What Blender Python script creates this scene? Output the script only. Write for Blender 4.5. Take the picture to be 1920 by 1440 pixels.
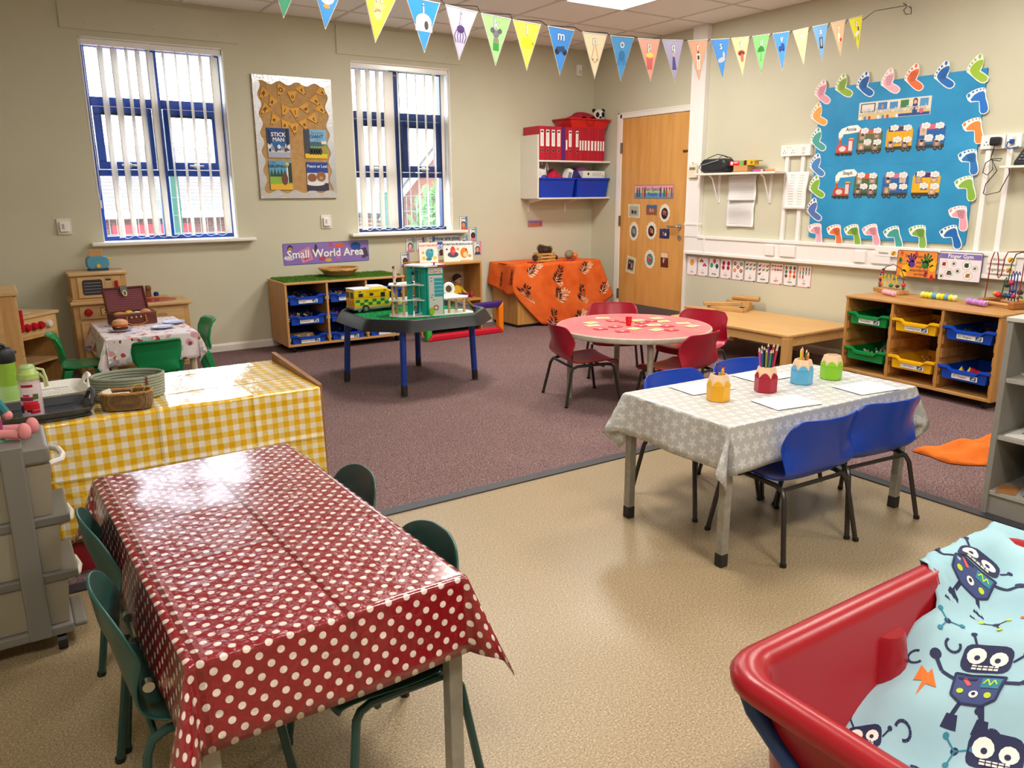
import bpy, bmesh, math, random
from mathutils import Vector, Matrix, Euler
for _o in list(bpy.data.objects): bpy.data.objects.remove(_o)
random.seed(7)
R = math.radians
COL = bpy.context.scene.collection
SC = bpy.context.scene

# ---------------------------------------------------------------- camera
cam = bpy.data.cameras.new('camera')
cam.sensor_width = 36.0
cam.lens = 27.36
cam.clip_start = 0.02
camo = bpy.data.objects.new('camera', cam)
COL.objects.link(camo)
def _cam():
    yaw, pit, rol = 0.5815, 0.24137, -0.00566
    f = Vector((math.sin(yaw)*math.cos(pit), math.cos(yaw)*math.cos(pit), -math.sin(pit)))
    r = Vector((math.cos(yaw), -math.sin(yaw), 0)); u = r.cross(f)
    r2 = r*math.cos(rol)+u*math.sin(rol); u2 = -r*math.sin(rol)+u*math.cos(rol)
    m = Matrix(((r2.x, u2.x, -f.x), (r2.y, u2.y, -f.y), (r2.z, u2.z, -f.z))).to_4x4()
    m.translation = (-5.480, -6.742, 1.29)
    camo.matrix_world = m
_cam()
SC.camera = camo
# ---------------------------------------------------------------- sky and exposure
wd = bpy.data.worlds.new('overcast_sky'); SC.world = wd; wd.use_nodes = True
wd.node_tree.nodes['Background'].inputs[0].default_value = (0.82, 0.91, 1.0, 1)
wd.node_tree.nodes['Background'].inputs[1].default_value = 10.0
SC.view_settings.view_transform = 'Standard'
SC.view_settings.look = 'None'
SC.view_settings.gamma = 1.0
SC.view_settings.use_curve_mapping = False
SC.view_settings.exposure = 0.24
LAMP_W = 29.0        # watts of one ceiling panel
for _x0, _x1 in ((-4.765, -3.76), (-2.70, -1.725)):      # portals guide the daylight through the two windows
    _l = bpy.data.lights.new('window_daylight', 'AREA'); _l.shape = 'RECTANGLE'
    _l.size = _x1-_x0; _l.size_y = 1.46; _l.cycles.is_portal = True
    _lo = bpy.data.objects.new('window_daylight', _l); COL.objects.link(_lo)
    _lo.location = ((_x0+_x1)/2, 0.28, 1.67); _lo.rotation_euler = (R(-90), 0, 0)

# ---------------------------------------------------------------- materials
def lin(h):
    h = h.lstrip('#'); out = []
    if len(h) == 3: h = ''.join(c*2 for c in h)
    for i in (0, 2, 4):
        c = int(h[i:i+2], 16)/255
        out.append(c/12.92 if c <= .04045 else ((c+.055)/1.055)**2.4)
    return (*out, 1.0)
_M = {}
def nodes(name, rough=.5, metal=0.0, spec=.5):
    m = bpy.data.materials.new(name); m.use_nodes = True
    nt = m.node_tree; b = nt.nodes['Principled BSDF']
    b.inputs['Roughness'].default_value = rough; b.inputs['Metallic'].default_value = metal
    b.inputs['Specular IOR Level'].default_value = spec
    return m, nt, b
def nd(nt, t, **kw):
    n = nt.nodes.new(t)
    for k, v in kw.items():
        if k.startswith('i_'):
            key = k[2:]; key = int(key) if key.isdigit() else key.replace('_', ' ')
            n.inputs[key].default_value = v
        else: setattr(n, k, v)
    return n
def ramp(nt, fac, stops, interp='LINEAR'):
    n = nt.nodes.new('ShaderNodeValToRGB'); cr = n.color_ramp; cr.interpolation = interp
    while len(cr.elements) < len(stops): cr.elements.new(.5)
    for e, (p, c) in zip(cr.elements, stops): e.position = p; e.color = lin(c) if isinstance(c, str) else c
    nt.links.new(fac, n.inputs[0]); return n.outputs[0]
def math_(nt, op, a, b=None, c=None):
    n = nt.nodes.new('ShaderNodeMath'); n.operation = op
    for i, v in enumerate((a, b, c)):
        if v is None: continue
        if isinstance(v, (int, float)): n.inputs[i].default_value = v
        else: nt.links.new(v, n.inputs[i])
    return n.outputs[0]
def mixc(nt, fac, a, b):
    n = nt.nodes.new('ShaderNodeMix'); n.data_type = 'RGBA'
    for i, v in ((0, fac), (6, a), (7, b)):
        if isinstance(v, (int, float)): n.inputs[i].default_value = v
        elif isinstance(v, tuple): n.inputs[i].default_value = v
        elif isinstance(v, str): n.inputs[i].default_value = lin(v)
        else: nt.links.new(v, n.inputs[i])
    return n.outputs[2]
def coord(nt, kind='Object', scale=(1, 1, 1), rot=(0, 0, 0)):
    t = nt.nodes.new('ShaderNodeTexCoord'); mp = nt.nodes.new('ShaderNodeMapping')
    mp.inputs['Scale'].default_value = scale; mp.inputs['Rotation'].default_value = rot
    nt.links.new(t.outputs[kind], mp.inputs[0]); return mp.outputs[0]
def noise(nt, co, scale, detail=2.0, rough=.5):
    n = nd(nt, 'ShaderNodeTexNoise', i_Scale=scale, i_Detail=detail, i_Roughness=rough)
    nt.links.new(co, n.inputs['Vector']); return n.outputs[0]
def bump(nt, b, h, strength, dist=.01):
    n = nd(nt, 'ShaderNodeBump', i_Strength=strength, i_Distance=dist)
    nt.links.new(h, n.inputs['Height']); nt.links.new(n.outputs[0], b.inputs['Normal']); return n
def mat(h, rough=.5, metal=0.0, spec=.5, var=0.0, vs=8.0, bmp=0.0, bs=150.0, emit=0.0, alpha=1.0):
    key = (h, rough, metal, spec, var, vs, bmp, bs, emit, alpha)
    if key in _M: return _M[key]
    m, nt, b = nodes('paint_'+h.lstrip('#'), rough, metal, spec)
    c = lin(h); b.inputs['Base Color'].default_value = c; m.diffuse_color = c
    if var or bmp:
        co = coord(nt)
        if var:
            d = tuple(x*(1-var) for x in c[:3])+(1,); l = tuple(min(1, x*(1+var)) for x in c[:3])+(1,)
            nt.links.new(ramp(nt, noise(nt, co, vs, 4), ((.3, d), (.7, l))), b.inputs['Base Color'])
        if bmp: bump(nt, b, noise(nt, co, bs, 3), bmp, .004)
    if emit:
        b.inputs['Emission Color'].default_value = c; b.inputs['Emission Strength'].default_value = emit
    if alpha < 1: b.inputs['Alpha'].default_value = alpha
    _M[key] = m; return m
def memo(fn):
    def g(*a):
        k = (fn.__name__,)+a
        if k not in _M: _M[k] = fn(*a)
        return _M[k]
    return g
@memo
def wood(h, dark, axis=2, rough=.45, sc=1.0):
    m, nt, b = nodes('wood_'+h.lstrip('#'), rough)
    s = [14.0*sc]*3; s[axis] = 1.1*sc
    co = coord(nt, 'Object', tuple(s))
    n1 = noise(nt, co, 2.2, 5, .6); n2 = noise(nt, co, 9.0, 2)
    f = math_(nt, 'ADD', math_(nt, 'MULTIPLY', n1, .75), math_(nt, 'MULTIPLY', n2, .25))
    nt.links.new(ramp(nt, f, ((.32, dark), (.58, h))), b.inputs['Base Color'])
    bump(nt, b, f, .06, .003); m.diffuse_color = lin(h); return m
@memo
def glassy(h, rough=.05, alpha=.3):
    m, nt, b = nodes('clear_'+h.lstrip('#'), rough); b.inputs['Base Color'].default_value = lin(h)
    b.inputs['Alpha'].default_value = alpha; b.inputs['Specular IOR Level'].default_value = .7; return m
@memo
def frosted(h, alpha=.75):
    m, nt, b = nodes('frosted_'+h.lstrip('#'), .45); b.inputs['Base Color'].default_value = lin(h)
    b.inputs['Alpha'].default_value = alpha; return m
WHITE = mat('#f2f0ec', .4)
PAPER = mat('#f6f4f0', .75)
GLOSSW = mat('#f7f6f4', .18)
BLACK = mat('#121214', .5)
INK = mat('#1c1a24', .7)
STEEL = mat('#b9b9b6', .28, 1.0)

# ---------------------------------------------------------------- mesh building
class MB:
    def __init__(s): s.v = []; s.f = []; s.m = []; s.mats = []; s.uv = {}
    def mi(s, m):
        if m not in s.mats: s.mats.append(m)
        return s.mats.index(m)
    def add(s, vs, fs, m, mx=None, uvs=None):
        o = len(s.v); k = s.mi(m)
        for v in vs: s.v.append(tuple(mx @ Vector(v)) if mx is not None else tuple(v))
        for f in fs: s.f.append(tuple(i+o for i in f)); s.m.append(k)
        if uvs:
            for i, u in enumerate(uvs): s.uv[o+i] = u
        return s
    def box(s, x0, x1, y0, y1, z0, z1, m, mx=None):
        vs = [(x, y, z) for x in (x0, x1) for y in (y0, y1) for z in (z0, z1)]
        return s.add(vs, [(0, 1, 3, 2), (4, 6, 7, 5), (0, 4, 5, 1), (2, 3, 7, 6), (0, 2, 6, 4), (1, 5, 7, 3)], m, mx)
    def cbox(s, c, d, m, rz=0, mx=None):
        M = Matrix.Translation(c) @ Matrix.Rotation(rz, 4, 'Z')
        if mx is not None: M = mx @ M
        return s.box(-d[0]/2, d[0]/2, -d[1]/2, d[1]/2, -d[2]/2, d[2]/2, m, M)
    def frus(s, c, d0, d1, h, m, mx=None, base=True, top=True):   # box with a different top size
        a, b = d0[0]/2, d0[1]/2; e, g = d1[0]/2, d1[1]/2; x, y, z = c
        vs = [(x-a, y-b, z), (x+a, y-b, z), (x+a, y+b, z), (x-a, y+b, z), (x-e, y-g, z+h), (x+e, y-g, z+h), (x+e, y+g, z+h), (x-e, y+g, z+h)]
        fs = [(0, 1, 5, 4), (1, 2, 6, 5), (2, 3, 7, 6), (3, 0, 4, 7)]
        if base: fs.append((3, 2, 1, 0))
        if top: fs.append((4, 5, 6, 7))
        return s.add(vs, fs, m, mx)
    def rings(s, rs, m, cap=True, mx=None, closed=True, loop=False):
        n = len(rs[0]); vs = [p for r in rs for p in r]; fs = []
        L = len(rs)
        for i in range(L if loop else L-1):
            j2 = (i+1) % L
            for j in range(n if closed else n-1):
                k = (j+1) % n
                fs.append((i*n+j, i*n+k, j2*n+k, j2*n+j))
        if cap and not loop:
            fs.append(tuple(range(n-1, -1, -1))); fs.append(tuple(range((L-1)*n, L*n)))
        return s.add(vs, fs, m, mx)
    def cyl(s, p0, p1, r0, m, r1=None, n=12, mx=None):
        return s.tube([p0, p1], [r0, r0 if r1 is None else r1], m, n, mx)
    def tube(s, pts, r, m, n=8, mx=None, loop=False):
        P = [Vector(p) for p in pts]; L = len(P)
        rr = r if isinstance(r, (list, tuple)) else [r]*L
        rs = []; up = None
        for i, p in enumerate(P):
            if loop: t = P[(i+1) % L]-P[i-1]
            else: t = P[min(i+1, L-1)]-P[max(i-1, 0)]
            t.normalize()
            if up is None:
                up = Vector((0, 0, 1)) if abs(t.z) < .9 else Vector((1, 0, 0))
            a = up-t*up.dot(t)
            if a.length < 1e-5: a = t.orthogonal()
            a.normalize(); up = a; b = t.cross(a)
            rs.append([tuple(p+(a*math.cos(2*math.pi*k/n)+b*math.sin(2*math.pi*k/n))*rr[i]) for k in range(n)])
        return s.rings(rs, m, True, mx, True, loop)
    def lathe(s, prof, m, n=20, mx=None, cap=True):
        rs = [[(r*math.cos(2*math.pi*k/n), r*math.sin(2*math.pi*k/n), z) for k in range(n)] for r, z in prof]
        return s.rings(rs, m, cap, mx)
    def prism(s, poly, h0, h1, m, mx=None):
        n = len(poly)
        vs = [(x, y, h0) for x, y in poly]+[(x, y, h1) for x, y in poly]
        fs = [tuple(range(n-1, -1, -1)), tuple(range(n, 2*n))]+[(i, (i+1) % n, n+(i+1) % n, n+i) for i in range(n)]
        return s.add(vs, fs, m, mx)
    def ball(s, c, r, m, n=12, k=8, mx=None):
        if isinstance(r, (int, float)): r = (r, r, r)
        rs = []
        for i in range(k+1):
            t = math.pi*(i/k)-math.pi/2; q = max(math.cos(t), .02)
            rs.append([(c[0]+r[0]*q*math.cos(2*math.pi*j/n), c[1]+r[1]*q*math.sin(2*math.pi*j/n), c[2]+r[2]*math.sin(t)) for j in range(n)])
        return s.rings(rs, m, True, mx)
    def grid(s, fn, nu, nv, m, uv=None, mx=None):
        vs = []; us = []
        for i in range(nu+1):
            for j in range(nv+1):
                vs.append(fn(i/nu, j/nv)); us.append(uv(i/nu, j/nv) if uv else (i/nu, j/nv))
        fs = [(i*(nv+1)+j, (i+1)*(nv+1)+j, (i+1)*(nv+1)+j+1, i*(nv+1)+j+1) for i in range(nu) for j in range(nv)]
        return s.add(vs, fs, m, mx, us)
    # flat print in the local x/z plane, facing -y
    def poly(s, pts, y, m, mx=None): return s.add([(p[0], y, p[1]) for p in pts], [tuple(range(len(pts)))], m, mx)
    def rect(s, x0, x1, z0, z1, y, m, mx=None): return s.poly([(x0, z0), (x1, z0), (x1, z1), (x0, z1)], y, m, mx)
    def ell(s, cx, cz, rx, rz, y, m, n=14, rot=0, mx=None):
        c, q = math.cos(rot), math.sin(rot)
        pts = []
        for k in range(n):
            a = 2*math.pi*k/n; u, v = rx*math.cos(a), rz*math.sin(a); pts.append((cx+u*c-v*q, cz+u*q+v*c))
        return s.poly(pts, y, m, mx)
    def line(s, pts, w, y, m, mx=None):
        for (a, b), (c, d) in zip(pts, pts[1:]):
            L = math.hypot(c-a, d-b) or 1e-6; px, pz = -(d-b)/L*w/2, (c-a)/L*w/2
            s.poly([(a+px, b+pz), (a-px, b-pz), (c-px, d-pz), (c+px, d+pz)], y, m, mx)
        return s
    def slab(s, pts, t, m, mx=None):    # sheet of thickness t, its back on y=0
        n = len(pts)
        vs = [(p[0], 0, p[1]) for p in pts]+[(p[0], -t, p[1]) for p in pts]
        fs = [tuple(range(n-1, -1, -1)), tuple(range(n, 2*n))]+[(i, (i+1) % n, n+(i+1) % n, n+i) for i in range(n)]
        return s.add(vs, fs, m, mx)
    def text(s, txt, x, z, size, y, m, align='CENTER', mx=None, rot=0, ext=0.0):
        c = bpy.data.curves.new('lettering', 'FONT'); c.body = txt; c.size = size; c.align_x = align; c.align_y = 'CENTER'; c.resolution_u = 2; c.offset = ext
        o = bpy.data.objects.new('lettering', c); me = bpy.data.meshes.new_from_object(o)
        ca, sa = math.cos(rot), math.sin(rot)
        vs = [(x+v.co.x*ca-v.co.y*sa, y, z+v.co.x*sa+v.co.y*ca) for v in me.vertices]
        s.add(vs, [tuple(p.vertices) for p in me.polygons], m, mx)
        bpy.data.objects.remove(o); bpy.data.curves.remove(c); bpy.data.meshes.remove(me); return s
    def scrawl(s, x0, x1, z, w, y, m, mx=None, amp=.35):   # a line of small handwriting
        n = max(3, int((x1-x0)/(w*1.6))); pts = []
        for i in range(n+1):
            pts.append((x0+(x1-x0)*i/n, z+w*amp*2*((-1)**i)*random.uniform(.4, 1)))
        return s.line(pts, w*.45, y, m, mx)
def obj(name, mb, parent=None, smooth=False, bevel=0.0, seg=2, solid=0.0, sub=0, soff=-1, angle=40):
    me = bpy.data.meshes.new(name); me.from_pydata(mb.v, [], mb.f)
    for m in mb.mats: me.materials.append(m)
    me.polygons.foreach_set('material_index', mb.m)
    if mb.uv:
        l = me.uv_layers.new(name='flat')
        for i, lp in enumerate(me.loops): l.data[i].uv = mb.uv.get(lp.vertex_index, (0, 0))
    if smooth: me.polygons.foreach_set('use_smooth', [True]*len(me.polygons))
    me.update(); o = bpy.data.objects.new(name, me); COL.objects.link(o)
    if parent is not None: o.parent = parent
    if solid:
        q = o.modifiers.new('thick', 'SOLIDIFY'); q.thickness = solid; q.offset = soff
    if bevel:
        q = o.modifiers.new('round', 'BEVEL'); q.width = bevel; q.segments = seg; q.limit_method = 'ANGLE'; q.angle_limit = R(30)
    if sub:
        q = o.modifiers.new('sub', 'SUBSURF'); q.levels = sub; q.render_levels = sub
    if smooth and not sub:
        try: me.set_sharp_from_angle(angle=R(angle))
        except Exception: pass
    return o
def tag(o, label=None, cat=None, group=None, kind=None):
    if label: o['label'] = label
    if cat: o['category'] = cat
    if group: o['group'] = group
    if kind: o['kind'] = kind
    return o
def thing(name, label, cat, loc=(0, 0, 0), rz=0.0, group=None, rot=None):
    o = bpy.data.objects.new(name, None); COL.objects.link(o); o.empty_display_size = .05
    o.location = loc; o.rotation_euler = rot or (0, 0, rz); return tag(o, label, cat, group)
def single(name, mb, label, cat, loc=(0, 0, 0), rz=0.0, group=None, rot=None, **kw):
    o = obj(name, mb, None, **kw); o.location = loc; o.rotation_euler = rot or (0, 0, rz); return tag(o, label, cat, group)
def struct(name, mb, parent=None, label=None, **kw):
    o = obj(name, mb, parent, **kw)
    if parent is None: o['kind'] = 'structure'
    if label: o['label'] = label
    return o
def dup(o, parent=None):
    c = o.copy(); COL.objects.link(c); c.parent = parent
    for ch in o.children: dup(ch, c)
    return c
RW = R(-90)      # heading of things that hang on or face out from the right-hand wall
def rrect(x0, x1, z0, z1, r, n=4):
    pts = []
    for cx, cz, a0 in ((x1-r, z0+r, -90), (x1-r, z1-r, 0), (x0+r, z1-r, 90), (x0+r, z0+r, 180)):
        for k in range(n+1):
            a = R(a0+90*k/n); pts.append((cx+r*math.cos(a), cz+r*math.sin(a)))
    return pts
# ================================================================ THE ROOM
XL, YB, ZC = -7.0, -9.2, 2.70
CX, CY = -2.25, -3.94            # inside corner of the vinyl area
def m_wall():
    m, nt, b = nodes('sage_wall_paint', .62, 0, .3); co = coord(nt)
    n = noise(nt, co, 1.3, 3)
    nt.links.new(ramp(nt, n, ((.3, '#cbc8b0'), (.7, '#d3d0b9'))), b.inputs['Base Color'])
    bump(nt, b, noise(nt, co, 90, 3), .05, .003); return m
def m_carpet():
    m, nt, b = nodes('mauve_carpet', .95, 0, .1); co = coord(nt)
    f = noise(nt, co, 140, 3, .75); g = noise(nt, co, 3.0, 3)
    c = ramp(nt, f, ((.32, '#4a3837'), (.5, '#785f5e'), (.66, '#b09896')))
    c2 = mixc(nt, math_(nt, 'MULTIPLY', math_(nt, 'SUBTRACT', g, .35), .55), c, '#6b5352')
    nt.links.new(c2, b.inputs['Base Color']); bump(nt, b, f, .8, .006); return m
def m_vinyl():
    m, nt, b = nodes('speckled_vinyl', .34, 0, .4); co = coord(nt)
    v = nd(nt, 'ShaderNodeTexVoronoi', i_Scale=170.0); nt.links.new(co, v.inputs['Vector'])
    f = noise(nt, co, 190, 3, .7); g = noise(nt, co, 1.6, 4)
    c = ramp(nt, f, ((.34, '#67563f'), (.46, '#9c8868'), (.58, '#ab9878'), (.68, '#d3c4a8')))
    dk = ramp(nt, v.outputs['Distance'], ((.12, (1, 1, 1, 1)), (.24, (0, 0, 0, 1))))
    c = mixc(nt, math_(nt, 'MULTIPLY', dk, .5), c, '#6a573e')
    c = mixc(nt, math_(nt, 'MULTIPLY', math_(nt, 'SUBTRACT', g, .4), .5), c, '#8f7b5a')
    nt.links.new(c, b.inputs['Base Color'])
    nt.links.new(ramp(nt, g, ((.3, (.30, .30, .30, 1)), (.7, (.42, .42, .42, 1)))), b.inputs['Roughness'])
    bump(nt, b, f, .05, .002); return m
WALL, CARPET, VINYL = m_wall(), m_carpet(), m_vinyl()
TRIMW = mat('#efeae2', .35)
fl = MB().box(XL, CX, YB, CY, -.06, 0, VINYL); struct('floor', fl, label='speckled beige vinyl floor')
cp = MB().box(XL, .05, CY, .05, -.06, 0.001, CARPET).box(CX, .05, YB, CY, -.06, 0.001, CARPET)
struct('floor', cp, label='mauve flecked carpet')
st = MB().box(XL, CX+.03, CY-.03, CY+.03, 0, .006, mat('#3a3b40', .45)); struct('trim_1', st, label='dark strip between carpet and vinyl')
st = MB().box(CX-.03, CX+.03, YB, CY-.03, 0, .006, mat('#3a3b40', .45)); struct('trim_2', st, label='dark strip between vinyl and carpet by the shelf')
W1 = (-4.765, -3.76); W2 = (-2.70, -1.725); WZ = (.94, 2.40)
w = MB(); xs = [XL-.2, W1[0], W1[1], W2[0], W2[1], .25]
for i, (a, c) in enumerate(zip(xs, xs[1:])):
    if i % 2: w.box(a, c, 0, .3, -.06, WZ[0], WALL).box(a, c, 0, .3, WZ[1], ZC+.1, WALL)
    else: w.box(a, c, 0, .3, -.06, ZC+.1, WALL)
struct('wall_back', w)
DY = (-1.402, -.484)             # door leaf
w = MB().box(0, .25, YB, DY[0]-.035, -.06, ZC+.1, WALL).box(0, .25, DY[1]+.035, 0, -.06, ZC+.1, WALL).box(0, .25, DY[0]-.035, DY[1]+.035, 2.035, ZC+.1, WALL)
struct('wall_right', w)
struct('wall_left', MB().box(XL-.2, XL, YB, 0, -.06, ZC+.1, WALL))
struct('wall_front', MB().box(XL-.2, .25, YB-.2, YB, -.06, ZC+.1, WALL))
# skirting
SK = [(0, 0), (.018, 0), (.018, .05), (.012, .062), (.006, .066), (0, .066)]
def skirt(name, x0, x1, horizontal=True):
    b = MB()
    if horizontal: b.add([(x, -d, z) for x in (x0, x1) for d, z in SK], [(i, (i+1) % 6, 6+(i+1) % 6, 6+i) for i in range(6)]+[tuple(range(6)), tuple(range(11, 5, -1))], TRIMW)
    else: b.add([(-d, y, z) for y in (x0, x1) for d, z in SK], [(i, (i+1) % 6, 6+(i+1) % 6, 6+i) for i in range(6)]+[tuple(range(6)), tuple(range(11, 5, -1))], TRIMW)
    return struct(name, b)
skirt('baseboard_back', XL, -.02); skirt('baseboard_right', YB, DY[0]-.08, False)
skirt('baseboard_corner', DY[1]+.08, 0, False)
# ceiling: grid of 0.6 m tiles in white bars
TILE = mat('#f1efeb', .85, bmp=.25, bs=220.0)
BAR = mat('#d6d0c8', .5)
gx = [-.42-.605*i for i in range(11)]; gy = [-.40-.6*i for i in range(15)]
ce = MB().box(XL-.2, .25, YB-.2, .3, ZC+.03, ZC+.1, mat('#cfcac2', .9))
CE = struct('ceiling', ce)
bars = MB()
for x in gx: bars.box(x-.011, x+.011, YB, 0, ZC-.004, ZC+.004, BAR)
obj('grid_bar', bars, CE)['kind'] = 'stuff'
bars = MB()
for y in gy: bars.box(XL, 0, y-.011, y+.011, ZC-.0045, ZC+.0035, BAR)
obj('cross_bar', bars, CE)['kind'] = 'stuff'
PAN = [(1, 2), (3, 2), (1, 6), (5, 6), (1, 10), (5, 10), (8, 10)]  # first panel is in view; the unseen others are added to light the room
ex = [0.0]+gx+[XL]; ey = [0.0]+gy+[YB]
tm = None
rest = MB()
for i in range(len(ex)-1):
    for j in range(len(ey)-1):
        if (i-1+0, j-1) in [(a, b) for a, b in PAN]: continue
        x1, x0, y1, y0 = ex[i]-.004, ex[i+1]+.004, ey[j]-.004, ey[j+1]+.004
        if i < 8 and j < 5:
            t = obj('ceiling_tile', MB().box(x0, x1, y0, y1, ZC, ZC+.012, TILE), CE)
        else: rest.box(x0, x1, y0, y1, ZC, ZC+.012, TILE)
obj('ceiling_tile', rest, CE)['kind'] = 'stuff'
LED = mat('#fffdf8', .4, emit=4.5)
for k, (i, j) in enumerate(PAN):
    x1, x0, y1, y0 = gx[i], gx[i+1], gy[j], gy[j+1]
    t = thing('ceiling_light', 'square glowing panel light set in the tiled ceiling' if k == 0 else 'unseen square panel light added in the ceiling tiles to light the room', 'ceiling light', ((x0+x1)/2, (y0+y1)/2, ZC), group='ceiling panel lights')
    w_, d_ = (x1-x0)/2-.006, (y1-y0)/2-.006
    b = MB()
    for a in ((-w_, w_, -d_, -d_+.02), (-w_, w_, d_-.02, d_), (-w_, -w_+.02, -d_+.02, d_-.02), (w_-.02, w_, -d_+.02, d_-.02)): b.box(*a, -.008, .02, WHITE)
    obj('frame', b, t); obj('diffuser', MB().box(-w_+.02, w_-.02, -d_+.02, d_-.02, -.003, .015, LED), t)
    l = bpy.data.lights.new('panel_lamp', 'AREA'); l.shape = 'SQUARE'; l.size = .54; l.energy = LAMP_W; l.color = (1, .94, .86)
    lo = bpy.data.objects.new('panel_lamp', l); COL.objects.link(lo); lo.parent = t; lo.location = (0, 0, -.012)
# shallow boxed panels above the windows
for n, (a, c) in enumerate(((-4.873, -3.63), (-2.817, -1.592))):
    o = struct('trim_%d' % (3+n), MB().box(a, c, -.012, 0, 2.444, 2.672, WALL), bevel=.002, label='flat boxed cover panel above the window')
    b = MB()
    for x in (a+.16, (a+c)/2, c-.16): b.cyl((x, -.0145, 2.49), (x, -.011, 2.49), .005, mat('#b5b39a', .5), n=8)
    obj('screw_cap', b, o)
# ---------------------------------------------------------------- windows and blinds
NAVY = mat('#0f3b94', .3); GLASS = glassy('#ffffff', .0, .06)
SLAT = None
def m_slat():
    m, nt, b = nodes('blind_fabric', .7, 0, .2); b.inputs['Base Color'].default_value = lin('#efeae2')
    tr = nd(nt, 'ShaderNodeBsdfTranslucent', i_Color=lin('#f3eee6')); mx = nd(nt, 'ShaderNodeMixShader', i_0=.35)
    nt.links.new(b.outputs[0], mx.inputs[1]); nt.links.new(tr.outputs[0], mx.inputs[2])
    nt.links.new(mx.outputs[0], nt.nodes['Material Output'].inputs[0]); return m
SLAT = m_slat()
def window(n, X, frame_hex, slats, lab, wand):
    x0, x1 = X; z0, z1 = WZ; fm = mat(frame_hex, .3); yb = .12
    g = bpy.data.objects.new('window_%d' % n, None); COL.objects.link(g); g['kind'] = 'structure'; g['label'] = lab
    rv = mat('#f1efe8', .5)
    b = MB().box(x0-.001, x0+.008, -.002, .22, z0, z1, rv).box(x1-.008, x1+.001, -.002, .22, z0, z1, rv).box(x0, x1, -.002, .22, z1-.008, z1+.001, rv)
    obj('reveal', b, g)
    b = MB()
    def fr(a, c, e, f, w, y0=yb, y1=yb+.07):
        b.box(a, c, y0, y1, e, e+w, fm).box(a, c, y0, y1, f-w, f, fm).box(a, a+w, y0, y1, e+w, f-w, fm).box(c-w, c, y0, y1, e+w, f-w, fm)
    xm = (x0+x1)/2-.005
    fr(x0+.008, x1-.008, z0+.0, z1-.008, .035)
    b.box(xm-.036, xm+.036, yb, yb+.07, z0+.035, z1-.043, fm)
    for a, c in ((x0+.043, xm-.036), (xm+.036, x1-.043)):
        b.box(a, c, yb, yb+.07, 1.94, 2.005, fm).box(a, c, yb, yb+.07, 1.43, 1.475, fm)
    obj('frame', b, g, bevel=.004)
    for a, c in ((x0+.043, xm-.036), (xm+.036, x1-.043)):
        b = MB(); fr(a+.006, c-.006, 1.481, 1.934, .055, yb-.012, yb+.05); s = obj('opening_sash', b, g, bevel=.004)
        h = MB().box((a+c)/2-.055, (a+c)/2+.055, yb-.04, yb-.022, 1.500, 1.516, STEEL).box((a+c)/2-.02, (a+c)/2+.02, yb-.03, yb-.010, 1.49, 1.526, STEEL)
        obj('handle', h, s, bevel=.004)
        h = MB().box(a+.06, c-.06, yb-.022, yb-.012, 1.875, 1.893, mat('#15233f', .4)); obj('trickle_vent', h, s)
        for e, f in ((2.005, z1-.043), (1.536, 1.879), (z0+.035, 1.43)): obj('pane', MB().box(a, c, yb+.03, yb+.036, e, f, GLASS), g)
    sb = MB().box(x0-.09, x1+.125, -.085, 0, z0-.028, z0-.0005, rv).box(x0, x1, 0, yb, z0-.02, z0+.001, rv); obj('window_sill', sb, g, bevel=.008)
    t = thing('vertical_blind', 'white vertical slat blind in the %s window' % ('left' if n == 1 else 'right'), 'blind', ((x0+x1)/2, .035, z0), group='window blinds')
    W = (x1-x0)/2-.012
    obj('headrail', MB().box(-W, W, -.022, .022, z1-z0-.05, z1-z0-.012, GLOSSW).box(-W, W, -.028, .028, z1-z0-.013, z1-z0-.009, WHITE), t, bevel=.004)
    hs = z1-z0-.062
    sl = None; ch = []
    for k, (px, a, wid) in enumerate(slats):
        bot = .025+(.01 if k % 2 else 0)
        b = MB(); ca, sa = math.cos(R(a)), math.sin(R(a))
        def fn(u, v, wid=wid, bot=bot, px=px, ca=ca, sa=sa, k=k):
            s_ = (u-.5)*wid; tw = (1-v)*.16*math.sin(k*1.7); c2, s2 = math.cos(math.atan2(sa, ca)+tw), math.sin(math.atan2(sa, ca)+tw)
            bow = .004*math.cos(math.pi*(u-.5)*2)
            return (px-(x0+x1)/2+s_*c2-bow*s2, s_*s2+bow*c2, bot+(hs-bot)*v)
        b.grid(fn, 4, 12, SLAT); so = obj('slat', b, t, smooth=True, solid=.0012)
        b = MB().box(px-(x0+x1)/2-.006, px-(x0+x1)/2+.006, -.004, .004, hs-.004, hs+.015, mat('#d9d6d0', .4)); obj('hanger', b, t)
        ch.append((px-(x0+x1)/2, bot+.012))
    b = MB(); pts = []
    for (a, e), (c, f) in zip(ch, ch[1:]):
        for q in range(6):
            s_ = q/6; pts.append((a+(c-a)*s_, -.012, e+(f-e)*s_-.022*math.sin(math.pi*s_)))
    b.tube(pts, .0022, WHITE, 5); obj('bottom_chain', b, t)
    cx = -W-.01 if wand < 0 else W-.005
    b = MB(); b.tube([(cx, -.03, hs), (cx+.004, -.032, hs*.6), (cx, -.032, .42), (cx+.012, -.034, .30), (cx+.02, -.032, .42), (cx+.016, -.03, hs)], .0025, WHITE, 5); obj('pull_cord', b, t)
    obj('cord_weight', MB().box(cx+.002, cx+.018, -.042, -.026, .25, .31, GLOSSW), t, bevel=.003)
    return t
s1 = [(-4.63, 55, .089), (-4.54, 49, .089), (-4.455, 66, .089), (-4.38, 58, .089), (-4.295, 48, .089), (-4.20, 66, .089), (-4.11, 70, .089), (-4.02, 66, .089), (-3.93, 60, .089), (-3.83, 34, .089)]
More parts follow.
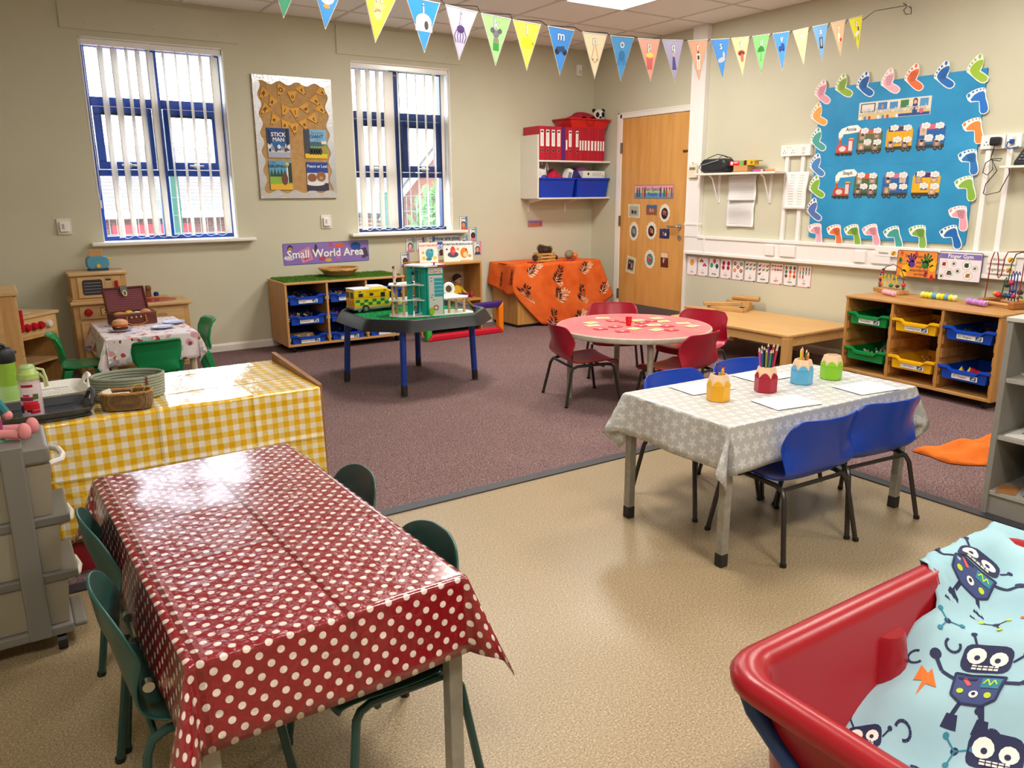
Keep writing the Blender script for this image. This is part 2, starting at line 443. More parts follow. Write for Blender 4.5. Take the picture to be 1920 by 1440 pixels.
window(1, W1, '#1746a6', s1, 'window with navy frame coloured as daylit behind a vertical blind', -1)  # same navy frame as the right window, daylight put into its blue
s2 = [(-2.62, 30, .089), (-2.53, 37, .089), (-2.44, 41, .089), (-2.335, 2, .1), (-2.24, 58, .089), (-2.15, 56, .089), (-2.06, 58, .089), (-1.97, 54, .089), (-1.88, 46, .089), (-1.79, 40, .089)]
window(2, W2, '#15306a', s2, 'window with navy frame coloured as shaded behind a vertical blind', 1)  # same navy frame again, shade put into its darker blue
# ---------------------------------------------------------------- the door
DOORW = wood('#dba35b', '#c98f48', 2, .38, .55)
g = thing('door_1', None, None, (0, 0, 0)); g['kind'] = 'structure'; g['label'] = 'light wood veneer door with grey kick plate'
b = MB().box(-.012, .03, DY[0], DY[1], .008, 2.0, DOORW); obj('leaf', b, g, bevel=.002)
b = MB().box(-.014, -.012, DY[0]+.02, DY[1]-.01, .012, .165, mat('#6f6463', .45, .3)); obj('kick_plate', b, g)
b = MB()
fw = .055
b.box(-.022, .06, DY[0]-.034, DY[0]-.003, 0, 2.045, TRIMW).box(-.022, .06, DY[1]+.003, DY[1]+.034, 0, 2.045, TRIMW).box(-.022, .06, DY[0]-.034, DY[1]+.034, 2.003, 2.045, TRIMW)
b.box(-.022, 0, DY[1]+.034, DY[1]+.075, 0, 2.06, TRIMW).box(-.022, 0, DY[0]-.034, DY[1]+.075, 2.045, 2.06, TRIMW)
obj('frame', b, g, bevel=.004)
for z in (1.72, 1.0, .25):
    obj('hinge', MB().box(-.026, -.013, DY[1]-.008, DY[1]+.016, z-.05, z+.05, mat('#8f8b84', .35, .9)).cyl((-.028, DY[1]+.002, z-.05), (-.028, DY[1]+.002, z+.05), .007, mat('#8f8b84', .35, .9), n=8), g)
hy = DY[0]+.065
b = MB().cyl((-.012, hy, .965), (-.022, hy, .965), .026, STEEL, n=20).tube([(-.02, hy, .965), (-.055, hy, .965), (-.062, hy+.012, .965), (-.062, hy+.12, .965)], .009, STEEL, 10)
obj('lever_handle', b, g, smooth=True)
b = MB().cyl((-.012, hy, .865), (-.02, hy, .865), .026, STEEL, n=20).box(-.0215, -.02, hy-.003, hy+.003, .855, .875, BLACK); obj('lock_rose', b, g)
b = MB().box(-.02, -.012, DY[0]+.005, DY[0]+.05, 1.645, 1.662, mat('#6a5a2c', .4, .8)).cyl((-.022, DY[0]+.05, 1.653), (-.012, DY[0]+.05, 1.653), .011, mat('#6a5a2c', .4, .8)); obj('latch', b, g)
struct('wall_corridor', MB().box(.25, .3, -1.6, -.3, 0, 2.2, mat('#777', .9) if False else WALL))
# ---------------------------------------------------------------- cable trunking
TRK = mat('#f3f0ee', .3)
v = thing('trim_5', None, None); v['kind'] = 'structure'; v['label'] = 'white cable trunking running down beside the door and along the wall'
b = MB().box(-.05, 0, -1.600, -1.440, .88, ZC, TRK).box(-.055, 0, -1.605, -1.585, .88, ZC, TRK).box(-.055, 0, -1.455, -1.437, .88, ZC, TRK); obj('upright_duct', b, v, bevel=.004)
b = MB().box(-.045, 0, -5.6, -1.437, .735, .88, TRK).box(-.055, 0, -5.6, -1.60, .868, .895, TRK).box(-.055, 0, -5.6, -1.437, .722, .748, TRK); obj('level_duct', b, v, bevel=.004)
b = MB().box(-.056, 0, -1.612, -1.43, .985, 1.005, TRK).box(-.056, 0, -1.70, -1.68, .722, .895, TRK); obj('joint_cover', b, v, bevel=.003)
for y in (-2.42, -2.60, -3.25, -3.42):
    obj('faceplate', MB().box(-.062, -.045, y-(.045 if y in (-2.42, -3.25) else .075), y+(.045 if y in (-2.42, -3.25) else .075), .765, .852, TRK), v, bevel=.004)
b = MB()
for y in (-2.505, -2.655): b.box(-.022, 0, y-.016, y+.016, .895, 1.56, TRK)
obj('socket_conduit', b, v)
b = MB()
for y in (-4.06, -4.19): b.box(-.022, 0, y-.016, y+.016, .895, 1.54, TRK)
obj('socket_conduit', b, v)
# ---------------------------------------------------------------- outside
BR = None
def m_brick():
    m, nt, b = nodes('red_brick', .85); co = coord(nt, 'Object', (1, 1, 1), (R(90), 0, 0))
    t = nd(nt, 'ShaderNodeTexBrick', i_Scale=4.4, i_Mortar_Size=.015, i_Color1=lin('#6b3328'), i_Color2=lin('#7c4234'), i_Mortar=lin('#8a786c'))
    nt.links.new(co, t.inputs['Vector']); nt.links.new(t.outputs[0], b.inputs['Base Color']); return m
def m_roof():
    m, nt, b = nodes('roof_tiles', .8); co = coord(nt, 'Object', (1, 1, 1), (R(90), 0, 0))
    t = nd(nt, 'ShaderNodeTexBrick', i_Scale=3.6, i_Mortar_Size=.02, i_Color1=lin('#4b4340'), i_Color2=lin('#58504b'), i_Mortar=lin('#332d2b'))
    nt.links.new(co, t.inputs['Vector']); nt.links.new(t.outputs[0], b.inputs['Base Color']); return m
BR, RF = m_brick(), m_roof()
struct('ground', MB().box(-30, 40, .3, 60, -.8, -.7, mat('#5d5b56', .9)), label='tarmac yard outside the windows')
t = thing('bungalow', 'low red brick building with tiled roof outside the left window', 'building', (-2.6, 9.5, -.7))
obj('wall', MB().box(-2.2, 2.6, 0, 4, 0, 1.7, BR), t)
obj('roof', MB().add([(-2.6, -.35, 1.62), (2.9, -.35, 1.62), (1.9, 2.6, 3.0), (-1.0, 2.6, 3.0), (-2.6, 5, 1.62), (2.9, 5, 1.62)], [(0, 1, 2, 3), (3, 2, 5, 4), (0, 3, 4), (1, 5, 2)], RF), t)
obj('gutter', MB().cyl((-2.6, -.4, 1.62), (2.9, -.4, 1.62), .06, WHITE), t)
obj('downpipe', MB().cyl((-1.3, -.08, 0), (-1.3, -.08, 1.6), .05, WHITE), t)
d = obj('door', MB().box(-1.0, -.1, -.05, 0, .0, 1.45, mat('#a8202c', .5)).box(.0, .4, -.05, 0, .0, 1.45, mat('#a8202c', .5)), t)
d = obj('window', MB().box(1.5, 2.6, -.05, 0, .5, 1.4, WHITE), t); obj('pane', MB().box(1.57, 2.53, -.06, -.05, .57, 1.33, mat('#5d6a76', .15)), d)
t = thing('brick_house', 'red brick gabled house outside the right window', 'building', (.85, 7.2, -.7)); t.scale = (.62, 1, .68)
obj('wall', MB().prism([(0, 0), (5, 0), (5, 2.6), (2.5, 5.0), (0, 2.6)], 0, 4, BR, Matrix.Rotation(R(90), 4, 'X') @ Matrix.Scale(-1, 4, (0, 0, 1))), t)
for sgn, nm in ((1, 'roof'),):
    obj('roof', MB().add([(-.35, -.3, 2.3), (-.35, 4.2, 2.3), (2.5, 4.2, 5.1), (2.5, -.3, 5.1), (5.35, 4.2, 2.3), (5.35, -.3, 2.3)], [(0, 1, 2, 3), (3, 2, 4, 5)], RF), t, solid=.12)
obj('bargeboard', MB().tube([(-.4, -.32, 2.2), (2.5, -.32, 5.05), (5.4, -.32, 2.2)], .09, mat('#b9cfd8', .5), 6), t)
# fence between yard and school
t = thing('mesh_fence', 'green wire mesh fence seen through both windows', 'fence', (0, 3.2, -.7))
GRN = mat('#0f4a3c', .5)
for x in (-4.9, -3.62, -2.3, -1.0, .3, 1.6): obj('post', MB().box(x-.045, x+.045, -.03, .03, 0, 2.35 if x < -3 else 2.0, GRN), t)
b = MB()
for i in range(110): b.cyl((-6+i*.075, -.032, .1), (-6+i*.075, -.032, 1.95), .003, mat('#5d7f76', .5), n=4)
for i in range(10): b.cyl((-6, -.036, .15+i*.2), (2.3, -.036, .15+i*.2), .003, mat('#5d7f76', .5), n=4)
o = obj('wire', b, t); o['kind'] = 'stuff'
def leafball(n, r, m, s=.12):
    b = MB()
    for i in range(n):
        d = Vector((random.gauss(0, 1), random.gauss(0, 1), random.gauss(0, 1))).normalized()*random.uniform(.45, 1)
        p = Vector((d.x*r[0], d.y*r[1], d.z*r[2])); M = Matrix.Translation(p) @ Euler((random.uniform(0, 6), random.uniform(0, 6), 0)).to_matrix().to_4x4()
        b.add([(-s, 0, 0), (0, -s*.4, .02), (s, 0, 0), (0, s*.4, .02)], [(0, 1, 2, 3)], m, M)
    return b
LEAF = mat('#4f7a3c', .6, var=.3)
t = thing('shrub', 'leafy green bush in front of the brick house', 'bush', (1.5, 6.2, -.7)); o = obj('foliage', leafball(900, (.7, .5, 1.1), LEAF).cyl((0, 0, -1.1), (0, 0, 0), .05, mat('#4a3a2a', .8)), t); o.location = (0, 0, 1.1)
t = thing('garden_tree', 'green tree beside the low building outside the left window', 'tree', (-7.2, 12.5, -.7)); o = obj('foliage', leafball(900, (1.5, 1.2, 1.4), LEAF, .2).cyl((0, 0, -1.6), (0, 0, 0), .09, mat('#4a3a2a', .8)), t); o.location = (0, 0, 1.6)
t = thing('parked_car', 'silver car parked outside the right window', 'car', (-1.2, 4.6, -.7), R(8))
prof = [(-1.9, .35), (1.9, .35), (1.95, .75), (1.3, .9), (.7, 1.4), (-.9, 1.42), (-1.6, .98), (-1.95, .8)]
obj('body', MB().prism(prof, -.8, .8, mat('#8fb0bd', .25, .4), Matrix.Rotation(R(90), 4, 'X')), t, bevel=.08)
obj('side_window', MB().prism([(-1.2, .98), (1.0, .95), (.62, 1.3), (-.85, 1.32)], .795, .81, mat('#1c262c', .1), Matrix.Rotation(R(90), 4, 'X')), t)
for x in (-1.2, 1.2): obj('wheel', MB().cyl((x, -.83, .33), (x, -.6, .33), .33, BLACK, n=20).cyl((x, -.835, .33), (x, -.82, .33), .2, STEEL, n=16), t)
# ================================================================ CHAIRS
def shell_chair(name, label, group, hexc, tube_hex, w, d, hs, H, style='poly', rough=.3):
    t = thing(name, label, 'chair', group=group)
    m = mat(hexc, rough, spec=.5); tm = mat(tube_hex, .35, spec=.6)
    # profile from front lip to top of the back: (y, z, half width factor)
    if style == 'poly':
        P = [(d*.5, hs-.035, .88), (d*.5-.004, hs-.012, .92), (d*.42, hs+.002, .94), (d*.15, hs-.004, .95), (-d*.18, hs-.010, .96), (-d*.36, hs+.002, .98), (-d*.44, hs+.030, 1.0), (-d*.48, hs+.07, 1.015), (-d*.52, hs+.12, 1.02), (-d*.57, H-.05, 1.0), (-d*.60, H-.012, .985), (-d*.605, H, .955)]
    else:
        P = [(d*.5, hs-.03, .88), (d*.49, hs-.008, .95), (d*.36, hs+.002, 1.0), (d*.1, hs-.004, 1.0), (-d*.2, hs-.008, .97), (-d*.38, hs+.006, .9), (-d*.46, hs+.05, .84), (-d*.50, hs+.10, .86), (-d*.53, hs+.14, .90), (-d*.56, H-.08, .88), (-d*.575, H-.05, .80), (-d*.585, H-.025, .66), (-d*.592, H-.008, .45), (-d*.595, H, .20)]
    def interp(u):
        x = u*(len(P)-1); i = min(int(x), len(P)-2); f = x-i
        def cr(k):
            p0, p1, p2, p3 = (P[max(i-1, 0)][k], P[i][k], P[i+1][k], P[min(i+2, len(P)-1)][k])
            return .5*((2*p1)+(-p0+p2)*f+(2*p0-5*p1+4*p2-p3)*f*f+(-p0+3*p1-3*p2+p3)*f**3)
        return cr(0), cr(1), cr(2)
    wrap = .06 if style == 'poly' else .055
    def fn(u, v):
        y, z, k = interp(u); s = (v-.5)*2
        # rounded upper corners of the back
        hw = w/2*k
        back = max(0.0, min(1.0, (z-hs-.03)/(.1)))
        x = hw*s
        yy = y+back*wrap*((abs(s)*min(1, k))**2.2)
        zz = z+(1-back)*.012*(abs(s)**3)
        if style == 'poly' and z > H-.09: zz = z-max(0, abs(s)-.80)**2*(.85)*((z-(H-.09))/.09)
        return (x, yy, zz)
    b = MB().grid(fn, 33, 14, m)
    # underside ribs of the polypropylene shell
    o = obj('seat_shell', b, t, smooth=True, solid=.007, soff=0, angle=80)
    q = o.modifiers.new('soft', 'SUBSURF'); q.levels = 0; q.render_levels = 1
    r = .0095
    for s in (-1, 1):
        xs = s*(w*.43); xb = s*(w*.53)
        ft = [(xb, d*.52, 0), (xs*1.08, d*.40, hs-.035), (xs*1.05, d*.36, hs-.020), (xs, d*.28, hs-.017), (xs, 0, hs-.017)]
        rr = [(xs, 0, hs-.017), (xs, -d*.28, hs-.020), (xs*1.04, -d*.38, hs-.030), (xs*1.08, -d*.42, hs-.055), (xb*1.02, -d*.54, 0)]
        obj('leg', MB().tube(ft, r, tm, 8).cyl((xb, d*.52, 0), (xb*.998, d*.516, .012), r*1.25, BLACK, n=8), t, smooth=True)
        obj('leg', MB().tube(rr, r, tm, 8).cyl((xb*1.02, -d*.54, 0), (xb*1.018, -d*.536, .012), r*1.25, BLACK, n=8), t, smooth=True)
        if style != 'poly': obj('bolt', MB().cyl((s*(w*.40), -d*.36, hs+.085), (s*(w*.455), -d*.36, hs+.085), .011, STEEL, n=14), t)
    for y in (d*.22, -d*.36):
        obj('stretcher', MB().cyl((-w*.43, y, hs-.03), (w*.43, y, hs-.03), r*.85, tm, n=8), t)
    return t
def put(t, x, y, deg, label):
    t.location = (x, y, 0); t.rotation_euler = (0, 0, R(deg)); t['label'] = label; return t
def row(make, places):
    p = make()
    for i, (x, y, a, lab) in enumerate(places): put(p if i == 0 else dup(p), x, y, a, lab)
row(lambda: shell_chair('school_chair', '', 'red chairs at the round table', '#a4122c', '#2a2724', .375, .35, .266, .495, 'poly', .28), [
    (-2.435, -2.925, -105, 'red plastic chair left of the round table, beside the tray table'),
    (-2.12, -3.46, 9, 'red plastic chair with its back to the camera, nearest the white star table'),
    (-1.60, -3.06, 104, 'red plastic chair between the round table and the low wooden table'),
    (-1.80, -2.50, 146, 'red plastic chair on the far side of the round table, before the door')])
row(lambda: shell_chair('school_chair', '', 'blue chairs at the star cloth table', '#0b3fb0', '#2b2622', .375, .35, .288, .525, 'poly', .25), [
    (-3.095, -4.985, -2, 'blue plastic chair with its back to the camera, left of the near pair'),
    (-2.69, -4.985, -6, 'blue plastic chair with its back to the camera, right of the near pair'),
    (-3.075, -4.53, 181, 'blue plastic chair on the far side of the star cloth table, behind the yellow pot'),
    (-2.655, -4.53, 179, 'blue plastic chair on the far side of the star cloth table, behind the red pot')])
row(lambda: shell_chair('stacking_chair', '', 'dark green chairs at the dotted table', '#1c4a45', '#173f3b', .345, .30, .295, .545, 'tomb', .32), [
    (-5.22, -4.71, -88, 'dark green chair left of the red dotted table, farther of the left pair'),
    (-5.235, -5.12, -91, 'dark green chair left of the red dotted table, nearer of the left pair'),
    (-4.87, -4.80, 90, 'dark green chair right of the red dotted table, farther of the right pair'),
    (-4.885, -5.27, 92, 'dark green chair right of the red dotted table, nearer of the right pair')])
# small one-piece chairs of the play kitchen
def play_chair():
    t = thing('play_chair', '', 'chair', group='bright green play chairs'); m = mat('#0b8a4c', .3)
    w, d, hs, H = .27, .27, .235, .445
    P = [(d*.5, hs-.03, .92), (d*.5, hs-.005, .97), (d*.25, hs, 1), (-d*.2, hs-.004, .97), (-d*.40, hs+.004, .9), (-d*.46, hs+.05, .86), (-d*.48, hs+.09, 1.0), (-d*.52, hs+.15, 1.05), (-d*.60, H-.012, 1.03), (-d*.68, H, .98)]
    def fn(u, v):
        x = u*(len(P)-1); i = min(int(x), len(P)-2); f = x-i; f = f*f*(3-2*f)*.5+f*.5
        y, z, k = (P[i][q]*(1-f)+P[i+1][q]*f for q in range(3)); s = (v-.5)*2
        back = max(0, min(1, (z-hs-.02)/.06))
        return (w/2*k*s, y+back*.035*abs(s)**2.5, z+(1-back)*.008*abs(s)**3-back*.02*max(0, abs(s)-.7)**2*4*((z-hs)/(H-hs)))
    obj('seat_shell', MB().grid(fn, 36, 12, m), t, smooth=True, solid=.012, soff=0, angle=80)
    for sx in (-1, 1):
        for sy in (-1, 1):
            b = MB(); x, y = sx*w*.36, sy*d*.30; X, Y = sx*w*.52, sy*d*.52
            b.add([(x-.03, y-.025, hs-.01), (x+.03, y-.025, hs-.01), (x+.03, y+.025, hs-.01), (x-.03, y+.025, hs-.01), (X-.014, Y-.014, 0), (X+.014, Y-.014, 0), (X+.014, Y+.014, 0), (X-.014, Y+.014, 0)],
                  [(0, 1, 2, 3), (7, 6, 5, 4), (0, 4, 5, 1), (1, 5, 6, 2), (2, 6, 7, 3), (3, 7, 4, 0)], m); obj('leg', b, t, bevel=.006)
    return t
row(play_chair, [(-4.745, -1.60, 4, 'bright green play chair with its back to the camera at the play table'),
                 (-5.10, -1.15, -92, 'bright green play chair seen from the side, between stove and play table'),
                 (-4.42, -1.02, 92, 'bright green play chair on the right of the play table')])

# ================================================================ TABLES AND CLOTHS
def drape(a, b, over, m, nx=56, ny=44, f0=.06, f1=.35, rip=.006, k=26, fold=0.0, gap=.0015, ruck=0.0):
    x0, x1, y0, y1 = over; mb = MB()
    def spread(lo, hi, e0, e1, n):
        out = []
        for i in range(n+1): out.append(lo+(hi-lo)*i/n)
        for e in (e0, e1):
            for dd in (-.012, -.004, .004, .014): out.append(e+dd)
        return sorted(v for v in set(out) if lo <= v <= hi)
    U = spread(-a-x0, a+x1, -a, a, nx); V = spread(-b-y0, b+y1, -b, b, ny)
    rnd = random.Random(3)
    ph = [rnd.uniform(0, 6.28) for _ in range(8)]
    vs = []; us = []
    for u in U:
        for v in V:
            du = max(0, abs(u)-a); dv = max(0, abs(v)-b); sx = 1 if u > 0 else -1; sy = 1 if v > 0 else -1
            x = max(-a, min(a, u)); y = max(-b, min(b, v)); z = gap
            if du == 0 and dv == 0:
                z += ruck*(math.sin(u*23+ph[0])*math.sin(v*19+ph[1])*.5+.5)
            r = math.hypot(du, dv)
            if r > 0:
                th = math.atan2(dv, du); s2 = math.sin(2*th)
                fl = f0+f1*s2
                out = r*fl+.004
                w = rip*(r/.15)*(math.sin(k*v+ph[2])*math.cos(th)**2+math.sin(k*u+ph[3])*math.sin(th)**2)
                if s2 > .02: w += fold*r*math.sin(4*th+.6)
                out += w
                x += sx*out*math.cos(th); y += sy*out*math.sin(th)
                z -= math.sqrt(max(0, r*r-min(r, abs(out))**2*.6))
            vs.append((x, y, z)); us.append((u, v))
    n = len(V); fs = [(i*n+j, (i+1)*n+j, (i+1)*n+j+1, i*n+j+1) for i in range(len(U)-1) for j in range(n-1)]
    return mb.add(vs, fs, m, None, us)
def uvn(nt):
    t = nt.nodes.new('ShaderNodeUVMap'); s = nt.nodes.new('ShaderNodeSeparateXYZ'); nt.links.new(t.outputs[0], s.inputs[0]); return t.outputs[0], s.outputs[0], s.outputs[1]
def m_dots():
    m, nt, b = nodes('red_dotted_oilcloth', .28, 0, .5); uv, X, Y = uvn(nt); p = .0275
    a = math_(nt, 'DIVIDE', math_(nt, 'ADD', X, Y), p*1.414); c = math_(nt, 'DIVIDE', math_(nt, 'SUBTRACT', X, Y), p*1.414)
    fx = math_(nt, 'SUBTRACT', math_(nt, 'FRACT', a), .5); fy = math_(nt, 'SUBTRACT', math_(nt, 'FRACT', c), .5)
    d = math_(nt, 'SQRT', math_(nt, 'ADD', math_(nt, 'MULTIPLY', fx, fx), math_(nt, 'MULTIPLY', fy, fy)))
    k = ramp(nt, d, ((.235, (1, 1, 1, 1)), (.262, (0, 0, 0, 1))))
    nt.links.new(mixc(nt, k, '#850a18', '#e2d3cb'), b.inputs['Base Color'])
    b.inputs['Coat Weight'].default_value = .9; b.inputs['Coat Roughness'].default_value = .13
    # packing creases: raised lines across the cloth, and fine crumple
    def crease(co, offs):
        out = None
        for o in offs:
            q = math_(nt, 'SUBTRACT', 1.0, math_(nt, 'MULTIPLY', math_(nt, 'ABSOLUTE', math_(nt, 'SUBTRACT', co, o)), 90.0)); q = math_(nt, 'MAXIMUM', q, 0)
            out = q if out is None else math_(nt, 'MAXIMUM', out, q)
        return out
    cr = math_(nt, 'MAXIMUM', crease(X, (-.14, .135)), crease(Y, (-.36, -.02, .25, .47)))
    n1 = noise(nt, uv, 16, 3, .55); n2 = noise(nt, uv, 55, 2, .5)
    h = math_(nt, 'ADD', math_(nt, 'MULTIPLY', cr, .5), math_(nt, 'ADD', math_(nt, 'MULTIPLY', n1, .9), math_(nt, 'MULTIPLY', n2, .25)))
    bump(nt, b, h, 1.0, .015); return m
def m_gingham():
    m, nt, b = nodes('yellow_gingham_oilcloth', .14, 0, .6); uv, X, Y = uvn(nt); p = .042
    def st(co): return math_(nt, 'GREATER_THAN', math_(nt, 'FRACT', math_(nt, 'DIVIDE', co, p)), .5)
    s = math_(nt, 'MULTIPLY', math_(nt, 'ADD', st(X), st(Y)), .5)
    nt.links.new(ramp(nt, s, ((0.0, '#efe6dd'), (.5, '#e8ca6c'), (1.0, '#e4ac06'))), b.inputs['Base Color'])
    b.inputs['Coat Weight'].default_value = .8; b.inputs['Coat Roughness'].default_value = .08
    def crease(co, offs):
        out = None
        for o in offs:
            q = math_(nt, 'MAXIMUM', math_(nt, 'SUBTRACT', 1.0, math_(nt, 'MULTIPLY', math_(nt, 'ABSOLUTE', math_(nt, 'SUBTRACT', co, o)), 80.0)), 0)
            out = q if out is None else math_(nt, 'MAXIMUM', out, q)
        return out
    cr = math_(nt, 'MAXIMUM', crease(X, (-.3, .05, .38)), crease(Y, (-.5, -.1, .2)))
    h = math_(nt, 'ADD', math_(nt, 'MULTIPLY', cr, .5), noise(nt, uv, 11, 4, .55)); bump(nt, b, h, .6, .014); return m
def m_stars():
    m, nt, b = nodes('grey_star_oilcloth', .35, 0, .4); uv, X, Y = uvn(nt); p = .048
    row_ = math_(nt, 'FLOOR', math_(nt, 'DIVIDE', Y, p)); sh = math_(nt, 'MULTIPLY', math_(nt, 'FRACT', math_(nt, 'MULTIPLY', row_, .5)), 1.0)
    fx = math_(nt, 'SUBTRACT', math_(nt, 'FRACT', math_(nt, 'ADD', math_(nt, 'DIVIDE', X, p), sh)), .5); fy = math_(nt, 'SUBTRACT', math_(nt, 'FRACT', math_(nt, 'DIVIDE', Y, p)), .5)
    r = math_(nt, 'SQRT', math_(nt, 'ADD', math_(nt, 'MULTIPLY', fx, fx), math_(nt, 'MULTIPLY', fy, fy)))
    an = math_(nt, 'ARCTAN2', fy, fx)
    lim = math_(nt, 'ADD', .29, math_(nt, 'MULTIPLY', math_(nt, 'COSINE', math_(nt, 'MULTIPLY', math_(nt, 'ADD', an, .5), 5.0)), .13))
    k = math_(nt, 'LESS_THAN', r, lim)
    nt.links.new(mixc(nt, k, '#babab8', '#d6d5d3'), b.inputs['Base Color'])
    bump(nt, b, noise(nt, uv, 12, 3), .25, .008); return m
def m_floral(base, spots, sc, name):
    m, nt, b = nodes(name, .6); uv, X, Y = uvn(nt); c = base
    for i, (hx, s, th) in enumerate(spots):
        v = nd(nt, 'ShaderNodeTexVoronoi', i_Scale=s*sc, i_Randomness=.9); mp = nd(nt, 'ShaderNodeMapping', i_Location=(i*3.7, i*1.9, 0)); nt.links.new(uv, mp.inputs[0])
        w = nd(nt, 'ShaderNodeTexNoise', i_Scale=s*sc*2.5); nt.links.new(mp.outputs[0], w.inputs['Vector'])
        nt.links.new(mp.outputs[0], v.inputs['Vector'])
        dd = math_(nt, 'ADD', v.outputs['Distance'], math_(nt, 'MULTIPLY', math_(nt, 'SUBTRACT', w.outputs[0], .5), .35))
        k = math_(nt, 'LESS_THAN', dd, th); c = mixc(nt, k, c, hx)
    nt.links.new(c, b.inputs['Base Color']); bump(nt, b, noise(nt, uv, 14, 3), .3, .01); return m
LEGG = mat('#9b988e', .45, .25, var=.12, vs=40.0)
def school_table(label, loc, rz, a, b, H):
    t = thing('classroom_table', label, 'table', loc, rz)
    obj('tabletop', MB().box(-a, a, -b, b, H-.022, H, mat('#b9b4a8', .5)), t, bevel=.004)
    for sx in (-1, 1):
        for sy in (-1, 1):
            x, y = sx*(a-.022), sy*(b-.022); q = .016
            l = obj('leg', MB().box(x-q, x+q, y-q, y+q, .012, H-.022, LEGG), t, bevel=.003)
            obj('rubber_foot', MB().box(x-q-.001, x+q+.001, y-q-.001, y+q+.001, 0, .05, mat('#26231f', .7)), l, bevel=.003)
    for sy in (-1, 1): obj('rail', MB().box(-a+.038, a-.038, sy*(b-.03)-.01, sy*(b-.03)+.01, H-.062, H-.022, LEGG), t)
    for sx in (-1, 1): obj('rail', MB().box(sx*(a-.03)-.01, sx*(a-.03)+.01, -b+.038, b-.038, H-.062, H-.022, LEGG), t)
    return t
school_table('rectangular classroom table with grey metal legs under the star cloth', (-2.965, -4.80, 0), R(-2), .525, .275, .522)
single('tablecloth', drape(.525, .275, (.16, .16, .165, .165), m_stars(), f0=.10, f1=.16, rip=.008, k=18, fold=.28), 'pale grey oilcloth printed with white stars over the rectangular table', 'tablecloth', (-2.965, -4.80, .522), R(-2), smooth=True, solid=.0015, angle=70)
school_table('rectangular classroom table with grey metal legs under the red dotted cloth', (-5.045, -4.93, 0), R(91.5), .54, .272, .522)
o = drape(.54, .272, (.165, .165, .17, .17), m_dots(), f0=.14, f1=.34, rip=.004, k=13, fold=.12, ruck=.0015)
single('tablecloth', o, 'glossy red oilcloth with white dots and packing creases', 'tablecloth', (-5.045, -4.93, .522), R(91.5), smooth=True, solid=.0015, angle=70)
# round table
t = thing('round_table', 'round table with worn pink-red top and grey rim', 'table', (-2.13, -3.06, 0), R(17.6))
def m_roundtop():
    m, nt, b = nodes('worn_red_laminate', .4); co = coord(nt); n = noise(nt, co, 5, 4, .6)
    nt.links.new(ramp(nt, n, ((.3, '#e0656a'), (.7, '#ee8486'))), b.inputs['Base Color']); return m
obj('tabletop', MB().lathe([(.4, .446), (.482, .446), (.484, .461), (.478, .4625), (.01, .4625)], m_roundtop(), 64), t)
obj('rim', MB().lathe([(.46, .428), (.487, .428), (.492, .434), (.492, .456), (.487, .4615), (.4835, .4615), (.4835, .45), (.46, .45)], mat('#c4bfae', .55, var=.1, vs=30.0), 64), t, smooth=True)
for q in range(4):
    a = R(45+90*q)+R(108)-R(17.6); c, s = math.cos(a), math.sin(a)
    M = Matrix.Rotation(a, 4, 'Z')
    obj('leg', MB().tube([(.41, 0, 0), (.405, 0, .33), (.40, 0, .385), (.375, 0, .415), (.30, 0, .424)], .019, mat('#a9a593', .5, .1, var=.1, vs=40.0), 10, M), t, smooth=True)
# low wooden table by the right wall
OAK = wood('#d8ab6c', '#c8995a', 1, .4); OAKZ = wood('#cf9f60', '#bd8c4d', 2, .45)
t = thing('low_table', 'low light wood table against the right wall', 'table', (-.455, -2.69, 0))
obj('tabletop', MB().box(-.395, .395, -.585, .585, .270, .292, OAK), t, bevel=.006)
for sx in (-1, 1):
    for sy in (-1, 1): obj('leg', MB().box(sx*.365-.03, sx*.365+.03, sy*.555-.03, sy*.555+.03, 0, .27, OAKZ), t, bevel=.006)
for sy in (-1, 1): obj('apron', MB().box(-.335, .335, sy*.56-.011, sy*.56+.011, .205, .27, OAK), t)
for sx in (-1, 1): obj('apron', MB().box(sx*.37-.011, sx*.37+.011, -.525, .525, .205, .27, OAK), t)

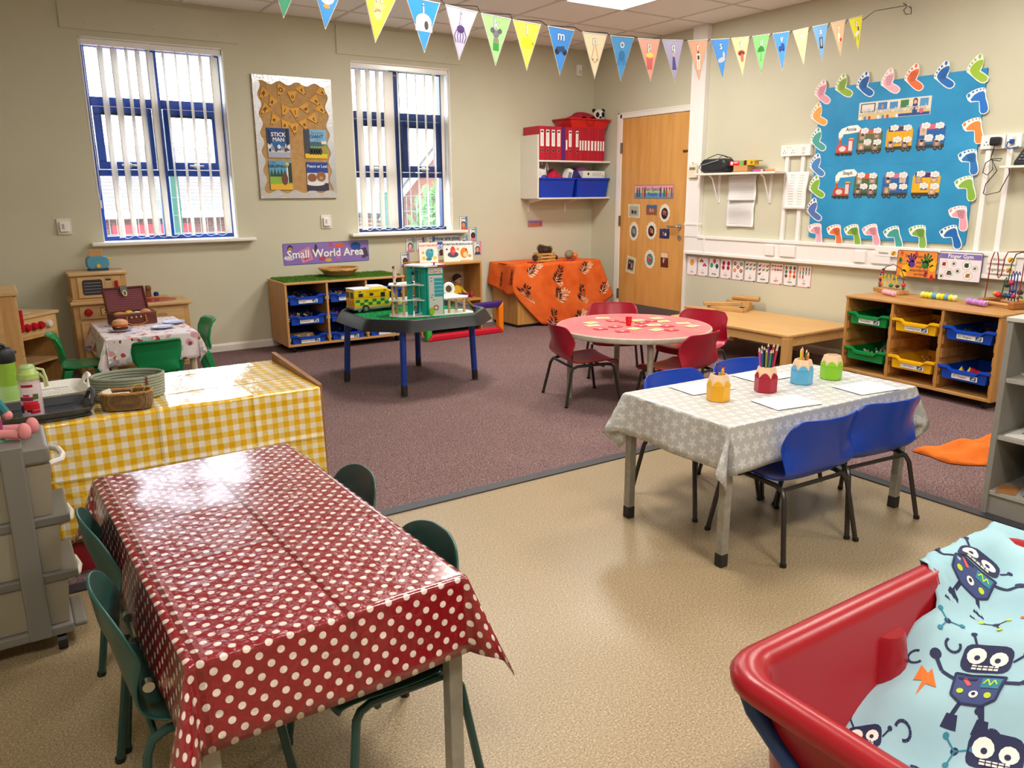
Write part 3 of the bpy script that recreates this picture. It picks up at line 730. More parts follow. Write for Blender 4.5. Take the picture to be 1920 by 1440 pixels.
# ================================================================ TRAY UNITS
def tray(label, hexc, text, pic=True, group='storage trays'):
    t = thing('storage_tray', label, 'tray', group=group); m = mat(hexc, .35)
    W, D, h = .312, .40, .072; wb, db = .27, .37
    b = MB(); b.frus((0, 0, 0), (wb, db), (W-.022, D-.02), h-.008, m, top=False)
    # lip around three sides and a scooped front
    for s in (-1, 1): b.box(s*(W/2)-.006 if s > 0 else -W/2-.006+0, s*(W/2)+.006 if s > 0 else -W/2+.006, -D/2, D/2, h-.012, h, m)
    b.box(-W/2-.006, W/2+.006, D/2-.01, D/2+.004, h-.012, h, m)
    zf = h-.004
    prof = [(-W/2-.006, zf), (-W/2+.055, zf), (-W/2+.085, zf-.024), (W/2-.085, zf-.024), (W/2-.055, zf), (W/2+.006, zf), (W/2+.006, zf+.012), (W/2-.05, zf+.012), (W/2-.08, zf-.010), (-W/2+.08, zf-.010), (-W/2+.05, zf+.012), (-W/2-.006, zf+.012)]
    n = len(prof)
    vs = [(x, -D/2-.012, z) for x, z in prof]+[(x, -D/2+.012, z) for x, z in prof]
    fs = [(0, 1, 10, 11), (1, 2, 9, 10), (2, 3, 8, 9), (3, 4, 7, 8), (4, 5, 6, 7)]
    fs += [tuple(q+n for q in reversed(f)) for f in fs]+[(i, n+i, n+(i+1) % n, (i+1) % n) for i in range(n)]
    b.add(vs, fs, m)
    front = [(-wb/2, 0), (wb/2, 0), (W/2-.012, zf), (W/2-.055, zf), (W/2-.085, zf-.022), (-W/2+.085, zf-.022), (-W/2+.055, zf), (-W/2+.012, zf)]
    b.poly(front, -D/2+.004, m)
    obj('tray_body', b, t, solid=.003, soff=0)
    if text is not None:
        l = MB().slab(rrect(-.075, .085, -.014, .016, .004), .0035, GLOSSW, Matrix.Translation((.005, -D/2-.001, .026)))
        M = Matrix.Translation((.005, -D/2-.001, .026)); l.text(text, -.07, .001, .0205 if len(text) < 12 else .0165, -.0040, INK, 'LEFT', M)
        if pic: l.rect(.042, .078, -.010, .012, -.0040, mat('#1d4f7d', .6), M).poly([(.046, -.008), (.06, .008), (.07, -.004)], -.0044, mat('#bcd3e4', .6), M).ell(.068, .006, .005, .004, -.0044, mat('#f4d98c', .6), mx=M)
        obj('name_label', l, t)
    return t
def place(o, loc, rz=0.0): o.location = loc; o.rotation_euler = (0, 0, rz); return o
def bits(n, w, d, h, cols, s, seed):
    rnd = random.Random(seed); b = MB()
    for i in range(n):
        c = (rnd.uniform(-w, w), rnd.uniform(-d, d), rnd.uniform(.3, 1)*h); r = s*rnd.uniform(.5, 1)
        M = Matrix.Translation(c) @ Euler((rnd.uniform(0, 3), rnd.uniform(0, 3), rnd.uniform(0, 3))).to_matrix().to_4x4()
        m = mat(rnd.choice(cols), .5)
        if i % 3: b.box(-r, r, -r*.6, r*.6, -r*.4, r*.4, m, M)
        else: b.ball((0, 0, 0), (r*.8, r*.6, r*.5), m, 8, 5, M)
    return b
def unit(name, label, loc, rz, body, bz, back_hex, runners=False):
    t = thing(name, label, 'storage unit', loc, rz); W, D, H = 1.065, .44, .585; z0 = .055
    obj('top', MB().box(-W/2-.006, W/2+.006, -.006, D, H-.018, H, body), t, bevel=.004)
    obj('bottom', MB().box(-W/2+.019, W/2-.019, 0, D, z0, z0+.018, body), t, bevel=.002)
    for x in (-W/2+.0095, W/2-.0095): obj('side', MB().box(x-.0095, x+.0095, 0, D, z0, H-.018, bz), t, bevel=.002)
    for x in (-.1745, .1745): obj('divider', MB().box(x-.0095, x+.0095, 0, D, z0+.018, H-.018, bz), t, bevel=.002)
    obj('back', MB().box(-W/2+.019, W/2-.019, D-.008, D-.001, z0+.018, H-.018, mat(back_hex, .8)), t)
    for cx in (-.349, 0, .349):
        b = MB()
        for s in (-1, 1):
            for z in ((.10, .185, .27, .355, .44) if runners else (.12, .285, .45)):
                x = cx+s*(.1745 if abs(cx+s*.1745) < .5 else .1745)-s*.0095
                if runners: b.box(min(x, x-s*.010), max(x, x-s*.010), .01, D-.02, z, z+.055, bz)
                else: b.box(min(x, x-s*.008), max(x, x-s*.008), .004, D-.02, z, z+.006, mat('#e6ddc8', .5)).box(min(x, x-s*.008), max(x, x-s*.008), .004, D-.02, z-.016, z-.010, mat('#e6ddc8', .5))
        obj('runner', b, t)['kind'] = 'stuff'
    for x in (-W/2+.06, W/2-.06):
        for y in (.06, D-.06): obj('castor', MB().cyl((x-.012, y, .026), (x+.012, y, .026), .026, BLACK, n=14).box(x-.014, x+.014, y-.018, y+.018, .035, .055, mat('#2b2b2b', .4, .6)), t)
    return t
BEE = wood('#cf9d63', '#c08e55', 0, .42); BEEZ = wood('#cc995f', '#bd8a50', 2, .42)
unit('tray_unit', 'light wood tray unit with blue trays under the window, topped with fake grass', (-3.02, -.46, 0), 0, BEE, BEEZ, '#4a3520')
HON = wood('#c9975a', '#a4743a', 0, .4); HONZ = wood('#c28d4c', '#a87538', 2, .4)
ua = math.atan2(-.09, 1.08); cux, cuy = -.605, -4.04
unit('tray_unit', 'wooden tray unit with green, yellow and blue trays by the right wall', (cux, cuy, 0), RW+ua, HON, HONZ, '#4e3a22', True)
BL, GR, YE = '#0b45b4', '#11893f', '#f0b814'
ZT = (.398, .232, .066)
names = [('People', 'Dinosaurs', 'Sensory Cubes'), ('Wild Animals', 'Vehicles', 'Blocks'), ('Sea Animals', 'Trains', 'Mixed')]
lab1 = ['top left', 'middle left', 'bottom left']
txt1 = {(0, 0): 'People', (0, 1): 'Dinosaurs', (0, 2): 'Sensory Cubes', (1, 0): 'Wild A', (1, 1): '', (1, 2): 'B', (2, 0): '', (2, 1): '', (2, 2): ''}
colw = ('left', 'middle', 'right'); roww = ('top', 'middle', 'bottom')
cont = {(0, 0): (['#3a4a6e', '#222', '#6e3a2a', '#c9a27a'], 40, .016), (0, 1): (['#c2384a', '#8a8f92', '#3a6b4a', '#333', '#e0d6c6'], 45, .02), (1, 0): (['#e7dcc6', '#8b5e3c', '#3a2a22', '#d0b089'], 45, .018), (1, 1): (['#d1502e', '#2c2c34', '#c43a3a'], 20, .02), (2, 0): (['#c9c4ba', '#8f8a80', '#3a3a40'], 18, .026), (1, 2): (['#10306c', '#1a3f86'], 8, .02), (2, 2): (['#11347c'], 5, .02), (2, 1): (['#222a44', '#884422'], 12, .02)}
for c in range(3):
    for r in range(3):
        t = tray('blue tray, %s row %s column, in the tray unit under the window' % (roww[r], colw[c]), BL, txt1[(c, r)], group='blue trays in the grass topped unit')
        x = -3.02+(-.349, 0, .349)[c]; place(t, (x, -.46+.215, ZT[r]))
        if (c, r) in cont:
            cols, n, s = cont[(c, r)]
            o = obj('tray_contents', bits(n, .10, .14, .062, cols, s, c*3+r)); o.location = (x, -.46+.215, ZT[r]+.004); tag(o, 'small jumbled toys in the %s %s blue tray' % (roww[r], colw[c]), 'toys', kind='stuff')
# sensory cubes: bare wooden boxes
for i, (x, y, z, s, a, lab) in enumerate(((-3.36, -.34, .108, .085, 40, 'pale wooden cube tilted at the front of the bottom tray'), (-3.42, -.29, .094, .10, 8, 'pale open wooden box lying in the bottom tray'), (-3.29, -.25, .094, .06, 70, 'small pale wooden block at the back of the bottom tray'))):
    b = MB().box(-s/2, s/2, -s/2, s/2, -s*.42, s*.42, wood('#d9bd8e', '#cbab77', 0, .6)).box(-s*.36, s*.36, -s/2-.001, s/2+.001, -s*.3, s*.3, mat('#b8976a', .7))
    single('wooden_cube', b, lab, 'block', (x, y, z), R(a), 'sensory cubes', bevel=.003)
Mu = Matrix.Translation((cux, cuy, 0)) @ Matrix.Rotation(RW+ua, 4, 'Z')
ct = {(0, 0): (GR, 'Threading'), (0, 1): (GR, None), (1, 0): (YE, 'Counting Dogs'), (1, 1): (YE, 'Unifix Cubes'), (2, 0): (BL, '2D Shapes'), (2, 1): (BL, '3D Shapes')}
cn = {GR: 'green', YE: 'yellow', BL: 'blue'}
c2 = {(0, 0): (['#12341f', '#20242a'], 14, .02), (0, 1): (['#c9b58a', '#9ec7b4', '#b9a6c9', '#c7c28a'], 30, .018), (1, 0): (['#8a5a2a', '#b06a34', '#5a3a1c'], 14, .016), (1, 1): (['#b8873a', '#d9c08a', '#c46a2a', '#8a9a4a'], 26, .014), (2, 0): (['#7a2a33', '#1c3a2a', '#3a2a5a'], 12, .026)}
for (c, r), (hx, tx) in ct.items():
    lab = '%s tray %s in the wooden tray unit by the right wall' % (cn[hx], ('with label reading %s' % tx) if tx else 'without a label')
    t = tray(lab, hx, tx, group='trays in the wooden unit'); x = (-.349, 0, .349)[c]; z = (.396, .150)[r]
    place(t, Mu @ Vector((x, .203, z)), RW+ua)
    if (c, r) in c2:
        cols, n, s = c2[(c, r)]; o = obj('tray_contents', bits(n, .10, .13, .05, cols, s, 40+c*3+r)); o.location = Mu @ Vector((x, .203, z+.004)); o.rotation_euler = (0, 0, RW+ua); tag(o, 'small loose pieces in the %s %s tray' % (('upper', 'lower')[r], cn[hx]), 'toys', kind='stuff')
for i, (x, y, k, hx, lab) in enumerate(((-.06, .075, 'cone', '#f2d21c', 'yellow solid pyramid at the left of the 3D shapes tray'), (-.02, .055, 'cone', '#f2d21c', 'yellow solid pyramid in front of the red block'), (.015, .10, 'cube', '#c01f2c', 'tall red solid prism in the 3D shapes tray'), (.055, .085, 'cube', '#d12634', 'red solid cube in the 3D shapes tray'), (.10, .07, 'ball', '#e0332e', 'red solid ball at the right of the 3D shapes tray'))):
    b = MB()
    if k == 'cone': b.add([(-.03, -.03, 0), (.03, -.03, 0), (.03, .03, 0), (-.03, .03, 0), (0, 0, .072)], [(3, 2, 1, 0), (0, 1, 4), (1, 2, 4), (2, 3, 4), (3, 0, 4)], mat(hx, .35))
    elif k == 'cube': b.box(-.025, .025, -.025, .025, 0, .07 if i == 2 else .058, mat(hx, .35), Matrix.Rotation(R(20), 4, 'Y'))
    else: b.ball((0, 0, .033), .03, mat(hx, .35), 16, 10)
    p = Mu @ Vector((.349+x, .203-.07-y+.02, .156)); single('plastic_solid', b, lab, 'shape', p, RW+ua+R(15*i), 'plastic solids')

# ================================================================ YELLOW CLOTH CABINET
CABW = wood('#b98a52', '#a2733c', 2, .45)
t = thing('open_cabinet', 'low wooden cabinet with red plinth under the yellow checked cloth', 'cabinet', (-5.12, -3.53, 0))
w_, d_ = .655, .30
obj('top', MB().box(-w_, w_-.02, -d_, d_, .527, .547, CABW), t)
obj('side', MB().add([(w_-.02, -d_-.02, .03), (w_, -d_-.02, .03), (w_, d_, .03), (w_-.02, d_, .03), (w_-.02, -d_+.0, .56), (w_, -d_+.0, .56), (w_, d_+.0, .59), (w_-.02, d_+.0, .59)], [(3, 2, 1, 0), (4, 5, 6, 7), (0, 1, 5, 4), (1, 2, 6, 5), (2, 3, 7, 6), (3, 0, 4, 7)], wood('#9c6a34', '#7d5226', 2, .4)), t, bevel=.004)
obj('side', MB().box(-w_, -w_+.02, -d_, d_, .03, .527, CABW), t)
obj('back', MB().box(-w_+.02, w_-.02, d_-.012, d_, .1, .527, mat('#3a2c1c', .8)), t)
obj('shelf', MB().box(-w_+.02, w_-.02, -d_+.01, d_-.012, .115, .135, CABW), t)
obj('plinth', MB().box(-w_+.02, w_-.02, -d_+.02, d_-.02, 0, .115, mat('#8c1420', .5)), t)
for x in (-.22, .22): obj('divider', MB().box(x-.009, x+.009, -d_+.01, d_-.012, .135, .527, CABW), t)
o = drape(.635, .302, (.0, .012, .41, .02), m_gingham(), nx=70, ny=50, f0=.05, f1=.05, rip=.004, k=15, ruck=.004)
single('tablecloth', o, 'shiny yellow and white checked oilcloth over the low cabinet', 'tablecloth', (-5.115, -3.53, .5485), 0, smooth=True, solid=.0015, angle=70)

# ================================================================ TRAY TABLE
t = thing('activity_tray_table', 'eight sided black plastic tray on four blue legs', 'table', (-3.08, -1.845, 0))
TRB = mat('#15181c', .42, spec=.4)
def octo(hw, c, z, rc=.05):
    P = [(-hw, -c), (-hw, c), (-c, hw), (c, hw), (hw, c), (hw, -c), (c, -hw), (-c, -hw)]; out = []
    for i in range(8):
        p, q, n = Vector(P[i]), Vector(P[i-1]), Vector(P[(i+1) % 8])
        a = p+(q-p).normalized()*rc; e = p+(n-p).normalized()*rc
        for k in range(4):
            s = k/3; out.append(((a*(1-s)**2+p*2*s*(1-s)+e*s*s).x, (a*(1-s)**2+p*2*s*(1-s)+e*s*s).y, z))
    return out[::-1]
rs = [octo(.475, .255, .428), octo(.49, .262, .43), octo(.452, .24, .497), octo(.446, .236, .503), octo(.436, .23, .503), octo(.428, .226, .495), octo(.405, .215, .468), octo(.39, .2, .466)]
obj('tray', MB().rings(rs, TRB, cap=False).add(octo(.39, .2, .466), [tuple(range(32))], TRB).add(octo(.475, .255, .428), [tuple(range(31, -1, -1))], TRB), t, smooth=True, angle=50)
LB = mat('#143a94', .35, var=.1, vs=25.0)
for x, y in ((-3.522, -1.65), (-3.372, -2.26), (-2.871, -1.468), (-2.745, -2.105)):
    lx, ly = x+3.08, y+1.845
    l = obj('leg', MB().cyl((lx, ly, .0), (lx*.95, ly*.95, .43), .021, LB, n=16), t, smooth=True)
    obj('worn_sleeve', MB().cyl((lx, ly, .004), (lx*.993, ly*.993, .075), .0216, mat('#241d1b', .6), n=16).cyl((lx, ly, 0), (lx, ly, .006), .033, mat('#55504a', .5), n=16), l, smooth=True)
def m_grass(a, b_, name, sc):
    m, nt, b = nodes(name, .85, 0, .15); co = coord(nt); n = noise(nt, co, sc, 3, .7)
    nt.links.new(ramp(nt, n, ((.3, a), (.7, b_))), b.inputs['Base Color']); bump(nt, b, n, .9, .02); return m
def turf(hw, c, m, n=2600, seed=1, rect=None, L=.012):
    rnd = random.Random(seed); b = MB()
    if rect: b.box(-rect[0], rect[0], -rect[1], rect[1], 0, .006, m)
    else: b.prism([(p[0], p[1]) for p in octo(hw, c, 0)][::-1], 0, .004, m)
    i = 0
    while i < n:
        if rect: x, y = rnd.uniform(-rect[0], rect[0]), rnd.uniform(-rect[1], rect[1])
        else:
            x, y = rnd.uniform(-hw, hw), rnd.uniform(-hw, hw)
            if abs(x)+abs(y) > hw+c-.01: continue
        a = rnd.uniform(0, 6.28); dx, dy = math.cos(a)*.0022, math.sin(a)*.0022; tx, ty = rnd.uniform(-.008, .008), rnd.uniform(-.008, .008)
        b.add([(x-dx, y-dy, .003), (x+dx, y+dy, .003), (x+tx, y+ty, .004+L*rnd.uniform(.6, 1.2))], [(0, 1, 2)], m); i += 1
    return b
o = single('grass_mat', turf(.385, .195, m_grass('#0f7a3e', '#2fae66', 'tray_turf', 60.0), 4000, L=.006), 'green turf mat lining the black tray', 'mat', (-3.08, -1.845, .467))
o = single('grass_mat', turf(0, 0, m_grass('#3f6f1c', '#79a845', 'cabinet_turf', 90.0), 9000, 2, (.515, .205), .014), 'strip of fake grass on top of the blue tray unit', 'mat', (-3.02, -.235, .585))
# ================================================================ WINDOW WALL: NOTICEBOARD, SIGNS, SWITCHES
def card(name, label, cat, x, z, w, h, wall='back', bg='#ffffff', r=.006, border=None, draw=None, group=None, t=.0015, roll=0.0, off=.0005, rough=.35):
    b = MB(); b.slab(rrect(-w/2, w/2, -h/2, h/2, r), t, mat(border or bg, rough))
    if border: b.slab(rrect(-w/2+.004, w/2-.004, -h/2+.004, h/2-.004, max(r-.002, .001)), t+.0003, mat(bg, rough))
    if draw: draw(b, -(t+.0008))
    loc = (x, -off, z) if wall == 'back' else (-off, x, z)
    o = single(name, b, label, cat, loc, 0 if wall == 'back' else RW, group)
    if roll: o.rotation_euler = (0, roll, 0) if wall == 'back' else Euler((0, roll, RW), 'XYZ')
    return o
def hx(s): return mat(s, .6)
SILV = mat('#b9bbbd', .3, .6, bmp=.5, bs=120.0)
def m_hessian():
    m, nt, b = nodes('hessian', .9); co = coord(nt)
    w = nd(nt, 'ShaderNodeTexWave', i_Scale=60.0, i_Distortion=1.0); nt.links.new(co, w.inputs['Vector']); n = noise(nt, co, 30, 3)
    f = math_(nt, 'ADD', math_(nt, 'MULTIPLY', w.outputs[1] if len(w.outputs) > 1 else w.outputs[0], .3), n)
    nt.links.new(ramp(nt, f, ((.3, '#a5814f'), (.8, '#c49c66'))), b.inputs['Base Color']); return m
t = thing('notice_board', 'hessian notice board with silver scalloped border between the windows', 'notice board', (-3.2225, -.001, 1.74))
obj('backing', MB().box(-.333, .333, -.016, 0, -.488, .488, m_hessian()), t)
def scallop(side):
    pts = []; n = 60; W, H, d, A = .333, .488, .055, .014
    if side in 'tb':
        s = 1 if side == 't' else -1
        pts = [(-W, s*H), (W, s*H)] if s > 0 else [(W, -H), (-W, -H)]
        for i in range(n+1):
            x = (W-2*W*i/n)*s; pts.append((x, s*(H-d+A*math.sin(x*42))))
    else:
        s = 1 if side == 'r' else -1
        pts = [(s*W, s*H), (s*W, -s*H)]
        for i in range(n+1):
            z = (-H+2*H*i/n)*s; pts.append((s*(W-d*.9+A*math.sin(z*42)), z))
    return pts
for i, sd in enumerate('lrtb'):
    o = obj('scalloped_border', MB().slab(scallop(sd)[::-1], .0025, SILV if sd in 'lr' else mat('#d9dadb', .2, .5, bmp=.6, bs=60.0)), t); o.location = (0, -.016-.0012*(i+1), 0)
def pennants(label, pts, letters, w=.085, h=.098):
    t = thing('pennant_string', label, 'bunting', (0, -.022, 0), group='yellow pennants on the notice board')
    for i, ((x, z), ch) in enumerate(zip(pts, letters)):
        a, bq = pts[max(i-1, 0)], pts[min(i+1, len(pts)-1)]; an = math.atan2(bq[1]-a[1], bq[0]-a[0])*1.0
        M = Matrix.Translation((x, -.0012*(i % 2), z+.012)) @ Matrix.Rotation(-an, 4, 'Y')
        b = MB().slab([(0, -h*.6), (w/2, h*.4), (-w/2, h*.4)], .001, mat('#e2a228', .55), M); b.text(ch, 0, .0, .05, -.0016, INK, mx=M, ext=.001); b.ell(.004, -h*.42, .006, .006, -.0016, hx('#4a2c14'), 8, mx=M); obj('pennant', b, t)
    o = obj('string', MB().tube([(x, -.003, z+.05) for x, z in pts], .0012, mat('#caa25a', .7), 5), t)
pennants('short string of yellow pennants reading Our', [(-3.326, 2.106), (-3.231, 2.063), (-3.148, 2.117)], 'Our')
pennants('string of yellow pennants reading Railway', [(-3.47, 2.068), (-3.402, 2.011), (-3.302, 1.949), (-3.215, 1.935), (-3.125, 1.97), (-3.033, 2.037), (-2.973, 2.109)], 'Railway')
pennants('string of yellow pennants reading Readers', [(-3.467, 1.947), (-3.396, 1.871), (-3.311, 1.832), (-3.233, 1.81), (-3.144, 1.844), (-3.059, 1.892), (-2.987, 1.97)], 'Readers')
def bk1(b, y):
    b.rect(-.094, .094, -.118, -.005, y, hx('#c9ccd6')).poly([(-.094, -.005), (.094, -.005), (.094, .118), (-.094, .118)], y, hx('#0d3f86')).ell(0, -.01, .055, .05, y-.0003, hx('#1660a8'))
    b.rect(-.085, -.068, -.07, .1, y-.0006, hx('#12202c')).rect(.064, .086, -.06, .118, y-.0006, hx('#13222e')).rect(-.094, .094, -.118, -.075, y-.0004, hx('#aab0c4'))
    for i in range(7): b.ell(-.08+.027*i, -.03-.012*(i % 3), .014, .018, y-.0007, hx(('#e5e8ee', '#8d95ad', '#5a4634')[i % 3]), 9)
    b.text('STICK', 0, .066, .045, y-.001, PAPER, ext=.001); b.text('MAN', 0, .026, .045, y-.001, PAPER, ext=.001)
def bk2(b, y):
    b.rect(-.098, .098, .0, .118, y, hx('#7fb6dc')).rect(-.098, .098, -.118, .0, y, hx('#6fae3a')).ell(.0, .0, .09, .02, y-.0003, hx('#3c5d78')).rect(-.098, -.05, -.09, .118, y-.0005, hx('#39414f')).rect(-.098, .098, -.118, -.08, y-.0006, hx('#e9c21a'))
    for i in range(5): b.ell(-.05+.022*i, -.06, .016, .03, y-.0007, hx('#2a2430'), 9)
    b.rect(.05, .095, .0, .025, y-.0007, hx('#e9e2d6')).ell(.07, -.04, .02, .03, y-.0008, hx('#b98a3a')); b.text('GIANT', .01, .06, .04, y-.001, hx('#153a6a'), ext=.001); b.text('The Smartest', .015, .09, .02, y-.001, hx('#153a6a')); b.text('in Town', .02, .034, .018, y-.001, hx('#153a6a'))
def bk3(b, y):
    b.rect(-.094, .094, .0, .118, y, hx('#5aa3c9')).rect(-.094, .094, -.118, .0, y, hx('#8ab53a')).rect(-.094, .094, -.118, -.07, y-.0003, hx('#e6b52a'))
    for i in range(6): b.poly([(-.094+.028*i, -.01), (-.06+.028*i, -.01), (-.078+.028*i, .05+.01*(i % 2))], y-.0005, hx('#1f4a2c'))
    b.rect(.05, .062, -.06, .09, y-.0006, hx('#e6e2d8')).rect(.062, .094, -.06, .1, y-.0006, hx('#22382a')).ell(.03, -.03, .028, .05, y-.0007, hx('#6a4030')).ell(.058, .09, .016, .016, y-.0009, hx('#f0c21c')); b.text('THE', -.06, .1, .022, y-.001, INK); b.text('GRUFFALO', -.02, .072, .033, y-.001, INK, ext=.001)
def bk4(b, y):
    b.rect(-.094, .094, .03, .118, y, hx('#123f94')).rect(-.094, .094, -.118, .03, y, hx('#d7d3d6')).ell(-.05, -.01, .04, .035, y-.0004, hx('#8a5a34')).ell(.03, .0, .042, .042, y-.0005, hx('#94623a')).ell(.03, -.012, .018, .013, y-.0008, hx('#c09468')).rect(-.094, .094, -.118, -.055, y-.0006, hx('#31304a')).ell(-.02, -.06, .08, .018, y-.0007, hx('#e6e4ea'))
    b.text('Peace at Last', 0, .085, .034, y-.001, hx('#dfe6f4'), ext=.0005)
for (x, z, f, bg, lab) in ((-3.374, 1.70, bk1, '#0d3f86', 'dark blue and white snowy book cover, upper left on the notice board'), (-3.056, 1.70, bk2, '#7fb6dc', 'light blue and yellow book cover, upper right on the notice board'), (-3.374, 1.44, bk3, '#5aa3c9', 'green forest book cover, lower left on the notice board'), (-3.056, 1.432, bk4, '#123f94', 'dark blue bedtime book cover, lower right on the notice board')):
    card('book_cover', lab, 'book cover', x, z, .19, .237, bg=bg, draw=f, r=.002, group='covers on the notice board', off=.0225)
# signs
def sw(b, y):
    rnd = random.Random(5)
    b.ell(-.34, -.03, .05, .02, y, hx('#eee4ee')); b.poly([(-.23, -.08), (-.13, -.05), (-.16, .06), (-.26, .02)], y, hx('#e58aa6')); b.poly([(-.21, -.06), (-.155, -.04), (-.17, .02), (-.22, .0)], y-.0003, hx('#c9476a'))
    b.ell(.27, .045, .05, .035, y, hx('#1b4a9a')).ell(.30, .0, .03, .03, y-.0003, hx('#1b4a9a')).poly([(.33, -.07), (.39, -.05), (.37, .03), (.31, .02)], y, hx('#4a3b52')); b.ell(-.05, -.05, .03, .018, y, hx('#c9384e')).ell(.01, -.065, .03, .016, y, hx('#e2a83a')).ell(.12, .06, .05, .018, y, hx('#d4603a')).poly([(.02, .05), (.06, .05), (.05, .085), (.02, .085)], y, hx('#c9485e')).ell(-.10, .04, .014, .04, y, hx('#3a2f4a')).ell(.10, -.03, .02, .03, y, hx('#d27aa8')).ell(-.33, .05, .025, .03, y, hx('#2d2a30')).ell(-.33, .04, .02, .022, y-.0003, hx('#b98a3a'))
    b.text('Small World Area', -.01, -.005, .096, y-.001, mat('#8a6fb4', .6), ext=.006); b.text('Small World Area', -.01, -.005, .096, y-.0016, PAPER, ext=.002)
card('wall_sign', 'long purple sign reading Small World Area', 'sign', -3.006, .781, .79, .186, bg='#8f74be', border='#3b4a9e', draw=sw, r=.01, roll=R(-.4))
def ss(b, y):
    b.rect(-.085, .085, -.03, .0, y, hx('#c9744a')).text('Investigation', 0, .016, .026, y-.0005, hx('#5a3a78')); b.rect(.05, .08, -.022, .02, y-.0004, hx('#c94a5a'))
card('wall_sign', 'small orange and purple sign above the orange cloth', 'sign', -.75, .975, .187, .068, bg='#b08ab8', draw=ss, r=.004)
# switches
for x, z, lab, tx in ((-5.016, 1.062, 'white thermostat style switch left of the left window', 'CO2'), (-2.999, 1.049, 'white thermostat style switch under the notice board', '')):
    t = thing('wall_switch', lab, 'switch', (x, 0, z), group='wall switches')
    obj('backplate', MB().slab(rrect(-.047, .047, -.058, .058, .006), .012, mat('#e4e0d4', .45)), t, bevel=.002)
    b = MB().slab(rrect(-.03, .03, -.036, .036, .005), .034, GLOSSW)
    M = Matrix.Translation((0, 0, 0)); b.rect(-.018, .0, -.02, .022, -.0346, hx('#d9d6cf')); b.text('CO2' if tx else '123', -.009, .0, .018, -.035, INK, rot=R(90)); obj('cover', b, t, bevel=.003)
# feelings cards around the right window sill
def face(skin, hair, top, bg2, word, hand=False):
    def f(b, y):
        b.rect(.02, .045, -.062, .062, y, hx(bg2)).ell(0, -.012, .026, .032, y-.0002, hx(hair)).ell(0, -.016, .018, .024, y-.0004, hx(skin)).poly([(-.034, -.062), (.034, -.062), (.026, -.036), (-.026, -.036)], y-.0003, hx(top))
        b.ell(-.007, -.012, .0025, .003, y-.0006, INK, 6).ell(.007, -.012, .0025, .003, y-.0006, INK, 6).line([(-.008, -.026), (0, -.029), (.008, -.026)], .002, y-.0006, hx('#a0282c'))
        if hand: b.line([(-.024, -.045), (-.022, .02)], .01, y-.0005, hx(top)); b.ell(-.022, .026, .006, .006, y-.0006, hx(skin), 8)
        b.text(word, 0, .049, .019, y-.0007, INK, ext=.0004)
    return f
FC = [(-1.605, .999, 'excited', face('#d9a07a', '#2c2024', '#e0502e', '#5a8ab8', 'excited', True), 'feelings card with raised arm, top one right of the sill'),
      (-1.50, .891, 'happy', face('#5a3526', '#1d1616', '#e08aa0', '#8ab4c8', 'happy'), 'feelings card with dark haired face, second one right of the sill'),
      (-1.452, .754, 'silly', face('#e0ac90', '#2c2028', '#4a3a58', '#e58aa0', 'silly'), 'pink feelings card at the right of the picture books'),
      (-2.19, .815, 'tired', face('#e8c0a8', '#1f1a20', '#e07a94', '#8ab8b4', 'tired'), 'feelings card with long black hair, left of the picture books'),
      (-2.082, .817, 'worried', face('#e0ae94', '#241c22', '#d2505e', '#8a6a94', 'worried'), 'feelings card with red jumper, half hidden by the first picture book'),
      (-2.248, .678, 'confused', face('#6a4030', '#1d1616', '#d02c5a', '#9a86b8', 'confused'), 'lowest feelings card, above the toy hospital'),
      (-1.975, .82, 'sad', face('#e0ae94', '#241c22', '#4a78b4', '#4a78b4', 'sad'), 'blue feelings card half hidden behind the picture books'),
      (-1.605, .82, 'calm', face('#e0ae94', '#24404c', '#4a78b4', '#7ab0d0', 'calm'), 'pale blue feelings card tucked under the sill end')]
for x, z, wd_, f, lab in FC: card('feelings_card', lab, 'card', x, z, .09, .132, bg='#e9eef0', border='#6a7f98', draw=f, r=.005, group='feelings cards')
def hay(b, y): b.text('How are you', 0, .062, .05, y-.0005, hx('#2a3a5a'), ext=.001); b.rect(-.13, .13, -.03, .03, y, hx('#2f57b8')); b.text('feeling?', -.02, -.004, .07, y-.0006, PAPER, ext=.001); b.ell(-.06, -.07, .025, .03, y-.0006, hx('#5a3526'))
card('wall_sign', 'pale blue sign reading How are you feeling behind the books', 'sign', -1.80, .80, .272, .19, bg='#d3e0ee', border='#5f7fae', draw=hay, r=.006)

# ================================================================ DOLL SHELF, BOOKS, SOFT FRAME
PIN = wood('#cf9c58', '#b98544', 0, .42); PINZ = wood('#c8944f', '#b07c3c', 2, .42)
t = thing('open_shelf_unit', 'open wooden shelf unit with dolls and picture books, right of the grass topped unit', 'shelf', (-1.945, -.02, 0))
a, d = .33, .33
obj('top', MB().box(-a, a, -d, 0, .64, .66, PIN), t, bevel=.003); obj('shelf', MB().box(-a+.018, a-.018, -d, -.01, .29, .31, PIN), t)
for s in (-1, 1): obj('side', MB().box(s*a-.018 if s > 0 else -a, s*a if s > 0 else -a+.018, -d, 0, 0, .64, PINZ), t, bevel=.002)
obj('base', MB().box(-a+.018, a-.018, -d, -.01, .05, .07, PIN), t); obj('back', MB().box(-a+.018, a-.018, -.01, -.004, .07, .64, mat('#c9b593', .7)), t)
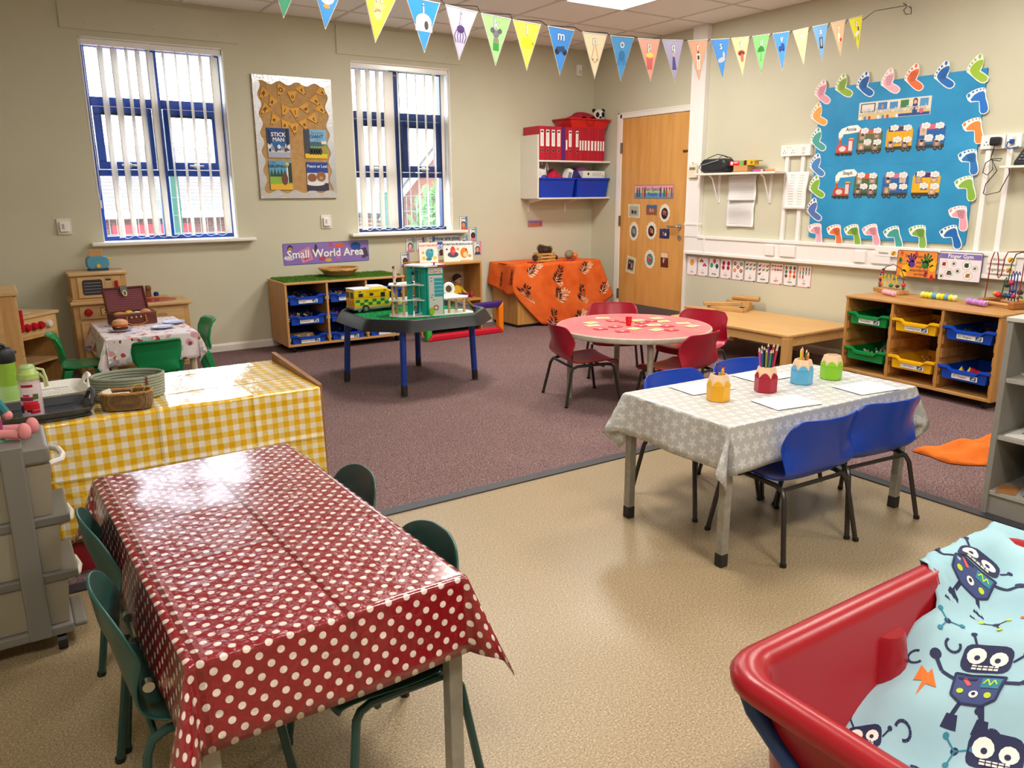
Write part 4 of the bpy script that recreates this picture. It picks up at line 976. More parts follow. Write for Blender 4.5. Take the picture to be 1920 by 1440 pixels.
# picture books standing on it
def pbook(label, x, yy, z, w, h, rz, colour, title, tcol, draw, spine):
    t = thing('picture_book', label, 'book', (x, yy, z), rz, 'picture books on the shelf unit', rot=(R(-6), 0, rz))
    obj('pages', MB().box(-w/2+.004, w/2-.003, .002, .014, .003, h-.003, mat('#efe9dc', .8)), t)
    b = MB().box(-w/2, w/2, .0, .002, 0, h, mat(colour, .3)); M = Matrix.Translation((0, 0, h/2)); y = -.0006
    b.text(title, 0, h*.34, h*.135, y-.0004, hx(tcol), mx=M, ext=.001); draw(b, y, M); obj('cover', b, t)
    obj('back_cover', MB().box(-w/2, w/2, .014, .016, 0, h, mat(spine, .4)), t)
def d1(b, y, M): b.ell(.01, -.01, .04, .045, y, hx('#3f9bb0'), mx=M).ell(.025, .012, .028, .022, y-.0003, hx('#4fb0c4'), mx=M).ell(.03, .02, .007, .007, y-.0006, INK, 8, mx=M).ell(.0, -.06, .03, .014, y-.0003, hx('#2f7f98'), mx=M).ell(-.05, -.05, .02, .018, y, hx('#e8c84a'), 7, mx=M).ell(.06, -.05, .022, .016, y, hx('#e8cf5a'), 7, mx=M).ell(-.055, .0, .013, .013, y, hx('#f0b03a'), mx=M)
def d2(b, y, M): b.ell(.01, -.03, .055, .028, y, hx('#3f5468'), mx=M).ell(.01, .005, .026, .042, y-.0003, hx('#e0404a'), mx=M).ell(.02, .0, .018, .012, y-.0006, hx('#f06a6a'), mx=M).ell(.06, .02, .013, .013, y, hx('#f0a53a'), mx=M).ell(-.05, .02, .012, .01, y, hx('#2a5a78'), 5, mx=M)
def d3(b, y, M): b.ell(-.01, -.02, .04, .05, y, hx('#ee8a1e'), mx=M).ell(0, -.035, .022, .024, y-.0003, hx('#f8d8a0'), mx=M).ell(.012, .012, .008, .009, y-.0005, INK, 8, mx=M).ell(.045, -.05, .018, .014, y, hx('#c9a878'), mx=M)
pbook('white picture book with a blue creature, left of the three', -2.115, -.235, .661, .185, .185, R(-4), '#fbf3ea', 'CHATTISAURUS', '#e07a5a', d1, '#f4b8a0')
pbook('white picture book with a red creature, middle of the three', -1.885, -.265, .661, .165, .19, R(-8), '#fdf6ef', 'WORRYSAURUS', '#3a3f4a', d2, '#efe6da')
pbook('white picture book with an orange creature, right of the three', -1.70, -.19, .661, .155, .18, R(-10), '#fdf8f2', 'NEVERSAURUS', '#5a6ab0', d3, '#5a8a3a')
# rag dolls sitting on the shelf
def doll(label, loc, rz, skin, hair, top, legs, shoes, scarf=False, cap=None):
    t = thing('rag_doll', label, 'doll', loc, rz, 'rag dolls')
    obj('body', MB().rings([[(r*math.cos(a_*.6283), y+q*math.sin(a_*.6283), z) for a_ in range(10)] for r, q, y, z in ((.035, .028, 0, 0), (.05, .038, 0, .02), (.048, .034, .005, .07), (.04, .028, .01, .105), (.018, .016, .012, .125))], mat(top, .85)), t, smooth=True)
    h = obj('head', MB().ball((0, .0, .165), (.048, .042, .048), mat(skin, .85), 16, 12), t, smooth=True)
    b = MB(); b.ball((0, .008, .178), (.053, .046, .045), mat(hair, .9), 16, 12); obj('hair', b, h, smooth=True)
    b = MB()
    for s in (-1, 1): b.ball((s*.016, -.040, .168), .0055, INK, 8, 6)
    b.ball((0, -.042, .15), (.012, .004, .004), mat('#a8484a', .8), 8, 6); obj('face', b, h)
    for s in (-1, 1):
        obj('arm', MB().tube([(s*.035, 0, .10), (s*.062, -.012, .06), (s*.072, -.04, .03)], [.017, .015, .014], mat(top, .85), 8).ball((s*.073, -.048, .025), .015, mat(skin, .85), 8, 6), t, smooth=True)
        l = obj('leg', MB().tube([(s*.022, -.01, .02), (s*.03, -.07, .022), (s*.036, -.125, .02)], [.02, .018, .017], mat(legs, .85), 8), t, smooth=True)
        obj('shoe', MB().ball((s*.037, -.135, .028), (.018, .016, .028), mat(shoes, .7), 10, 8), l, smooth=True)
    return t
doll('rag doll in yellow top and blue trousers sitting on the shelf unit', (-1.78, -.17, .311), R(25), '#b98f74', '#2e2024', '#dfae1e', '#243a6e', '#b3223c')
doll('rag doll in green top half hidden behind the toy hospital', (-2.0, -.15, .311), R(-10), '#c29a7c', '#241a1c', '#4a8a3c', '#2f9ab0', '#3a2a2a')
# soft play frame standing on its edge
t = thing('padded_play_square', 'padded square frame with red, green, purple and orange sides standing on the carpet', 'play frame', (-1.955, -.60, 0), R(3))
q = .42; e = .055; hh = .30
for nm, pts, c in (('side_bar', [(-q, 0), (q, 0), (q-e, e), (-q+e, e)], '#cf1330'), ('side_bar', [(q, 0), (q, hh), (q-e, hh-e), (q-e, e)], '#f0820f'), ('side_bar', [(q, hh), (-q, hh), (-q+e, hh-e), (q-e, hh-e)], '#3c1d78'), ('side_bar', [(-q, hh), (-q, 0), (-q+e, e), (-q+e, hh-e)], '#35b043')):
    obj(nm, MB().prism(pts, -.03, .03, mat(c, .35), Matrix.Rotation(R(90), 4, 'X')), t, bevel=.012)

# ================================================================ ORANGE CLOTH CORNER
t = thing('cupboard', 'wooden cupboard under the orange leaf cloth in the corner', 'cupboard', (-.80, -.03, 0))
obj('body', MB().box(-.50, .48, -.46, 0, .03, .61, PINZ), t); obj('plinth', MB().box(-.48, .46, -.44, -.01, 0, .03, BLACK), t); obj('door', MB().box(-.22, .46, -.468, -.46, .05, .59, mat('#2a2320', .6)), t)
def m_orange():
    m, nt, b = nodes('orange_fabric', .85, 0, .2); co = coord(nt); n = noise(nt, co, 6, 4)
    nt.links.new(ramp(nt, n, ((.3, '#d9581c'), (.7, '#ee7434'))), b.inputs['Base Color']); bump(nt, b, noise(nt, co, 9, 4), .35, .02); return m
ORG = m_orange(); b = MB()
zt = .6135
def fp(s, t_):           # front fall of the cloth: s across, t_ down
    D = .60*(1 if s < .55 else 1-.38*((s-.55)/.45)**1.2)
    if s < .14: D = .33+.27*(s/.14)**.8
    dd = D*t_
    xl = -1.318-.05*math.sin(math.pi*min(1, dd/.36))+(.12*max(0, (dd-.26))/.34)
    xr = -.295+.26*(dd/.6)
    x = xl+(xr-xl)*s
    fold = .018*math.sin(s*17+.8)*(dd/.6)+.012*math.sin(s*41+2)*(dd/.6)
    return Vector((x, -.507-.03*(dd/.6)-.02*math.sin(math.pi*s)*(dd/.6)+fold, zt-dd*.995))
b.grid(lambda u, v: tuple(fp(u, v)), 60, 24, ORG)
b.grid(lambda u, v: (-1.318+1.023*u, -.507+.487*v, zt+.0005+.004*math.sin(u*14)*math.sin(v*7)*(1 if .02 < v < .98 else 0)), 24, 10, ORG)
b.grid(lambda u, v: (-1.318-.03*v-.012*math.sin(u*9), -.507+.487*u, zt-(.30-.12*abs(u-.25))*v), 16, 12, ORG)
o = single('tablecloth', b, 'orange cloth printed with black and cream leaf sprigs over the corner cupboard', 'tablecloth', smooth=True, solid=.002, soff=-1, angle=80)
def sprig(mb, f, cx, cy, sc, m, ang, seed, nrm=Vector((0, -1, 0)), off=.004):
    rnd = random.Random(seed)
    def quad(p, q, w):
        d = Vector(q)-Vector(p); n = Vector((-d.y, d.x)).normalized()*w; mid = (Vector(p)+Vector(q))/2
        P = [Vector(p), mid+n, Vector(q), mid-n]; mb.add([tuple(f(cx+k.x, cy+k.y)+nrm*off) for k in P], [(0, 1, 2, 3)], m)
    ca, sa = math.cos(ang), math.sin(ang)
    def rt(x, y): return (sc*(x*ca-y*sa), sc*(x*sa+y*ca))
    for i in range(7):
        quad(rt(0, -.5+.14*i), rt(.02, -.36+.14*i), .012*sc)
        for s in (-1, 1):
            if i < 6: quad(rt(0, -.45+.15*i), rt(s*(.36-.03*i)*rnd.uniform(.7, 1.1), -.26+.15*i+rnd.uniform(-.06, .10)), .058*sc)
    for i in range(3): quad(rt(.1*i-.1, .38), rt(.16*i-.16, .62), .04*sc)
sp = MB(); DK = mat('#2a1512', .85); CR = mat('#f0c9a4', .85)
fs_ = lambda x, y: fp(max(0, min(1, x)), max(0, min(1, -y)))
for i, (s, d, k) in enumerate(((.18, .06, 1), (.47, .20, 0), (.78, .12, 1), (.10, .48, 0), (.42, .52, 1), (.66, .58, 0), (.92, .68, 1), (.26, .90, 0), (.52, .93, 1))):
    f2 = (lambda s=s, d=d: (lambda x, y: fs_(s+x, -(d-y*1.7))))()
    if k: sprig(sp, f2, .03, -.02, .17, CR, -.9, i, off=.0035)
    sprig(sp, f2, 0, 0, .13 if k else .17, DK, -.5, i+20); 
    if not k: sprig(sp, f2, .0, -.07, .10, CR, .6, i+40, off=.003)
fl_ = lambda x, y: Vector((-1.318-.03*(-y/.3)-.012*math.sin(x*9)-.0, -.507+.487*x, zt+y))
for (x, y) in ((.55, -.17), (.12, -.13)): sprig(sp, fl_, x, y, .15, DK, .1, int(x*100), Vector((-1, 0, 0)))
so = obj('printed_sprigs', sp, o); so['kind'] = 'stuff'
# crate of pine cones and autumn bits
t = thing('small_crate', 'little slatted wooden crate of pine cones on the orange cloth', 'crate', (-.83, -.28, .6155), R(4)); CRM = wood('#d9a95e', '#c4923f', 0, .6)
for z in (.008, .04, .072):
    for s in (-1, 1): obj('slat', MB().box(-.095, .095, s*.06-.004, s*.06+.004, z-.008, z+.010, CRM), t)
    for s in (-1, 1): obj('slat', MB().box(s*.091-.004, s*.091+.004, -.056, .056, z-.008, z+.010, CRM), t)
for s in (-1, 1):
    for u in (-1, 1): obj('post', MB().box(s*.083-.007, s*.083+.007, u*.05-.006, u*.05+.006, 0, .082, CRM), t)
obj('floor_board', MB().box(-.087, .087, -.056, .056, .002, .008, CRM), t)
def cone(label, x, y, z, r, seed):
    b = MB(); rnd = random.Random(seed); m = mat('#4a3322', .85, var=.3, vs=40.0)
    b.ball((0, 0, 0), (r*.7, r*.7, r*.85), m, 8, 6)
    for i in range(7):
        for k in range(8):
            a = k*.785+i*.4; zz = -r*.8+i*r*.26; q = r*math.sqrt(max(.05, 1-(zz/r)**2))
            b.add([(q*.6*math.cos(a-.3), q*.6*math.sin(a-.3), zz), (q*.6*math.cos(a+.3), q*.6*math.sin(a+.3), zz), (q*1.1*math.cos(a), q*1.1*math.sin(a), zz+r*.22)], [(0, 1, 2)], m)
    single('pine_cone', b, label, 'pine cone', (x, y, z), seed, 'pine cones', rot=(rnd.uniform(0, 1.2), rnd.uniform(-.6, .6), seed), solid=.003)
cone('large pine cone at the left of the little crate', -.875, -.28, .735, .045, 1); cone('round pine cone in the middle of the little crate', -.83, -.295, .725, .042, 2); cone('pine cone at the right of the little crate', -.775, -.28, .722, .04, 3); cone('pine cone lying on the cloth left of the crate', -.965, -.31, .65, .034, 4); cone('small pine cone lying on the cloth right of the crate', -.705, -.30, .642, .026, 5)
t = thing('gourd', 'grey gourd with an orange end lying near the corner', 'gourd', (-.47, -.22, .6155), R(30)); obj('body', MB().ball((0, 0, .045), (.06, .045, .045), mat('#8d8570', .6), 14, 10), t, smooth=True); obj('tip', MB().ball((.035, -.05, .035), (.03, .03, .028), mat('#ef7f14', .5), 12, 8), t, smooth=True)
rnd = random.Random(11)
for i, (x, c, lab) in enumerate(((-1.06, '#b3182a', 'dark red fabric leaf at the left of the orange cloth top'), (-.93, '#d8a63a', 'yellow fabric leaf in front of the crate'), (-.78, '#a6a43a', 'olive fabric leaf in front of the crate'), (-.62, '#c23a52', 'pinkish red fabric leaf right of the crate'), (-.55, '#8a2a24', 'brown red fabric leaf near the gourd'))):
    b = MB(); pts = []
    for k in range(14):
        a = 2*math.pi*k/14; r = .05*(1 if k % 2 else .62); pts.append((r*1.3*math.cos(a), r*math.sin(a)))
    b.prism(pts, 0, .004, mat(c, .8)); single('fabric_leaf', b, lab, 'leaf', (x, -.40+.05*(i % 3), .6195), i, 'fabric leaves')

# ================================================================ WALL SHELF WITH BINDERS
t = thing('wall_shelf', 'white two tier wall shelf with side panel in the corner', 'shelf', (-.47, 0, 0))
WS = mat('#e9e4da', .45)
obj('side_panel', MB().box(-.462, -.444, -.30, 0, 1.228, 1.835, WS), t, bevel=.002)
for z in (1.597, 1.238): obj('board', MB().box(-.442, .462, -.30, -.002, z-.016, z, WS), t, bevel=.002)
for z in (1.581, 1.222):
    for x in (-.37, .10):
        obj('bracket', MB().box(x-.012, x+.012, -.006, 0, z-.13, z, WS).add([(x-.004, -.006, z-.045), (x+.004, -.006, z-.045), (x-.004, -.006, z), (x+.004, -.006, z), (x-.004, -.25, z-.008), (x+.004, -.25, z-.008), (x-.004, -.25, z), (x+.004, -.25, z)], [(0, 1, 5, 4), (2, 6, 7, 3), (0, 4, 6, 2), (1, 3, 7, 5), (4, 5, 7, 6)], WS), t)
def binder(label, x, w, hexc, lever, lab2=0, h=.318, d=.275):
    t = thing('ring_binder', label, 'binder', (x, -.012, 1.598), group='red binders on the wall shelf')
    m = mat(hexc, .4)
    obj('cover', MB().box(-w/2, w/2, -d, 0, 0, h, m), t, bevel=.003)
    M = Matrix.Translation((0, -d, 0))
    if lever:
        b = MB().slab(rrect(-w*.30, w*.30, .13, .285, .003), .0012, PAPER, M); b.rect(-w*.22, w*.22, .258, .275, -.0016, hx('#3a3a44'), M)
        for k in range(8): b.rect(-w*.03, w*.06, .15+.012*k, .157+.012*k, -.0016, hx('#8a8a92'), M)
        obj('spine_label', b, t)
        obj('finger_ring', MB().cyl((0, -d-.002, .088), (0, -d+.001, .088), .014, STEEL, n=18).cyl((0, -d-.0026, .088), (0, -d, .088), .010, BLACK, n=16), t)
    elif lab2:
        obj('spine_label', MB().slab(rrect(-w*.3, w*.3, .10, .195, .002), .0012, PAPER, M), t)
xb = -.905; order = [('r', .068, 1), ('r', .068, 1), ('r', .068, 1), ('r', .066, 1), ('p', .048, 0), ('r', .032, 2), ('r', .058, 1), ('r', .03, 0), ('r', .055, 1), ('r', .03, 2), ('r', .032, 2), ('r', .04, 2), ('r', .042, 2), ('r', .045, 2), ('r', .04, 2), ('r', .036, 2), ('r', .034, 2), ('r', .032, 2)]
ords = 'first second third fourth fifth sixth seventh eighth ninth tenth eleventh twelfth thirteenth fourteenth fifteenth sixteenth seventeenth eighteenth'.split()
for i, (c, w_, k) in enumerate(order):
    lab = ('purple binder, fifth from the left on the wall shelf' if c == 'p' else '%s red binder, %s from the left on the wall shelf' % ('wide' if w_ > .05 else 'thin', ords[i]))
    binder(lab, xb+w_/2, w_-.002, '#5a1a72' if c == 'p' else ('#b3122e' if i % 3 else '#bd1632'), k == 1, k == 2); xb += w_
t = thing('red_tray', 'red plastic tray on top of the binders', 'tray', (-.285, -.16, 1.9165))
b = MB().frus((0, 0, 0), (.44, .24), (.50, .28), .085, mat('#d01f22', .35), top=False); obj('tub', b, t, solid=.004)
b = MB(); 
for s in (-1, 1): b.box(-.262, .262, s*.145-.012, s*.145+.012, .078, .09, mat('#d01f22', .35)).box(s*.255-.012, s*.255+.012, -.133, .133, .078, .09, mat('#d01f22', .35))
obj('rim', b, t, bevel=.003); obj('handle_moulding', MB().tube([(-.05, -.148, .08), (-.035, -.147, .03), (.035, -.147, .03), (.05, -.148, .08)], .004, mat('#b5181c', .35), 6), t)
b = MB().grid(lambda u, v: (-.22+.40*u+.02*math.sin(v*9), -.10+.2*v, .05+.11*(math.sin(math.pi*u*.93)**.7)*(.55+.45*math.sin(math.pi*v))*(.75+.35*u)+.012*math.sin(u*19+v*11)), 28, 14, mat('#a3122c', .85, var=.15, vs=20.0))
single('red_fabric', b, 'crumpled dark red fabric heaped in the red tray', 'fabric', (-.285, -.16, 1.9165), 0, smooth=True, solid=.004)
t = thing('plush_panda', 'black and white plush panda head poking out of the red tray', 'plush toy', (-.095, -.20, 1.985), R(-20))
h = obj('head', MB().ball((0, 0, .06), (.062, .058, .068), mat('#e6e0d2', .95, bmp=.5, bs=90.0), 18, 14), t, smooth=True)
for s in (-1, 1): obj('ear', MB().ball((s*.05, .01, .115), (.02, .012, .02), mat('#1a1a1e', .95), 10, 8), h, smooth=True)
for s in (-1, 1): obj('eye_patch', MB().ball((s*.028, -.048, .07), (.020, .014, .026), mat('#16161c', .95), 10, 8), h, smooth=True)
obj('nose', MB().ball((0, -.06, .045), (.014, .01, .010), BLACK, 10, 8), h, smooth=True)
# blue bins
def bin_(label, x, w):
    t = thing('storage_bin', label, 'bin', (x, -.155, 1.2395), group='blue bins on the wall shelf'); m = mat('#0b39b8', .35)
    obj('tub', MB().frus((0, 0, 0), (w-.05, .22), (w-.016, .27), .178, m, top=False), t, solid=.004)
    b = MB()
    for s in (-1, 1): b.box(-w/2, w/2, s*.14-.008, s*.14+.008, .172, .19, m).box(s*(w/2-.008)-.008, s*(w/2-.008)+.008, -.132, .132, .172, .19, m)
    obj('rim', b, t, bevel=.004)
bin_('blue storage bin at the left of the lower wall shelf', -.68, .455); bin_('blue storage bin at the right of the lower wall shelf', -.225, .43)
t = thing('carrier_bag', 'white plastic carrier bag in the left blue bin', 'bag', (-.81, -.17, 1.34)); obj('bag_body', MB().grid(lambda u, v: ((.085-.02*v)*math.cos(u*6.283), (.06-.01*v)*math.sin(u*6.283), .18*v+.01*math.sin(u*14)*v), 20, 6, mat('#e6e4e0', .5)).ell(.01, .09, .04, .03, -.061, hx('#4a4a9a')), t, smooth=True, solid=.002); obj('handle', MB().tube([(-.05, -.04, .17), (-.04, -.04, .235), (-.0, -.04, .22)], .008, mat('#e6e4e0', .5), 6).tube([(.03, -.04, .17), (.055, -.04, .24), (.075, -.03, .17)], .008, mat('#e6e4e0', .5), 6), t)
b = MB().grid(lambda u, v: (-.1+.2*u, -.08+.16*v, .09*math.sin(math.pi*u)*math.sin(math.pi*v)+.01*math.sin(u*17)), 14, 10, mat('#b8143a', .8)); single('red_cloth', b, 'red cloth bundle in the left blue bin', 'fabric', (-.64, -.15, 1.425), 0, smooth=True, solid=.003)
single('white_box', MB().box(-.03, .03, -.04, .04, 0, .11, PAPER).rect(-.02, .02, .02, .08, -.0406, hx('#8a8f9a')), 'small white box leaning in the left blue bin', 'box', (-.505, -.2, 1.41), R(20), rot=(0, R(18), 0))
single('white_box_file', MB().box(-.14, .14, -.10, .10, 0, .07, mat('#e9e7e2', .5)).ell(-.07, .04, .012, .014, -.1006, BLACK).rect(-.02, .1, .018, .056, -.1006, hx('#cfcdc8')).ell(.115, .02, .006, .006, -.1008, BLACK), 'white box file lying on the right blue bin', 'box file', (-.19, -.16, 1.4305), R(-2))
b = MB().grid(lambda u, v: (-.15+.3*u, -.08+.16*v, .12*math.sin(math.pi*u)**.8*math.sin(math.pi*v)*(1-.3*u)), 14, 10, mat('#b86ab0', .3)); single('pink_bag', b, 'pink plastic bag in the right blue bin', 'bag', (-.25, -.11, 1.445), 0, smooth=True, solid=.002)
b = MB().grid(lambda u, v: (-.07+.14*u, -.06+.12*v, .1*math.sin(math.pi*u)*math.sin(math.pi*v)), 10, 8, mat('#2a1e6e', .7)); single('navy_cloth', b, 'navy blue cloth in the right blue bin', 'fabric', (-.385, -.18, 1.43), 0, smooth=True, solid=.003)

# ================================================================ THE DOOR'S PICTURES (right wall)
def sp_(b, y):
    b.rect(-.27, .27, -.06, -.01, y, hx('#5a9ac4')).rect(-.27, .27, -.01, .02, y, hx('#b4c88a')).rect(-.27, .27, .02, .06, y, hx('#e3a0b8'))
    for x, c in ((-.23, '#7a3a3a'), (-.20, '#2a5a9a'), (-.15, '#c9782a'), (-.12, '#8a2a4a'), (.10, '#5a3a7a'), (.15, '#2a6a4a'), (.18, '#c03a3a'), (.22, '#c9a03a'), (.25, '#b43a5a')): b.rect(x-.011, x+.011, -.05, .02, y-.0004, hx(c)).ell(x, .03, .009, .012, y-.0005, hx('#6a4434'), 8)
    b.text('Our Special', -.01, .026, .052, y-.0008, hx('#20205a'), ext=.0003); b.text('People', -.01, -.024, .048, y-.0008, hx('#1a2f6a'), ext=.0003)
card('door_sign', 'pink and blue sign reading Our Special People on the door', 'sign', -.962, 1.288, .545, .128, wall='right', bg='#9fb6d4', border='#5a4a7a', draw=sp_, off=.0125, r=.004)
def oval(rx, rz, pic):
    def mk(b):
        n = 26; pts = [((rx+.006*(k % 2))*math.cos(2*math.pi*k/n), (rz+.008*(k % 2))*math.sin(2*math.pi*k/n)) for k in range(n)]
        b.slab(pts, .0015, mat('#e6e2d4', .6)).ell(0, -.004, rx*.66, rz*.66, -.0022, hx(pic[0]), 18)
        b.ell(-rx*.15, .0, rx*.22, rz*.24, -.0027, hx(pic[1]), 10).ell(rx*.2, -.01, rx*.2, rz*.22, -.0028, hx(pic[2]), 10).ell(-rx*.12, rz*.22, rx*.13, rz*.11, -.003, hx('#c99a7c'), 8).ell(rx*.2, rz*.12, rx*.12, rz*.1, -.003, hx('#d0a488'), 8)
    return mk
def sq(w, h, pic, frame=True):
    def mk(b):
        pts = []
        for (x0, z0, x1, z1) in ((-w, -h, w, -h), (w, -h, w, h), (w, h, -w, h), (-w, h, -w, -h)):
            for k in range(6): s = k/6; pts.append((x0+(x1-x0)*s+random.uniform(-.004, .004), z0+(z1-z0)*s+random.uniform(-.004, .004)))
        b.slab(pts, .0015, mat('#dedac4' if frame else pic[0], .6))
        k = .62 if frame else .97
        if frame: b.rect(-w*.84, w*.84, -h*.84, h*.84, -.0019, hx('#b7bda6'))
        b.rect(-w*k, w*k, -h*k, h*k, -.0023, hx(pic[0])).ell(-w*.22, -h*.1, w*.2, h*.34, -.0028, hx(pic[1]), 10).ell(w*.25, -h*.15, w*.2, h*.32, -.0029, hx(pic[2]), 10).ell(-w*.22, h*.22, w*.12, h*.13, -.0031, hx('#cfa086'), 8).ell(w*.25, h*.16, w*.11, h*.12, -.0031, hx('#cfa086'), 8)
        if not frame: b.rect(-w*.97, w*.97, h*.35, h*.97, -.0025, hx(pic[3]))
    return mk
DP = [(-.69, 1.10, sq(.088, .066, ('#a9a890', '#2a2a30', '#2a4a7a')), 'square cream framed photo, top left on the door', 0), (-.945, 1.115, sq(.075, .048, ('#8a5a44', '#d09078', '#c98870', '#3a6a9a'), False), 'unframed landscape photo, top middle on the door', 0), (-1.128, 1.088, oval(.068, .082, ('#2a1414', '#c03a4a', '#8a4a3a')), 'white oval framed photo, top right on the door', 0),
      (-.697, .90, oval(.062, .09, ('#4a5a5c', '#8a8a7a', '#9a9a86')), 'tall oval framed photo, middle row left on the door', 0), (-.952, .915, oval(.068, .082, ('#2c1614', '#b03a34', '#c9a04a')), 'white oval framed photo, centre of the door', 0), (-1.137, .893, sq(.066, .046, ('#1f2c5a', '#c03a4a', '#e6e4ee', '#2a3a6a'), False), 'small dark blue photo beside the door handle', 0),
      (-.665, .56, sq(.066, .082, ('#4a3228', '#2a1c1a', '#b98a6a')), 'tilted cream framed photo, bottom left on the door', R(8)), (-.945, .636, oval(.07, .088, ('#4f8074', '#c9486a', '#b03a5a')), 'green oval framed photo, bottom middle on the door', R(-3)), (-1.15, .64, sq(.05, .07, ('#5a2220', '#d8b8a0', '#6a2a26', '#e8c9a8'), False), 'small red brown photo, bottom right on the door', 0)]
for y_, z_, f, lab, ro in DP:
    b = MB(); f(b); o = single('framed_photo', b, lab, 'photo', (-.0125, y_, z_), RW, 'photos on the door'); o.rotation_euler = Euler((0, ro, RW), 'XYZ')
# ================================================================ PLAY KITCHEN
MAP = wood('#d9b27c', '#caa068', 0, .4, .8); MAPZ = wood('#cfa267', '#bd8f54', 2, .42, .8); REDK = mat('#b80f22', .25)
t = thing('play_washing_machine', 'wooden play washing machine with a Soap drawer', 'play kitchen unit', (-4.875, -.03, 0))
obj('body', MB().box(-.185, .185, -.36, 0, .0, .52, MAPZ), t, bevel=.004)
obj('worktop', MB().box(-.20, .20, -.385, 0, .52, .545, MAP), t, bevel=.006)
f = obj('fascia', MB().box(-.145, .145, -.368, -.36, .415, .51, MAP), t, bevel=.002)
obj('knob', MB().lathe([(.027, 0), (.027, .012), (.02, .022), (.004, .024)], REDK, 18, Matrix.Translation((-.09, -.368, .465)) @ Matrix.Rotation(R(90), 4, 'X')), f, smooth=True)
b = MB().slab(rrect(-.005, .135, .437, .492, .002), .0012, mat('#e0bd86', .5)); M = Matrix.Translation((0, -.369, 0))
b = MB().slab(rrect(-.01, .135, .437, .492, .002), .0015, mat('#3a2a1c', .6), M).slab(rrect(-.007, .132, .44, .489, .002), .002, mat('#e0bd86', .5), M); b.text('Soap', .062, .464, .05, -.0026, mat('#3a2a1c', .6), mx=M, ext=.0012); obj('soap_label', b, f)
dd = obj('door', MB().box(-.145, .145, -.366, -.36, .04, .395, MAP), t, bevel=.002)
obj('porthole_ring', MB().tube([(.02+.125*math.cos(a*.2618), -.367, .215+.125*math.sin(a*.2618)) for a in range(24)], .006, MAPZ, 6, loop=True), dd, smooth=True); obj('porthole_glass', MB().ell(.02, .215, .12, .12, -.3675, mat('#d6c39a', .3), 24), dd)
obj('knob', MB().ball((-.085, -.372, .225), .017, REDK, 14, 10), dd, smooth=True)
t = thing('play_sink_unit', 'wooden play sink unit with red bowl', 'play kitchen unit', (-4.475, -.03, 0))
obj('body', MB().box(-.195, .195, -.36, 0, 0, .475, MAPZ), t, bevel=.004)
w_ = obj('worktop', MB().box(-.205, .215, -.39, 0, .475, .5, MAP), t, bevel=.006)
obj('bowl', MB().lathe([(.155, 0), (.15, .003), (.12, .001), (.10, .0005)], mat('#b01226', .25), 30, Matrix.Translation((-.02, -.2, .5005)) @ Matrix.Diagonal((1.05, .8, 1, 1))), w_, smooth=True)
obj('tap_ledge', MB().box(-.15, .10, -.075, -.035, .5, .516, MAPZ), w_, bevel=.004)
obj('tap', MB().box(-.055, -.018, -.09, -.05, .516, .60, wood('#8a5430', '#6e3f22', 2, .4)).box(-.05, -.022, -.14, -.085, .575, .595, wood('#8a5430', '#6e3f22', 2, .4)), w_, bevel=.004)
for x, c, l in ((-.10, '#b80f22', 'red'), (.02, '#152a74', 'blue')): obj('tap_knob', MB().lathe([(.019, 0), (.019, .022), (.012, .03), (.002, .031)], mat(c, .3), 16, Matrix.Translation((x, -.06, .516))), w_, smooth=True)
f = obj('drawer_front', MB().box(-.175, .155, -.367, -.36, .345, .455, MAP).text('VIGA', .0, .405, .03, -.3676, INK), t); obj('cupboard_door', MB().box(-.175, .155, -.367, -.36, .03, .33, MAP), t, bevel=.002)
t = thing('play_microwave', 'wooden play microwave standing on the play washing machine', 'play kitchen unit', (-4.87, -.03, .5455))
obj('body', MB().box(-.18, .18, -.335, 0, .012, .18, MAPZ).box(-.19, .19, -.36, 0, 0, .012, MAP).box(-.19, .19, -.36, 0, .18, .198, MAP), t, bevel=.003)
dd = obj('door', MB().box(-.14, .14, -.345, -.335, .02, .172, MAP), t, bevel=.003)
g = MB().slab(rrect(-.11, .02, .04, .15, .016), .002, mat('#3b3944', .25), Matrix.Translation((0, -.345, 0)))
for k in range(4): g.rect(-.10, .01, .06+.022*k, .062+.022*k, -.3476, hx('#c9c4bb'))
obj('window', g, dd)
M = Matrix.Translation((0, -.345, 0)); g = MB().slab(rrect(.035, .085, .055, .16, .006), .001, mat('#5a4630', .6), M).slab(rrect(.037, .083, .057, .158, .005), .0014, mat('#dcb67c', .5), M).rect(.042, .078, .138, .152, -.0018, hx('#26262c'), M)
for i in range(3):
    for k in range(5): g.rect(.043+.013*i, .050+.013*i, .066+.013*k, .074+.013*k, -.0018, hx('#a98a5c'), M)
obj('keypad', g, dd); obj('handle', MB().box(.10, .122, -.358, -.345, .085, .135, REDK), dd, bevel=.003)
t = thing('toy_toaster', 'light blue toy toaster with wooden toast on the play microwave', 'toy toaster', (-4.845, -.17, .744), R(2))
def m_soft(hexc): return mat(hexc, .4)
obj('body', MB().slab(rrect(-.075, .075, .012, .105, .035, 6), .08, m_soft('#4f97b8'), Matrix.Translation((0, .04, 0))), t, bevel=.008)
obj('base', MB().box(-.068, .068, -.035, .035, 0, .014, mat('#1d3f58', .5)), t, bevel=.003); obj('dial', MB().cyl((.0, -.04, .035), (.0, -.05, .035), .014, mat('#e8b81e', .4), n=16), t); obj('lever', MB().box(.074, .10, -.006, .006, .076, .086, mat('#e8c21e', .4)), t, bevel=.002)
o = obj('toast', MB().slab([(-.05, .09), (.042, .09), (.042, .145), (.046, .155), (-.056, .155), (-.05, .14)], .014, wood('#c99a5c', '#b5854a', 0, .6), Matrix.Translation((0, .007, 0))), t, bevel=.003)
